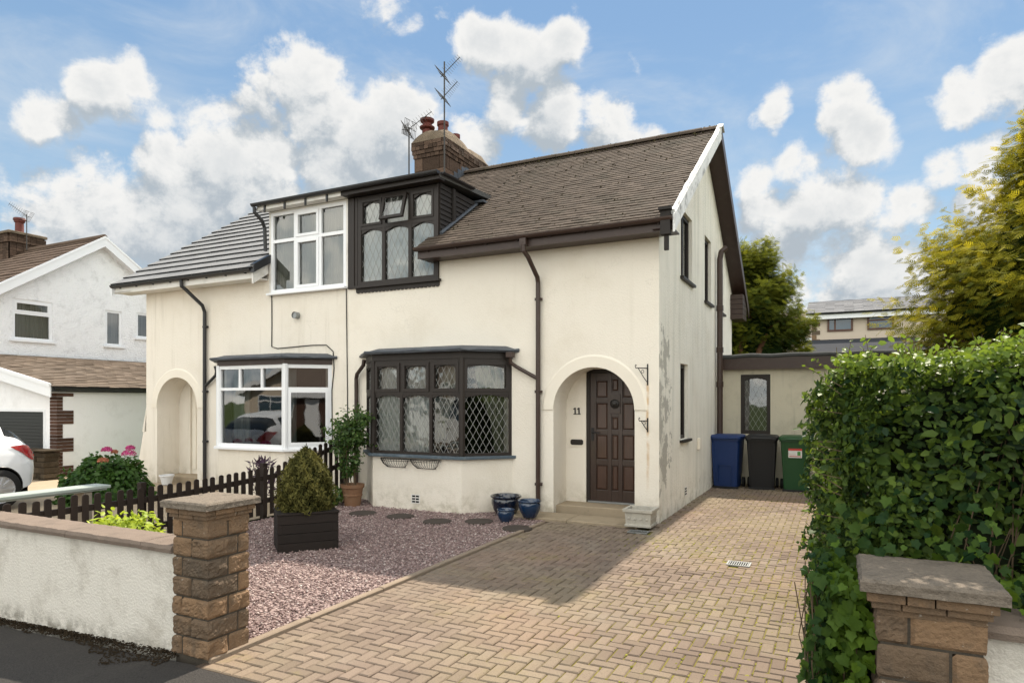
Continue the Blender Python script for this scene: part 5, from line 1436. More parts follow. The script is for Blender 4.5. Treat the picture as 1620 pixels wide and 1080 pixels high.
def far_house():
    H = thing('detached_house', 'distant beige house with pale grey roof and brown framed windows beyond the annexe', 'house', (4, 36, 0))
    x0, x1, y0 = -1.05, 9, 33.8
    def zpx(py, t=30.0): return EYE + (635 - py) / F_PX * t
    ze = zpx(497, 30.2)
    w = MB(); w.box(x0, x1, y0, y0 + 7, -.4, ze); w.build('wall', 'far wall', H)
    q = MB(); z = ze - 1.5
    for k in range(7):
        q.tone = random.random(); q.box(x0 - .01, x0 + (.35 if k % 2 else .2), y0 - .02, y0 - .001, z, z + .19); z += .2
    q.build('stone_quoin', 'rock faced stone', H)
    V = Vector((0, 3.4, .95)).normalized(); L = math.hypot(3.7, 1.03)
    s = MB(); e = .25; s.hexa([(x0 - e, y0 - .3, ze - .05), (x1, y0 - .3, ze - .05), (x1, y0 + 3.4, ze + .9), (x0 - e, y0 + 3.4, ze + .9), (x0 - e, y0 - .3, ze + .05), (x1, y0 - .3, ze + .05), (x1, y0 + 3.4, ze + 1.0), (x0 - e, y0 + 3.4, ze + 1.0)])
    r = s.build('roof', 'far roof', H)
    tl = MB(); tiles(tl, (x0 - e, y0 - .36, ze + .05), (1, 0, 0), V, x1 - x0 + e, L, .33, .4, .03, .004, stagger=.0); tl.build('roof_tiles', 'far roof', r, recalc=False)
    f = MB(); f.box(x0 - e, x1, y0 - .34, y0 - .31, ze - .22, ze + .02); f.build('fascia', 'white plastic', H)
    g = MB(); gutter(g, (x0 - e, y0 - .342, ze + .06), (x1, y0 - .342, ze + .06), .07); g.build('gutter', 'black plastic', H)
    for i, px in enumerate((1309, 1372)):
        k = (px - 810) / F_PX; d = CF + CR * k; t = y0 / d.y; xa = d.x * t; L = 1.05
        zt, zb = zpx(501), zpx(523)
        make_window(H, 'window', (xa, y0 - .06, 0), (1, 0, 0), (0, -1, 0), [(zb, zt, [0, L * .3, L])] if i == 0 else [(zb, zb + (zt - zb) * .68, [0, L]), (zb + (zt - zb) * .68, zt, [0, L])], .08, .07, .05, 'mahogany', 'far glass')
    # low extension in front, with its own dark roof
    y1 = 27.0; d = MB()
    def xp(px, y): k = (px - 810) / F_PX; v = CF + CR * k; return v.x * y / v.y
    ext = thing('garden_extension', 'low dark roofed extension in front of the distant beige house', 'extension', (2, 29, 0))
    d.hexa([(xp(1262, y1), y1, 3.1), (xp(1480, y1), y1, 3.1), (xp(1480, y1), 33.6, 3.9), (xp(1262, y1), 33.6, 3.9), (xp(1262, y1), y1, 3.25), (xp(1480, y1), y1, 3.25), (xp(1480, y1), 33.6, 4.55), (xp(1262, y1), 33.6, 4.55)])
    d.build('roof', 'far dark roof', ext)
    w = MB(); w.box(xp(1262, y1) + .1, xp(1480, y1), y1 + .15, 33.5, -.4, 3.12); w.build('wall', 'far brown', ext)
    g = MB(); g.box(xp(1262, y1), xp(1480, y1), y1 - .05, y1 - .002, 3.02, 3.20); g.build('fascia', 'black plastic', ext)
    b = thing('terraced_house', 'distant house with brown roof half hidden behind the left conifer', 'house', (-5, 40, 0))
    y2 = 40; xa, xb = -9, xp(1292, y2)
    w = MB(); w.box(xa, xb - .2, y2, y2 + 6, -.4, 5.2); w.build('wall', 'far wall', b)
    w = MB(); w.hexa([(xa, y2 - .3, 5.1), (xb, y2 - .3, 5.1), (xb, y2 + 3.2, 6.9), (xa, y2 + 3.2, 6.9), (xa, y2 - .3, 5.25), (xb, y2 - .3, 5.25), (xb, y2 + 3.2, 7.05), (xa, y2 + 3.2, 7.05)]); w.build('roof', 'far brown', b)
    w = MB(); w.box(xa, xb, y2 - .36, y2 - .31, 5.0, 5.2); w.build('fascia', 'white plastic', b)
far_house()

# houses over the road: seen only as reflections in the bay windows
def opposite(name, label, x0, x1, y0, y1, wallm, roofm, gable):
    H = thing(name, label, 'bungalow', ((x0 + x1) / 2, (y0 + y1) / 2, -.3))
    ze = 2.3; w = MB(); w.box(x0, x1, y0, y1, -.4, ze)
    cx = (x0 + x1) / 2; cy = (y0 + y1) / 2
    if gable: w.prism([(x0, y1 - .002, ze), (x1, y1 - .002, ze), (cx, y1 - .002, ze + 1.9)], (0, -.2, 0))
    w.build('wall', wallm, H)
    r = MB(); o = .4
    if gable:
        for s_ in (-1, 1):
            xe = x0 - o if s_ < 0 else x1 + o
            r.hexa([(xe, y0, ze - .2), (cx, y0, ze + 1.95), (cx, y1 + o, ze + 1.95), (xe, y1 + o, ze - .2), (xe, y0, ze - .08), (cx, y0, ze + 2.1), (cx, y1 + o, ze + 2.1), (xe, y1 + o, ze - .08)])
    else:
        r.hexa([(x0 - o, y1 + o, ze - .2), (x1 + o, y1 + o, ze - .2), (x1 + o, cy, ze + 2.2), (x0 - o, cy, ze + 2.2), (x0 - o, y1 + o, ze - .06), (x1 + o, y1 + o, ze - .06), (x1 + o, cy, ze + 2.4), (x0 - o, cy, ze + 2.4)])
        r.hexa([(x0 - o, y0 - o, ze - .2), (x1 + o, y0 - o, ze - .2), (x1 + o, cy, ze + 2.2), (x0 - o, cy, ze + 2.2), (x0 - o, y0 - o, ze - .06), (x1 + o, y0 - o, ze - .06), (x1 + o, cy, ze + 2.4), (x0 - o, cy, ze + 2.4)])
    r.build('roof', roofm, H)
    if gable:
        for s_ in (-1, 1):
            xe = x0 - o if s_ < 0 else x1 + o; b = MB()
            b.hexa([(xe, y1 + o + .002, ze - .32), (cx, y1 + o + .002, ze + 1.83), (cx, y1 + o + .04, ze + 1.83), (xe, y1 + o + .04, ze - .32), (xe, y1 + o + .002, ze - .06), (cx, y1 + o + .002, ze + 2.12), (cx, y1 + o + .04, ze + 2.12), (xe, y1 + o + .04, ze - .06)])
            b.build('bargeboard', 'white plastic', H)
    else:
        b = MB(); b.box(x0 - o, x1 + o, y1 + o + .002, y1 + o + .04, ze - .3, ze - .05); b.build('fascia', 'white plastic', H)
    L = x1 - x0
    for u in (.12, .62):
        a = x0 + L * u
        make_window(H, 'window', (a + L * .24, y1 + .07, 0), (-1, 0, 0), (0, 1, 0), [(.8, 1.7, [0, L * .12, L * .24]), (1.7, 2.1, [0, L * .12, L * .24])], .08, .07, .06, 'white plastic', 'far glass')
    d = MB(); d.box(x0 + L * .44, x0 + L * .54, y1 + .001, y1 + .05, -.3, 1.9); d.build('door', 'white plastic', H)
opposite('bungalow', 'pale gabled bungalow with white bargeboards across the road, mirrored in the white bay window', -33, -23.5, -20, -12, 'far wall', 'far brown', True)
opposite('bungalow', 'long pale bungalow with brown roof across the road, mirrored in the leaded bay window', -21, -9, -20, -12.5, 'garage white', 'neighbour tile', False)
opposite('bungalow', 'brown brick bungalow across the road, mirrored in the right splay of the white bay', 5, 17, -18, -10.5, 'brick brown', 'far brown', False)

# ================================================================== GATE PIERS, WALLS, FENCE
def pier(label, x0, y0, w, rows, seed):
    H = thing('gate_pier', label, 'gate pier', (x0 + w / 2, y0 + w / 2, 0))
    rnd = random.Random(seed)
    core = MB(); core.box(x0 + .012, x0 + w - .012, y0 + .012, y0 + w - .012, -.2, .925); core.build('mortar_core', 'mortar', H)
    per = 4 * w
    def ring(s, o):                             # perimeter point pushed out by o; s=0 at the street/drive corner chosen by caller
        s = s % per; k = int(s // w); t = s - k * w
        c = [(x0, y0), (x0 + w, y0), (x0 + w, y0 + w), (x0, y0 + w)]; dirs = [(1, 0), (0, 1), (-1, 0), (0, -1)]; nr = [(0, -1), (1, 0), (0, 1), (-1, 0)]
        x, y = c[k][0] + dirs[k][0] * t, c[k][1] + dirs[k][1] * t
        n = Vector((*nr[k], 0)); r_ = .012
        if t < r_: n = (n * (.5 + t / r_ / 2) + Vector((*nr[k - 1], 0)) * (.5 - t / r_ / 2))
        elif t > w - r_: n = (n * (.5 + (w - t) / r_ / 2) + Vector((*nr[(k + 1) % 4], 0)) * (.5 - (w - t) / r_ / 2))
        return Vector((x, y, 0)) + n * o
    st = MB(); ch = .132
    for r in range(7):
        z0 = .925 - (r + 1) * ch; js = rows[r % len(rows)]
        for i in range(len(js)):
            a, b = js[i], js[(i + 1) % len(js)]
            if b <= a: b += per
            rough = rnd.random(); st.tone = rnd.random()
            ss = [a + .005]
            step = .0125
            corners = [k * w for k in range(0, 9) if a < k * w < b]
            q = a + .005
            while q < b - .006: q = min(b - .005, q + step); ss.append(q)
            ss = sorted(set([s for s in ss if all(abs(s - c) > .004 for c in corners)] + corners))
            nv = 10; base = len(st.v); off = rnd.random() * 50
            for s in ss:
                for v in range(nv + 1):
                    z = z0 + .005 + (ch - .010) * v / nv
                    e = min(s - a - .005, b - .005 - s, (z - z0 - .005), (z0 + ch - .005 - z))
                    e = max(0, e); edge = min(1, e / .014)
                    nn = nz((s * 1.0, z, off), 14) * .7 + abs(nz((s, z, off + 9), 32)) * .6 + nz((s, z, off + 3), 75) * .28 - .15
                    o = -.012 + edge * (.010 + (.021 if rough > .25 else .009) * nn + .010 * rough)
                    p = ring(s, o); st.v.append((p.x, p.y, z))
            m = len(ss)
            for u in range(m - 1):
                for v in range(nv):
                    k = base + u * (nv + 1) + v; st.f.append((k, k + nv + 1, k + nv + 2, k + 1)); st.t.append(st.tone); st.m.append(0)
    st.build('stonework', 'rock faced stone', H)
    cb = MB()
    for (o, za, zb, js) in ((.018, .927, .952, (.10, .24)), (.034, .955, .988, (.13, .22))):
        for f_ in range(4):
            segs = [0, *js, w + 2 * o] if f_ % 2 == 0 else [0, js[1], w + 2 * o]
            for a, b in zip(segs[:-1], segs[1:]):
                cb.tone = .25 + .5 * rnd.random(); j = rnd.uniform(-.003, .003)
                X0, Y0, W_ = x0 - o, y0 - o, w + 2 * o
                if f_ == 0: cb.box(X0 + a, X0 + b - .005, Y0 + j, Y0 + .07, za, zb)
                elif f_ == 2: cb.box(X0 + a, X0 + b - .005, Y0 + W_ - .07, Y0 + W_ + j, za, zb)
                elif f_ == 1: cb.box(X0 + W_ - .07, X0 + W_ + j, Y0 + max(a, .071), min(Y0 + b, Y0 + W_ - .071) - .005, za, zb)
                else: cb.box(X0 + j, X0 + .07, Y0 + max(a, .071), min(Y0 + b, Y0 + W_ - .071) - .005, za, zb)
    cb.box(x0, x0 + w, y0, y0 + w, .90, .989)
    cb.build('corbel', 'rock faced stone', H, bevel=.003)
    # cast cap with broken edges
    o = .058; n = 34; cp = MB(); z0, z1 = .990, 1.042; X0, Y0, W_ = x0 - o, y0 - o, w + 2 * o
    base = len(cp.v)
    prof = [(0.03, z0), (.0, z0 + .004), (.002, z0 + .022), (.0, z1 - .012), (.010, z1), (.05, z1 + .004), (.12, z1 + .007)]
    for (ins, z) in prof:
        for k in range(4 * n):
            f_, t = k // n, (k % n) / n; L = W_ - 2 * ins
            x, y = [(X0 + ins + L * t, Y0 + ins), (X0 + W_ - ins, Y0 + ins + L * t), (X0 + W_ - ins - L * t, Y0 + W_ - ins), (X0 + ins, Y0 + W_ - ins - L * t)][f_]
            d = .0055 * nz((x, y, z + seed), 24) + .004 * nz((x, y, z), 60)
            cp.v.append((x + d, y + d * .8, z + (.003 * nz((x, y, 4), 40) if z > z0 + .01 else 0)))
    m = 4 * n
    for i in range(len(prof) - 1):
        for k in range(m): cp.f.append((base + i * m + k, base + i * m + (k + 1) % m, base + (i + 1) * m + (k + 1) % m, base + (i + 1) * m + k)); cp.t.append(.5); cp.m.append(0)
    for i in (0, len(prof) - 1): cp.f.append(tuple(base + i * m + k for k in range(m))); cp.t.append(.5); cp.m.append(0)
    cp.build('cap', 'grit cap', H)
W1 = .335
pier('stone gate pier with flat cap ending the long white street wall', -4.015, 2.965, W1, [[.075, .335 + .17, .67 + .15, 1.0 + .1], [.17, .335 + .25, .67 + .08, 1.0 + .2]], 3)
pier('stone gate pier below the ivy hedge, right side of the driveway entrance', .135, 2.83, .345, [[.105, .345 + .20, .69 + .2, 1.035 + .2], [.235, .345 + .12, .69 + .1, 1.035 + .12]], 8)

def street_wall(label, x0, x1, y0, th, zb, zt, seed):
    H = thing('garden_wall', label, 'garden wall', ((x0 + x1) / 2, y0 + th / 2, 0))
    w = MB(); n = 40
    w.box(x0, x1, y0, y0 + th, zb, zt); w.build('rendered_wall', 'wall white', H)
    c = MB(); x = x0 + .002; rnd = random.Random(seed)
    while x < x1 - .02:
        xe = min(x1 - .002, x + rnd.choice([.88, .92, .62])); xe = x1 - .002 if x1 - xe < .2 else xe
        k = max(3, int((xe - x) / .03)); base = len(c.v); c.tone = rnd.random()
        prof = [(y0 + .02, zt + .001), (y0 - .045, zt + .001), (y0 - .05, zt + .028), (y0 - .038, zt + .052), (y0 + th * .5, zt + .056), (y0 + th + .03, zt + .052), (y0 + th + .035, zt + .002)]
        for i in range(k + 1):
            xx = x + .003 + (xe - x - .006) * i / k
            for j, (yy, zz) in enumerate(prof):
                d = .009 * nz((xx, yy, zz + seed), 14) if j in (1, 2, 3) else 0
                c.v.append((xx, yy + d, zz + (.004 * nz((xx, yy, 7), 20) if j > 1 and j < 6 else 0)))
        m = len(prof)
        for i in range(k):
            for j in range(m - 1): q = base + i * m + j; c.f.append((q, q + 1, q + m + 1, q + m)); c.t.append(c.tone); c.m.append(0)
        for e in (0, k): c.f.append(tuple(base + e * m + j for j in range(m))); c.t.append(c.tone); c.m.append(0)
        x = xe
    c.build('coping', 'coping', H)
street_wall('long white rendered street wall with brown stone coping, left of the driveway', -9.4, -4.017, 3.00, .20, -.45, .675, 4)
street_wall('short white wall with stone coping, right of the ivy covered gate pier', .482, 4.2, 2.93, .20, -.45, .845, 6)

def fence():
    H = thing('picket_fence', 'dark brown picket fence with rounded tops dividing the two front gardens', 'fence', (-7.55, 6, 0))
    def top(y):
        if y < 5.6: return .665
        if y < 7.3: return .665 + (y - 5.6) / 1.7 * .085
        return .75 + (y - 7.3) * .275
    y = 3.32; X = -7.55
    while y < 8.78:
        m = MB(); h = top(y) + random.gauss(0, .006); w = .036; r = w; m.tone = random.random(); lean = random.gauss(0, .006)
        pts = [(X + .011, y - w, .04), (X + .011, y + w, .04)] + [(X + .011 + lean * .0, y + lean + w * math.cos(t), h - r * .8 + r * .8 * math.sin(t)) for t in [math.pi * k / 8 for k in range(9)]]
        m.prism(pts, (.018, 0, 0)); m.build('picket', 'fence wood', H, bevel=.002, segs=1)
        y += .128 + random.gauss(0, .003)
    for dz in (-.16, -.50):
        m = MB(); ys = [3.27, 5.6, 7.3, 8.9]
        for a, b in zip(ys[:-1], ys[1:]):
            za, zb = top(a) + dz, top(b) + dz
            m.hexa([(X - .03, a, za - .035), (X + .009, a, za - .035), (X + .009, b, zb - .035), (X - .03, b, zb - .035), (X - .03, a, za + .035), (X + .009, a, za + .035), (X + .009, b, zb + .035), (X - .03, b, zb + .035)])
        m.build('rail', 'fence wood', H)
    for y in (3.28, 5.2, 7.1, 8.93):
        m = MB(); m.box(X - .105, X - .031, y - .037, y + .037, -.2, top(y) + .05); m.build('fence_post', 'fence wood', H, bevel=.006)
fence()

# ================================================================== BINS
def rrect(w, d, r, n=5):
    out = []
    for cx, cy, a0 in ((w / 2 - r, d / 2 - r, 0), (-w / 2 + r, d / 2 - r, 90), (-w / 2 + r, -d / 2 + r, 180), (w / 2 - r, -d / 2 + r, 270)):
        for k in range(n): a = R(a0 + 90 * k / (n - 1)); out.append((cx + r * math.cos(a), cy + r * math.sin(a)))
    return out
def loft(mb, secs):
    base = len(mb.v); n = len(secs[0][0])
    for pts, z, oy in secs: mb.v += [(x, y + oy, z) for x, y in pts]
    for i in range(len(secs) - 1):
        for k in range(n): mb.f.append((base + i * n + k, base + i * n + (k + 1) % n, base + (i + 1) * n + (k + 1) % n, base + (i + 1) * n + k)); mb.t.append(mb.tone); mb.m.append(mb.mat)
    for i in (0, len(secs) - 1): mb.f.append(tuple(base + i * n + k for k in range(n))); mb.t.append(mb.tone); mb.m.append(mb.mat)
def bin_(label, x, y, mat, kind):
    H = thing('wheelie_bin', label, 'wheelie bin', (x, y, -.012), R(random.uniform(-3, 3)), 'wheelie bins along the annexe', local=True)
    b = MB(); loft(b, [(rrect(.44, .50, .05), .04, -.02), (rrect(.47, .54, .05), .30, -.015), (rrect(.54, .66, .06), .92, 0), (rrect(.55, .67, .06), .955, 0), (rrect(.585, .71, .06), .957, 0), (rrect(.585, .71, .06), .985, 0)])
    for sx in (-.2, .2): b.hexa([(sx - .018, -.262, .07), (sx + .018, -.262, .07), (sx + .018, -.24, .07), (sx - .018, -.24, .07), (sx * 1.15 - .018, -.342, .9), (sx * 1.15 + .018, -.342, .9), (sx * 1.15 + .018, -.30, .9), (sx * 1.15 - .018, -.30, .9)])
    if kind == 'blue':
        pr = [(-.13, .15), (-.13, .44), (-.11, .47), (.11, .47), (.13, .44), (.13, .06)]
        pr3 = [(u, -.285 - (z - .04) * .082, z) for u, z in pr]; b.tube(pr3, .010, 5)
    body = b.build('body', mat, H, smooth=True)
    l = MB(); loft(l, [(rrect(.60, .74, .06), .987, -.01), (rrect(.61, .75, .06), 1.0, -.01), (rrect(.60, .74, .06), 1.03, -.01), (rrect(.53, .66, .06), 1.055, .0), (rrect(.3, .4, .06), 1.066, .0)])
    if kind != 'blue':
        for sx in (-.22, .22): l.box(sx - .04, sx + .04, -.40, -.36, .985, 1.035)
    l.tube([(-.2, -.375, 1.0), (.2, -.375, 1.0)], .018, 8)
    l.build('lid', mat, H, smooth=True)
    h = MB(); h.tube([(-.24, .40, .99), (.24, .40, .99)], .016, 8); h.box(-.25, -.21, .35, .41, .96, 1.0); h.box(.21, .25, .35, .41, .96, 1.0); h.build('handle', mat, H)
    for sx in (-1, 1):
        w = MB(); w.lathe((sx * .265, .22, .10), [(.02, -.03), (.07, -.03), (.10, -.022), (.10, .022), (.07, .03), (.02, .03)], 18, 'x'); w.build('wheel', 'tyre', H, smooth=True)
    f = MB(); f.box(-.24, .24, -.29, -.2, .0, .05); f.build('foot', 'black bin', H)
    if kind == 'green':
        s = MB(); z0 = .66
        def face(u, z): return (u, -.243 - .34 * 0 - .082 * 0 - (.27 + (z - .30) * .097) + .243 - .004, z)
        def quad(u0, u1, za, zb, m, o): s.mat = m; s.poly([(u0, -(.285 + (za - .30) * .073) - .005 - o, za), (u1, -(.285 + (za - .30) * .073) - .005 - o, za), (u1, -(.285 + (zb - .30) * .073) - .005 - o, zb), (u0, -(.285 + (zb - .30) * .073) - .005 - o, zb)])
        quad(-.135, .10, .655, .83, 0, .0); quad(-.135, .10, .79, .83, 1, .001); quad(-.12, .085, .675, .69, 1, .001); quad(.02, .075, .70, .775, 2, .001); quad(-.12, .0, .715, .72, 1, .001)
        s.build('sticker', ['sticker white', 'sticker red', 'sticker green'], body, recalc=False)
bin_('blue wheelie bin beside the brown soil pipe', -1.96, 13.72, 'blue bin', 'blue')
bin_('black wheelie bin standing between the blue bin and the green bin', -1.32, 13.82, 'black bin', 'black')
bin_('green wheelie bin with a red and white sticker, half hidden by the hedge', -.70, 13.76, 'green bin', 'green')

# ================================================================== SMALL THINGS ON THE GROUND
def pot(name, label, cat, c, prof, mat, grp=None, fill=None, n=36):
    H = thing(name, label, cat, c, 0, grp)
    p = MB(); p.lathe(c, prof, n); p.build('body', mat, H, smooth=True)
    if fill:
        s = MB(); r, h = fill; s.lathe(c, [(r, h), (r * .5, h + .012), (0, h + .016)], 20); s.build('soil', 'soil', H)
    return H
def bowl(r, h): return [(r * .55, 0), (r * .62, .012), (r * .86, h * .35), (r * .97, h * .62), (r * .96, h * .80), (r * .90, h * .87), (r * 1.02, h * .90), (r * 1.05, h * .96), (r * 1.0, h), (r * .90, h * .99), (r * .84, h * .88), (r * .80, h * .5), (0.0, h * .45)]
pot('plant_pot', 'largest and darkest of the three glazed pots under the bay window, navy', 'plant pot', (-4.44, 8.78, -.005), bowl(.225, .31), 'navy glaze', 'glazed blue pots by the drainpipe', (.18, .2))
pot('plant_pot', 'smallest blue glazed pot, in front of the navy one', 'plant pot', (-4.20, 8.30, -.005), bowl(.122, .19), 'blue glaze', 'glazed blue pots by the drainpipe', (.10, .12))
pot('plant_pot', 'medium blue glazed pot at the foot of the brown drainpipe', 'plant pot', (-3.98, 8.63, .033), bowl(.165, .25), 'blue glaze', 'glazed blue pots by the drainpipe', (.14, .16))
T0 = (-7.10, 8.48, -.005)
pot('terracotta_pot', 'ribbed terracotta pot holding the climbing shrub left of the leaded bay', 'plant pot', T0,
    [(.125, 0), (.128, .01), (.150, .17), (.160, .175), (.160, .195), (.153, .20), (.172, .30), (.190, .305), (.195, .36), (.178, .362), (.165, .33), (0, .325)], 'terracotta', None, (.164, .325))
pot('plant_pot', 'small white tapered pot on the step of the left porch', 'plant pot', (-12.42, 9.02, -.01), [(.09, 0), (.13, .17), (.145, .172), (.145, .20), (.12, .20), (.11, .1), (0, .09)], 'white plastic', None, (.11, .14))

def trough():
    H = thing('stone_trough', 'square off-white cast stone planter standing at the corner right of the porch', 'planter', (-2.37, 8.72, .03))
    cx, cy, z = -2.37, 8.72, .033; b = MB()
    def rc(w, d): return [(w / 2, -d / 2), (w / 2, d / 2), (-w / 2, d / 2), (-w / 2, -d / 2)]
    secs = [(rc(.36, .33), 0, 0), (rc(.36, .33), .03, 0), (rc(.335, .305), .035, 0), (rc(.355, .325), .19, 0), (rc(.40, .37), .195, 0), (rc(.405, .375), .235, 0), (rc(.33, .30), .235, 0), (rc(.31, .28), .17, 0)]
    loft(b, [([(x + cx, y + cy) for x, y in s], zz + z, o) for s, zz, o in secs])
    for i in range(4):
        u = -.12 + i * .08; b.lathe((cx + u, cy - .160, z + .11), [(.022, 0), (.016, -.008), (0, -.010)], 8, 'y')
        b.lathe((cx + .176, cy + u, z + .11), [(.022, 0), (.016, .008), (0, .010)], 8, 'x')
    b.build('body', 'cast stone', H, bevel=.005)
    s = MB(); s.box(cx - .15, cx + .15, cy - .135, cy + .135, z + .172, z + .185); s.build('soil', 'soil', H)
trough()

def grate(label, cx, cy, w, d, rz):
    H = thing('drain_grate', label, 'drain cover', (cx, cy, -.004), R(rz), 'metal drain grates in the block paving', local=True)
    f = MB(); t = .018
    f.box(-w / 2, w / 2, -d / 2, -d / 2 + t, 0, .014); f.box(-w / 2, w / 2, d / 2 - t, d / 2, 0, .014); f.box(-w / 2, -w / 2 + t, -d / 2 + t, d / 2 - t, 0, .014); f.box(w / 2 - t, w / 2, -d / 2 + t, d / 2 - t, 0, .014)
    n = 9
    for i in range(n):
        x = -w / 2 + t + (w - 2 * t) * (i + .5) / n; f.box(x - .005, x + .005, -d / 2 + t, d / 2 - t, .002, .012)
    f.build('grille', 'galvanised', H)
    v = MB(); v.poly([(-w / 2, -d / 2, -.004), (w / 2, -d / 2, -.004), (w / 2, d / 2, -.004), (-w / 2, d / 2, -.004)]); v.build('drain_opening', 'void', H)
grate('metal drain grate in the middle of the sunlit driveway', -.92, 7.22, .235, .19, 0)
grate('metal drain grate in front of the cast stone planter', -2.32, 8.42, .26, .17, 0)

for i, (px, py, lab) in enumerate(((574, 811, 'round stepping stone nearest the terracotta pot'), (633, 816, 'second round stepping stone from the terracotta pot, under the hay basket'), (692, 824, 'middle round stepping stone under the bay, by the air brick'),
                                   (758, 824, 'round stepping stone just left of the navy glazed pot'), (818, 835, 'round stepping stone nearest the driveway edge, before the small pots'))):
    d_ = F_PX * (EYE - .012) / (py - 635); v = CF * d_ + CR * ((px - 810) / F_PX * d_)
    m = MB(); m.lathe((v.x, v.y, -.02), [(.205, 0), (.205, .030), (.195, .040), (0, .042)], 36)
    m.build('stepping_stone', 'disc slab', None); o = bpy.data.objects[-1] if False else [q for q in COL.objects if q.name.startswith('stepping_stone')][-1]
for o, lab in zip(sorted([q for q in COL.objects if q.name.startswith('stepping_stone')], key=lambda q: q.data.vertices[0].co.x),
                  ('round stepping stone nearest the terracotta pot', 'second round stepping stone from the terracotta pot', 'middle round stepping stone of the row under the bay', 'round stepping stone left of the small blue pot', 'round stepping stone nearest the driveway edge')):
    tag(o, lab, 'stepping stone', 'round stepping stones in the gravel')

def bracket(label, z, h, reach):
    H = thing('wall_bracket', label, 'bracket', (-2.39, FY, z), 0, 'iron hanging brackets right of the porch')
    x, y = -2.392, FY; b = MB()
    b.box(x - .009, x + .009, y - .009, y - .001, z - h / 2, z + h / 2)
    t = z + h * .30; d = Vector((-.62, -.78, 0)).normalized(); P = lambda r, zz: Vector((x, y - .012, zz)) + d * r
    b.tube([P(0, t), P(reach, t)], .007, 6); b.tube([P(reach, t), P(reach + .012, t + .03), P(reach, t + .045), P(reach - .012, t + .03)], .006, 6)
    b.tube([P(0, z - h * .38), P(reach * .35, z - h * .12), P(reach * .8, t)], .006, 6)
    c = P(reach * .42, t - h * .16); b.tube([c + d * (.022 * math.cos(q)) + Vector((0, 0, .022 * math.sin(q))) for q in [k * .6 for k in range(11)]], .004, 5)
    b.build('bracket_arm', 'iron', H)
bracket('larger iron wall bracket with scroll, beside the arch', 2.08, .30, .20)
bracket('smaller iron wall bracket below the scrolled one, on the rust streak', 1.37, .20, .14)

def basket(label, x0, x1):
    H = thing('hay_basket', label, 'wall planter', ((x0 + x1) / 2, 8.55, .72), 0, 'iron hay baskets under the bay sill')
    m = MB(); y = 8.595; zt = .795; zb = .66; dp = .16; cx = (x0 + x1) / 2; hw = (x1 - x0) / 2
    rim = [(cx + hw * math.cos(t), y - dp * math.sin(t) ** .6 if math.sin(t) > 0 else y, zt) for t in [math.pi * k / 16 for k in range(17)]]
    m.tube(rim, .006, 5); m.tube([(x0, y, zt), (x1, y, zt)], .006, 5)
    rim2 = [(cx + hw * .97 * math.cos(t), y - dp * .93 * max(0, math.sin(t)) ** .6, zt - .028) for t in [math.pi * k / 16 for k in range(17)]]; m.tube(rim2, .004, 5)
    low = [(cx + hw * .62 * math.cos(t), y - dp * .30 * max(0, math.sin(t)) ** .6, zb) for t in [math.pi * k / 16 for k in range(17)]]; m.tube(low, .005, 5)
    for k in range(1, 16): a, b = Vector(rim[k]), Vector(low[k]); m.tube([a, (a + b) / 2 + Vector((0, -.016, -.012)), b], .0035, 4)
    for k in (1, 15): m.tube([rim[k], (rim[k][0] * .55 + low[k][0] * .45, y - .03, (zt + zb) / 2 - .02), low[k]], .005, 5)
    m.build('wire_frame', 'iron', H)
basket('black iron hay basket under the left half of the leaded bay sill', -6.58, -6.03)
basket('black iron hay basket under the middle of the leaded bay sill', -6.01, -5.46)

def planter():
    ang = math.atan2(5.99 - 5.45, -5.15 + 5.60); cx0 = (-5.60, 5.45)
    u = Vector((math.cos(ang), math.sin(ang), 0)); n = Vector((-u.y, u.x, 0)); L = .67; D_ = .56
    C = Vector((-5.62, 5.44, 0)) + u * L / 2 + n * D_ / 2
    H = thing('planter_box', 'dark timber planter box of stacked boards standing in the gravel', 'planter', C)
    o = Vector((-5.62, 5.44, -.005)); b = MB(); z = 0; k = 0; t = .055
    for k in range(4):
        h = .105; e = (k % 2) * t
        for (A, du, ln) in ((o, u, L), (o + n * (D_ - t), u, L)):
            b.tone = random.random(); b.obox(A + du * (t - e) * 1.0 + Vector((0, 0, z)) - (u * 0), du, (0, 0, 1), n, ln - 2 * (t - e), h - .004, t)
        for A in (o, o + u * (L - t)):
            b.tone = random.random(); b.obox(A + n * e + Vector((0, 0, z)), n, (0, 0, 1), u, D_ - 2 * e, h - .004, t)
        z += h
    for (A, ln, dr) in ((o, L, u), (o + n * (D_ - .09), L, u)): b.obox(A - u * .01 - n * .012 + Vector((0, 0, z)), dr, (0, 0, 1), n, ln + .02, .022, .105)
    for A in (o, o + u * (L - .09)): b.obox(A + n * .095 + Vector((0, 0, z)), n, (0, 0, 1), u, D_ - .19, .021, .09)
    b.build('box', 'planter wood', H, bevel=.004)
    s = MB(); s.obox(o + u * .06 + n * .06 + Vector((0, 0, .3)), u, (0, 0, 1), n, L - .12, .09, D_ - .12); s.build('soil', 'soil', H)
    return C
PC = planter()

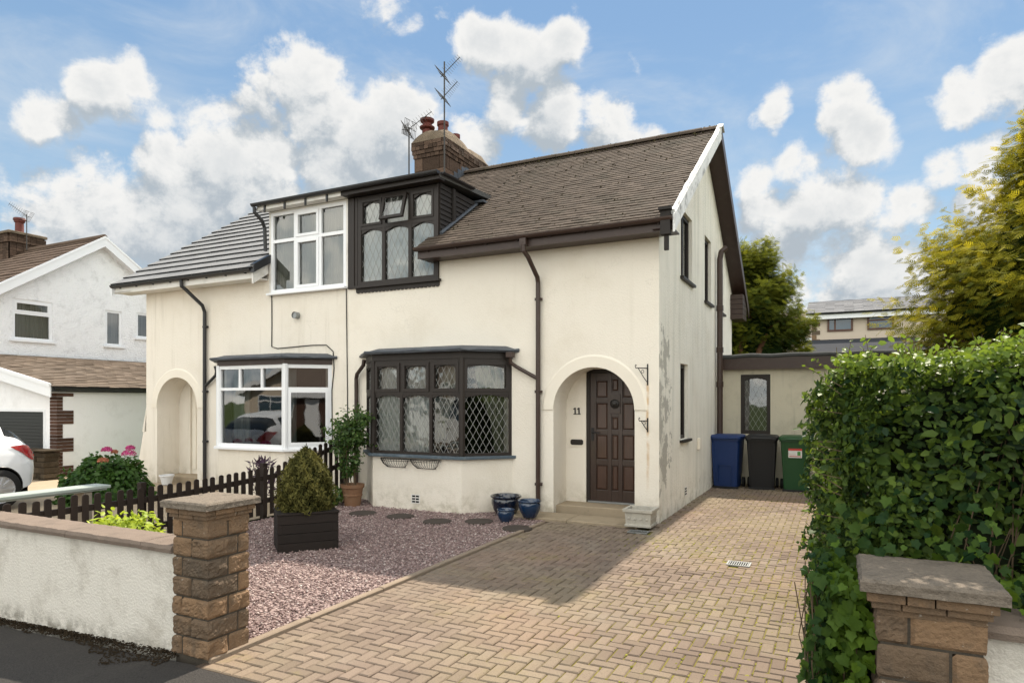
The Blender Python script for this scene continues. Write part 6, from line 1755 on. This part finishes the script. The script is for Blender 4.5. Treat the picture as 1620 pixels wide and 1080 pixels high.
def board():
    H = thing('garden_bench', 'long pale board on low legs standing level behind the picket fence', 'bench', (-8.2, 4.1, 0))
    m = MB(); m.box(-8.36, -8.06, 2.95, 5.10, .635, .672); m.box(-8.33, -8.09, 2.98, 5.07, .612, .634); m.build('board', 'pale board', H, bevel=.006)
    for y in (3.25, 4.85):
        l = MB(); l.box(-8.31, -8.11, y - .05, y + .05, -.05, .611); l.build('leg', 'concrete', H, bevel=.006)
board()
def rubble():
    H = thing('stub_wall', 'low mossy brown stone wall end behind the white car', 'stone wall', (-16.2, 8.4, 0))
    m = MB(); z = -.1; k = 0
    while z < .55:
        x = -17.3 - random.random() * .2; h = random.uniform(.09, .15)
        while x < -15.45:
            l = random.uniform(.18, .38); xe = min(-15.42, x + l); m.tone = random.random()
            j = random.gauss(0, .012); m.box(x, xe - .012, 8.30 + j, 8.62 + j, z, min(.60, z + h - .01)); x = xe
        z += h
    m.box(-17.3, -15.45, 8.33, 8.59, -.2, .55)
    m.build('stonework', 'old stone', H, bevel=.01)
    c = MB(); c.box(-17.3, -15.40, 8.27, 8.65, .602, .64); c.build('coping', 'old stone', H, bevel=.01)
rubble()

# ================================================================== THE WHITE CAR
def car():
    H = thing('hatchback_car', 'white hatchback with red tail lamp parked before the black garage door', 'car', (-12.62, 4.2, 0))
    cx, yr = -12.62, 6.30
    ST = np.array([  # s, half width, z low, z belt, z roof, glass shoulder half width
        (0, .58, .45, .66, .70, .50), (.05, .72, .36, .80, .86, .58), (.14, .79, .28, .93, 1.03, .62), (.32, .835, .23, 1.0, 1.22, .62), (.6, .86, .21, .99, 1.38, .62), (1.0, .87, .2, .97, 1.465, .62), (1.7, .875, .2, .95, 1.49, .62),
        (2.4, .875, .2, .93, 1.43, .60), (2.85, .87, .2, .91, 1.22, .60), (3.2, .86, .2, .90, .97, .62), (3.6, .83, .21, .84, .88, .60), (3.9, .76, .26, .72, .75, .52), (4.03, .62, .34, .58, .60, .45)])
    NS = 96; ss = np.linspace(0, 4.03, NS) ; ss = 4.03 * (ss / 4.03) ** 1.0
    ss = np.concatenate([np.linspace(0, .5, 26), np.linspace(.53, 4.03, 90)]); NS = len(ss)
    cols = [np.interp(ss, ST[:, 0], ST[:, i]) for i in range(1, 6)]
    for c_ in cols:                               # ease the corners
        for _ in range(3): c_[1:-1] = .25 * c_[:-2] + .5 * c_[1:-1] + .25 * c_[2:]
    def section(hw, zl, zb, zt, gw):
        ctrl = [(hw * .80, zl), (hw * .955, zl + .05), (hw * .99, zl + (zb - zl) * .40), (hw, zl + (zb - zl) * .62), (hw * .985, zl + (zb - zl) * .82), (hw * .95, zb), (hw * .95 * .55 + gw * .45, zb + (zt - zb) * .48), (gw, zb + (zt - zb) * .90), (gw * .6, zb + (zt - zb) * .99), (0, zt)]
        P = np.array(ctrl); t = np.arange(len(P)); tt = np.linspace(0, len(P) - 1, 46)
        return np.stack([np.interp(tt, t, P[:, 0]), np.interp(tt, t, P[:, 1])], 1)
    secs = [section(*[c_[i] for c_ in cols]) for i in range(NS)]
    m = MB(); NP = 46
    wheels = [(.62, .315), (3.22, .315)]; WR = .355
    for side in (1, -1):
        base = len(m.v); inside = {}
        for i in range(NS):
            for j in range(NP):
                s, (x, z) = ss[i], secs[i][j]
                y = yr - s
                for (wc, wz) in wheels:
                    d = math.hypot(s - wc, z - wz)
                    if j < 34 and x > .4:
                        if d < WR - .004: inside[(i, j)] = 1
                        if abs(d - WR) < .022 and d > 1e-6:
                            k = WR / d; s2 = wc + (s - wc) * k; z = wz + (z - wz) * k; y = yr - s2; inside.pop((i, j), None)
                m.v.append((cx + side * x, y, z))
        for i in range(NS - 1):
            for j in range(NP - 1):
                if sum((a, b) in inside for a in (i, i + 1) for b in (j, j + 1)) >= 1: continue
                z = .5 * (secs[i][j][1] + secs[i][j + 1][1]); s = (ss[i] + ss[i + 1]) / 2
                q = (j + .5) / (NP - 1) * 9
                gl = (5.35 < q < 6.85 and .62 < s < 2.95 and not (1.55 < s < 1.66)) or (5.5 < q < 8.99 and 2.45 < s < 3.12) or (6.0 < q < 8.99 and .16 < s < .50)
                m.mat = 1 if gl else 0
                a = base + i * NP + j; m.f.append((a, a + NP, a + NP + 1, a + 1) if side > 0 else (a, a + 1, a + NP + 1, a + NP)); m.t.append(.5); m.m.append(m.mat)
    m.mat = 0
    for i in (0, NS - 1):
        pts = [(cx + x, yr - ss[i], z) for x, z in secs[i]] + [(cx - x, yr - ss[i], z) for x, z in secs[i][::-1][1:]]; m.poly(pts)
    m.build('body', ['car paint', 'car glass'], H, smooth=True, recalc=False)
    u = MB(); u.box(cx - .66, cx + .66, yr - 3.9, yr - .12, .18, .62); u.build('underbody', 'void', H)
    def half(s, z):
        i = int(np.argmin(abs(ss - s))); P = secs[i]; k = np.argsort(P[:36, 1]); return float(np.interp(z, P[:36, 1][k], P[:36, 0][k]))
    for side in (1, -1):
        l = MB(); top = [(.05, .845), (.10, .925), (.16, .985), (.26, 1.0), (.36, .995), (.46, .985)]; bot = [(.045, .80), (.08, .77), (.13, .745), (.20, .79), (.30, .875), (.46, .975)]
        G_ = []
        for t in np.linspace(0, 5, 16):
            for v in np.linspace(0, 1, 6):
                s = np.interp(t, range(6), [a[0] for a in top]) * v + np.interp(t, range(6), [a[0] for a in bot]) * (1 - v)
                z = np.interp(t, range(6), [a[1] for a in top]) * v + np.interp(t, range(6), [a[1] for a in bot]) * (1 - v)
                G_.append((cx + side * (half(s, z) + .012), yr - s + .012, z))
        l.faces(G_, [(a * 6 + b, a * 6 + b + 6, a * 6 + b + 7, a * 6 + b + 1) for a in range(15) for b in range(5)])
        l.build('tail_lamp', 'lamp red', H, smooth=True)
        for (wc, wz) in wheels:
            w = MB(); X = cx + side * .775
            w.lathe((X, yr - wc, wz), [(.20, -.10), (.28, -.10), (.315, -.07), (.315, .07), (.285, .095), (.215, .098), (.205, .06)], 40, 'x')
            wo = w.build('wheel', 'tyre', H, smooth=True)
            r = MB(); xf = X + side * .085
            for k in range(10):
                a = 2 * math.pi * k / 10 + .1 * (k % 2); ca, sa = math.cos(a), math.sin(a); pw = .016
                r.hexa([(xf - .02 * side, yr - wc + ca * .03 - sa * pw, wz + sa * .03 + ca * pw), (xf - .02 * side, yr - wc + ca * .03 + sa * pw, wz + sa * .03 - ca * pw), (xf - .02 * side, yr - wc + ca * .21 + sa * pw, wz + sa * .21 - ca * pw), (xf - .02 * side, yr - wc + ca * .21 - sa * pw, wz + sa * .21 + ca * pw),
                        (xf, yr - wc + ca * .03 - sa * pw, wz + sa * .03 + ca * pw), (xf, yr - wc + ca * .03 + sa * pw, wz + sa * .03 - ca * pw), (xf, yr - wc + ca * .21 + sa * pw, wz + sa * .21 - ca * pw), (xf, yr - wc + ca * .21 - sa * pw, wz + sa * .21 + ca * pw)])
            r.lathe((xf, yr - wc, wz), [(.0, .01 * side), (.05, .008 * side), (.055, -.02 * side)], 16, 'x'); r.lathe((xf, yr - wc, wz), [(.205, -.03 * side), (.222, .004 * side), (.212, .010 * side), (.20, -.02 * side)], 32, 'x')
            r.build('rim', 'alloy', wo, smooth=False)
            d = MB(); d.lathe((X + side * .02, yr - wc, wz), [(.0, 0), (.205, 0)], 24, 'x'); d.build('brake_disc', 'void', wo)
            ar = MB(); pts = [(cx + side * (half(wc + WR * math.cos(t), wz + WR * math.sin(t)) - .006), yr - wc - WR * math.cos(t), wz + WR * math.sin(t)) for t in np.linspace(-.15, math.pi + .15, 30)]
            ar.tube(pts, .012, 6); ar.build('wheel_arch', 'black plastic', H)
    lp = MB(); lp.box(cx - .26, cx + .26, yr + .001, yr + .012, .52, .62); lp.build('number_plate', 'white plastic', H)
car()

# ================================================================== PLANTS
def sphere_dirs(n): return norm(rng.normal(0, 1, (n, 3)))

def hedge():
    H = thing('hedge', 'tall broad clipped hedge of glossy mixed leaves along the right side of the driveway', 'hedge', (1.2, 6, 0))
    X0, X1, Y0, Y1 = -.03, 2.9, 3.36, 9.2
    def top(x, y): return 1.80 + .19 * np.clip((x + .1) / 1.0, 0, 1) + .05 * np.sin(x * 5.1 + y * 2.3) * np.cos(y * 3.7 - x * 2)
    def bulge(a, b): return .07 * np.sin(a * 4.3 + b * 2.1) + .05 * np.sin(a * 9.7 - b * 7.3 + 1) + .03 * np.sin(a * 17 + b * 13)
    P, O, SZ, TN = [], [], [], []
    def add(p, o, s, t): P.append(p); O.append(o); SZ.append(s); TN.append(t)
    # street face
    n = 24000; x = rng.uniform(X0, X1, n); z = rng.uniform(-.05, 1, n) ** .92 * 1.0; z = np.where(np.isnan(z), .1, z) * top(x, Y0)
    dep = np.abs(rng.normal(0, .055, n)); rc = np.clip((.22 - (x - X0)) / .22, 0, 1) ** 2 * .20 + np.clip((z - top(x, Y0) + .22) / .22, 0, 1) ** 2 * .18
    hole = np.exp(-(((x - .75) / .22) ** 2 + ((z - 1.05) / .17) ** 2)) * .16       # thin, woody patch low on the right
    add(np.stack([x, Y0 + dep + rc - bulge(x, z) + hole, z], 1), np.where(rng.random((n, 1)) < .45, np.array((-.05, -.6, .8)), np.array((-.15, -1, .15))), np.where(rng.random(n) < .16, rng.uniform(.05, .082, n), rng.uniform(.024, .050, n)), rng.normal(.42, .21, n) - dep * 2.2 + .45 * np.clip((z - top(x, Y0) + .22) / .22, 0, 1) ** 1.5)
    # drive face
    n = 20000; y = Y0 + (Y1 - Y0) * rng.random(n) ** 1.7; z = rng.random(n) ** .95 * top(X0, y)
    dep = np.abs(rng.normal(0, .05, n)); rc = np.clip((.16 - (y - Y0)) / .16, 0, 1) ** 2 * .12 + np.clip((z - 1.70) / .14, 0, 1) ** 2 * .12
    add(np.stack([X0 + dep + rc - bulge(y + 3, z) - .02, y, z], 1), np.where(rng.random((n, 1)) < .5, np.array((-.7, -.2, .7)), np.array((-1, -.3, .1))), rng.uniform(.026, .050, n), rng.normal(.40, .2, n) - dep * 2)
    # top
    n = 15000; x = rng.uniform(X0 + .02, X1, n); y = Y0 + (Y1 - Y0) * rng.random(n) ** 1.6
    up = np.abs(rng.normal(0, .045, n))
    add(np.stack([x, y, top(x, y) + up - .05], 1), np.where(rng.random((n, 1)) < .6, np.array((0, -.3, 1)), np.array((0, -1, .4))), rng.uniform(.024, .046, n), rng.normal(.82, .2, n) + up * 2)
    p = np.concatenate(P); o = np.concatenate(O); s = np.concatenate(SZ); t = np.concatenate(TN)
    # new shoots standing above the top and out of the side
    sh, so, sz, st = [], [], [], []
    tw = MB()
    for i in range(340):
        a = random.random()
        if a < .72:
            x = random.uniform(X0, 2.2); y = Y0 + .05 + abs(random.gauss(0, .5)); b = Vector((x, y, float(top(x, y)) - .06)); d = Vector((random.gauss(0, .3), random.gauss(-.1, .3), 1)).normalized(); L = random.uniform(.07, .20)
        else:
            y = Y0 + random.random() ** 2 * 4; z = random.uniform(.5, 1.85); b = Vector((X0 + .05, y, z)); d = Vector((-1, random.gauss(0, .4), random.uniform(-.1, .8))).normalized(); L = random.uniform(.07, .19)
        tw.tube([b, b + d * L], .0016, 3, cap=False)
        for k in range(int(L / .018)):
            q = b + d * (L * (.2 + .8 * (k + 1) / (L / .018))); sh.append(tuple(q)); so.append((random.gauss(0, 1), random.gauss(0, 1), random.gauss(.6, 1))); sz.append(random.uniform(.018, .036)); st.append(random.gauss(.92, .1))
    p = np.concatenate([p, np.array(sh)]); o = np.concatenate([o, np.array(so)]); s = np.concatenate([s, sz]); t = np.concatenate([t, st])
    ax = rng.normal(0, 1, (len(p), 3)) + np.array((0, 0, -.2))
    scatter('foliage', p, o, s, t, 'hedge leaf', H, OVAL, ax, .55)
    for i in range(95):                       # bare stems inside
        x = random.uniform(X0 + .5, 2.0) if i > 60 else random.gauss(.80, .18); b = Vector((x + random.uniform(-.25, .25), Y0 + .16 + random.random() * .25, .1)); e = Vector((x + random.uniform(-.3, .3), Y0 + .03 + random.random() * .22, random.uniform(.9, 1.8)))
        tw.tube([b, (b + e) / 2 + Vector((random.gauss(0, .08), random.gauss(0, .04), 0)), e], [.0045, .0035, .002], 5, cap=False)
    tw.build('twigs', 'twig', H, recalc=False)['kind'] = 'stuff'
    c = MB(); n = 30
    X = np.linspace(X0 + .24, X1 - .02, 14); Z = np.linspace(-.2, 1, 8)
    c.hexa([(X0 + .17, Y0 + .20, -.2), (X1 - .02, Y0 + .20, -.2), (X1 - .02, Y1 - .05, -.2), (X0 + .17, Y1 - .05, -.2), (X0 + .17, Y0 + .20, 1.70), (X0 + 1.0, Y0 + .20, 1.93), (X0 + 1.0, Y1 - .05, 1.90), (X0 + .17, Y1 - .05, 1.62)]); c.box(X0 + 1.0, X1 - .02, Y0 + .20, Y1 - .05, -.15, 1.93); c.build('inner_core', 'hedge core', H)  # solid dark core added to stop the view through the leaves
hedge()

def ivy():
    H = thing('ivy', 'bright green ivy trailing over the right gate pier and under the hedge', 'ivy', (.05, 3.1, 0))
    P, O, S_, T = [], [], [], []
    for i in range(2300):                      # curtain left of the pier
        z = random.random() ** .8 * 1.0; x = max(-.12, -.040 + random.gauss(0, .040)) + .06 * (1 - z) + .03 * math.sin(z * 9); y = random.uniform(2.95, 3.55)
        f = random.random()
        P.append((x, y - .03 * f, z)); O.append((-.8, -.7, .35)); S_.append(random.uniform(.026, .060)); T.append(random.gauss(.22, .15) + (.35 if x > -.02 else 0) + .1 * (z < .4))
    for i in range(420):                       # between ivy and stone
        z = random.random() * 1.0; P.append((.085 + random.gauss(0, .03) - .03 * (1 - z), random.uniform(2.86, 3.1), z)); O.append((-.5, -.9, .3)); S_.append(random.uniform(.03, .07)); T.append(random.gauss(.72, .2))
    for i in range(330):                       # over the cap and along the wall top
        x = random.uniform(-.02, 2.6); P.append((x, 3.27 + random.gauss(0, .06) - (.05 if x > .5 else .0), 1.06 + abs(random.gauss(0, .10)) if x < .56 else .93 + abs(random.gauss(0, .13)))); O.append((0, -.9, .6)); S_.append(random.uniform(.024, .056)); T.append(random.gauss(.22, .16) + (.55 if random.random() < .22 else 0))
    for i in range(240):
        x = random.uniform(.50, 1.4); P.append((x, 2.98 + random.random() * .25, .92 + abs(random.gauss(0, .07)))); O.append((0, -.8, .7)); S_.append(random.uniform(.026, .058)); T.append(random.gauss(.35, .25))
    for i in range(620):                      # creeping through the hedge face
        x = random.uniform(-.14, 2.6); z = random.random() ** 1.5 * 1.25 + .1; P.append((x, 3.30 + random.gauss(0, .035) - .05 * math.sin(x * 4.3 + z * 2.1), z)); O.append((0, -1, .3)); S_.append(random.uniform(.026, .060)); T.append(random.gauss(.13, .12) + (.45 if random.random() < .05 else 0))
    for i in range(900):
        y = random.uniform(3.3, 6.5); z = random.random() ** 1.5 * 1.0; P.append((-.07 + max(-.05, random.gauss(0, .035)), y, z)); O.append((-1, -.2, .3)); S_.append(random.uniform(.03, .07)); T.append(random.gauss(.4, .2))
    ax = np.array([(random.gauss(0, .5), random.gauss(0, .3), -1) for _ in P])
    scatter('ivy_leaves', np.array(P), np.array(O), np.array(S_), np.array(T), 'ivy leaf', H, IVY, ax, .62)
    v = MB()
    for i in range(40):
        x = random.uniform(-.12, .08); pts = [(x + random.gauss(0, .02), random.uniform(2.95, 3.4), z) for z in (0.0, .3, .6, .95)]
        v.tube(pts, .003, 4, cap=False)
    v.build('ivy_stems', 'twig', H, recalc=False)
ivy()

def conifer(name, label, base, height, rad, n, flen, mat, gold, seed, trunkm, lean=(0, 0), belly=.32, up=.45, trunkvis=None, pw=.62, nb=230, core=.55):
    H = thing(name, label, 'conifer', base)
    r_ = np.random.default_rng(seed); b = np.array(base)
    def profile(h):                            # relative radius at relative height
        return np.clip(np.minimum(1.0, .45 + h / belly * .55), 0, 1) * np.clip((1 - h) / (1 - belly), 0, 1) ** pw
    # boughs: clumps on the crown, each carrying many sprays
    hb = r_.random(nb) ** .9; ab = r_.uniform(0, 2 * math.pi, nb); fb = r_.uniform(.45, 1.0, nb) ** .45
    lump = 1 + .13 * np.sin(ab * 3 + hb * 9) + .10 * np.sin(ab * 5 - hb * 15 + 2)
    rb = rad * profile(hb) * fb * lump
    cx = b[0] + lean[0] * hb * height + rb * np.cos(ab); cy = b[1] + lean[1] * hb * height + rb * np.sin(ab); cz = b[2] + .10 * height + hb * height * .90
    C = np.stack([cx, cy, cz], 1)
    k = r_.integers(0, nb, n); ca, sa = np.cos(ab[k]), np.sin(ab[k])
    outd = np.stack([ca, sa, np.full(n, up) + .35 * hb[k] ** 2], 1); tang = np.stack([-sa, ca, np.zeros(n)], 1)
    br = .16 * rad + .04 if nb < 300 else .125 * rad + .04
    a_, t_, v_ = (np.clip(r_.normal(0, .85, n), -1.35, 1.35) for _ in range(3))
    p = C[k] + norm(outd) * (a_ * br * 1.25)[:, None] + tang * (t_ * br * (1.05 - .25 * np.clip(a_, -1, 1.5)))[:, None]
    p[:, 2] += v_ * br * .42 + .10 * br * np.clip(a_, 0, 3) ** 2
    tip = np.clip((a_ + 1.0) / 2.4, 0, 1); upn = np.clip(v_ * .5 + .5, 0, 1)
    axis = norm(norm(outd) + tang * (t_ * .45)[:, None] + np.array((0, 0, .12)) + r_.normal(0, .20, (n, 3)))
    nrm = norm(np.array((0, 0, 1.0)) + .55 * np.stack([ca, sa, np.zeros(n)], 1) + r_.normal(0, .45, (n, 3)))
    size = flen * r_.uniform(.6, 1.25, n)
    tone = gold * (.40 * tip + .60 * upn) * (.55 + .75 * r_.random(nb)[k]) * (.75 + .35 * hb[k]) + r_.normal(0, .07, n)  # golden tips, plus lit bough tops and dark undersides put into the colour
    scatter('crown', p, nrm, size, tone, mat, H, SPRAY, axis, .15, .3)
    t = MB(); tx, ty = lean
    t.tube([(b[0], b[1], b[2] - .2), (b[0] + tx * height * .3 + .04, b[1] + ty * height * .3, b[2] + height * .3), (b[0] + tx * height * .6, b[1], b[2] + height * .6), (b[0] + tx * height * .92, b[1] + ty * height * .9, b[2] + height * .95)], [rad * .085, rad * .06, rad * .035, .01], 9)
    for i in range(0, nb, 3):
        q = C[i]; h0 = max(.2, q[2] - b[2] - .35 * rad); s0 = (b[0] + tx * h0, b[1] + ty * h0, b[2] + h0)
        t.tube([s0, tuple((np.array(s0) + q) / 2 + np.array((0, 0, .04))), tuple(q)], [.022, .016, .006], 5, cap=False)
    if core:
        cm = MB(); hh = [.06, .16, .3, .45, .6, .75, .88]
        cm.lathe((b[0], b[1], b[2]), [(rad * core * float(profile(np.array(q))), (.10 + q * .9) * height) for q in hh], 12); co = cm.build('inner_core', 'conifer core', H, smooth=True)  # solid green core added to stop the view through the crown
    if trunkvis:
        for i_, pts_ in enumerate(trunkvis): t.tube(pts_, [(.115 if i_ == 0 else .07) * (1 - .12 * q_) for q_ in range(len(pts_))], 9)
    t.build('trunk', trunkm, H, recalc=False)
    return H
conifer('golden_conifer', 'huge golden yellow conifer rising behind the hedge at the right edge', (3.42, 11.6, 0), 6.05, 2.32, 84000, .165, 'gold conifer', .88, 5, 'bark', (0.0, 0), .40, .30, None, .90, 800, .92)
conifer('green_conifer', 'bushy dark green conifer with forked reddish trunk behind the annexe', (-2.1, 19.4, 0), 5.75, 1.50, 26000, .20, 'green conifer', .85, 9, 'red bark', (0, 0), .42, .55,
        [[(-2.05, 18.5, 1.6), (-2.02, 18.45, 2.3), (-1.90, 18.5, 2.7), (-1.86, 18.6, 3.05), (-1.70, 18.9, 3.5)], [(-2.3, 18.5, 1.6), (-2.34, 18.45, 2.6), (-2.28, 18.5, 3.5)]])

SPRIG = (np.array([(0, 0, 0), (.16, .4, .05), (0, 1, 0), (-.16, .4, .05)]), np.array([(0, 1, 2), (0, 2, 3)]))
def dwarf():
    H = thing('dwarf_conifer', 'egg shaped brownish dwarf conifer planted in the dark timber box', 'shrub', (PC.x, PC.y, .38))
    n = 16000; h = rng.random(n); a = rng.uniform(0, 2 * math.pi, n); pr = np.clip(np.sin(np.clip(h * .80 + .20, 0, 1) ** .80 * math.pi), 0, 1) ** .62
    pr = np.where(h < .45, np.maximum(pr, .80), pr)
    lump = 1 + .10 * np.sin(a * 7 + h * 11) + .08 * np.sin(a * 13 - h * 23)
    f = rng.uniform(.0, 1, n) ** .25; r = .320 * pr * lump * f
    p = np.stack([PC.x + r * np.cos(a), PC.y + r * np.sin(a), .38 + h * .78 * (1 - .06 * f) + rng.normal(0, .012, n)], 1)
    out = np.stack([np.cos(a), np.sin(a), .35 + h], 1); ax = np.stack([np.cos(a) * .45, np.sin(a) * .45, np.ones(n)], 1) + rng.normal(0, .25, (n, 3))
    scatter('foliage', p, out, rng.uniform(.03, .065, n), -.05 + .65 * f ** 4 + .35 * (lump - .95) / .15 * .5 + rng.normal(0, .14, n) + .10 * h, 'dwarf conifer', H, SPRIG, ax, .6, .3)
    t = MB(); t.tube([(PC.x, PC.y, .30), (PC.x, PC.y, .95)], [.03, .012], 7)
    c = MB(); c.lathe((PC.x, PC.y, .40), [(.17, 0), (.22, .15), (.19, .40), (.06, .65), (0, .70)], 14); t.build('stem', 'bark', H); c.build('inner_core', 'hedge core', H)  # stem, and a solid dark core inside the foliage
dwarf()

def climber():
    H = thing('climbing_shrub', 'thin leafy climbing shrub on tall canes growing from the terracotta pot', 'shrub', (T0[0], T0[1], .33))
    st = MB(); P, O, S_, T = [], [], [], []
    for i in range(7):
        b = Vector((T0[0] + random.gauss(0, .05), T0[1] + random.gauss(0, .05), .30)); top = Vector((T0[0] + random.gauss(.05, .17), T0[1] + random.gauss(.02, .08), random.uniform(1.25, 1.62)))
        m = (b + top) / 2 + Vector((random.gauss(0, .05), random.gauss(0, .04), 0)); st.tube([b, m, top], [.009, .007, .003], 6)
        for k in range(24):
            t = random.uniform(.18, 1); q = b.lerp(top, t) + Vector((0, 0, 0)); d = Vector((random.gauss(.1, .8), random.gauss(-.2, .6), random.gauss(.2, .4))).normalized(); L = random.uniform(.06, .30) * (.35 + .8 * (t > .5))
            st.tube([q, q + d * L * .6 + Vector((0, 0, .01)), q + d * L], .0022, 3, cap=False)
            for j in range(int(9 + 18 * (t > .55))):
                P.append(tuple(q + d * L * random.uniform(.3, 1.05) + Vector((random.gauss(0, .03), random.gauss(0, .03), random.gauss(0, .03))))); O.append((random.gauss(0, .6), random.gauss(-.5, .5), .7)); S_.append(random.uniform(.034, .072)); T.append(random.gauss(.40, .25))
    st.build('stems', 'twig', H, recalc=False)
    ax = np.array([(random.gauss(0, .7), random.gauss(0, .7), -.6) for _ in P]); scatter('foliage', np.array(P), np.array(O), np.array(S_), np.array(T), 'climber leaf', H, OVAL, ax, .6)
climber()

def bush(name, label, cat, c, rx, rz, n, size, mat, tone, shape=OVAL, spread=.6):
    H = thing(name, label, cat, c)
    d = sphere_dirs(n); d[:, 2] = np.abs(d[:, 2]) * 1.0 - .12; f = rng.uniform(.35, 1, n) ** .4
    lump = 1 + .14 * np.sin(d[:, 0] * 7 + d[:, 2] * 5) * np.cos(d[:, 1] * 6)
    p = np.array(c) + d * np.array((rx, rx, rz)) * (f * lump)[:, None]; p[:, 2] = np.maximum(p[:, 2], c[2] + .02)
    ax = d * np.array((1, 1, .2)) + rng.normal(0, .45, (n, 3)) + np.array((0, 0, -.25))
    scatter('foliage', p, d + np.array((0, 0, .5)), size * rng.uniform(.65, 1.25, n), tone + .3 * (f - .8) + rng.normal(0, .15, n), mat, H, shape, ax, spread)
    return H
HC = (-11.45, 7.15, -.02)
hy = bush('hydrangea', 'round hydrangea bush with a few pink flower heads before the left porch', 'shrub', HC, .72, .88, 5000, .100, 'hydrangea leaf', .42)
st = MB()
for i in range(26): a = random.uniform(0, 6.28); r = random.uniform(.2, .6); st.tube([(HC[0], HC[1], 0), (HC[0] + r * .5 * math.cos(a), HC[1] + r * .5 * math.sin(a), .35), (HC[0] + r * math.cos(a), HC[1] + r * math.sin(a), .62)], .006, 4, cap=False)
st.build('stems', 'twig', hy, recalc=False)
def wp(px, py, t): v = CF * t + CR * ((px - 810) / F_PX * t); return (v.x, v.y, EYE + (635 - py) / F_PX * t)
for (px, py, t, r, m) in ((169, 712, 11.6, .080, 'pink flower'), (206, 709, 11.5, .070, 'pink flower'), (204, 718, 11.2, .105, 'pink flower'), (163, 729, 10.8, .075, 'faded flower'), (181, 715, 11.9, .05, 'faded flower')):
    c = np.array(wp(px, py, t)); n = 260; d = sphere_dirs(n); d[:, 2] = np.abs(d[:, 2]) * .75 - .1
    scatter('flower_head', c + d * r, d, .026, rng.normal(.55, .25, n), m, hy, OVAL, None, .5)
lime = bush('lime_shrub', 'low bright lime green plant just behind the white street wall', 'shrub', (-5.62, 3.62, .30), .42, .50, 1500, .060, 'lime leaf', .6, OVAL, .8)
gb = bush('grey_shrub', 'small grey leaved potted shrub on the roofs beyond the annexe', 'shrub', (1.05, 26.8, 2.75), .55, .75, 420, .12, 'grey leaf', .5, LANCE, .9)
pl = thing('purple_plant', 'small dark purple leaved plant showing above the pickets below the white bay', 'plant', (-8.35, 7.75, 0))
n = 160; P = np.array([(-8.35 + random.gauss(0, .09), 7.75 + random.gauss(0, .09), random.uniform(.2, .72)) for _ in range(n)])
scatter('foliage', P, np.tile((0, -.6, .5), (n, 1)), rng.uniform(.08, .19, n), rng.normal(.5, .2, n), 'purple leaf', pl, LANCE, np.array([(random.gauss(0, .6), random.gauss(0, .4), .8) for _ in range(n)]), .5)
st = MB()
for i in range(8): st.tube([(-8.35, 7.75, 0), (-8.35 + random.gauss(0, .09), 7.75 + random.gauss(0, .08), .75 + random.random() * .1)], .006, 4, cap=False)
st.build('stems', 'purple leaf', pl, recalc=False)
fernc = thing('fern', 'small green leafy plant low between the fence and the terracotta pot', 'plant', (-7.35, 8.30, 0))
n = 110; P = np.array([(-7.34 + random.gauss(0, .07), 8.28 + random.gauss(0, .08), random.uniform(.05, .28)) for _ in range(n)])
scatter('foliage', P, np.tile((.3, -.6, .7), (n, 1)), rng.uniform(.05, .11, n), rng.normal(.6, .2, n), 'climber leaf', fernc, OVAL, None, .5)
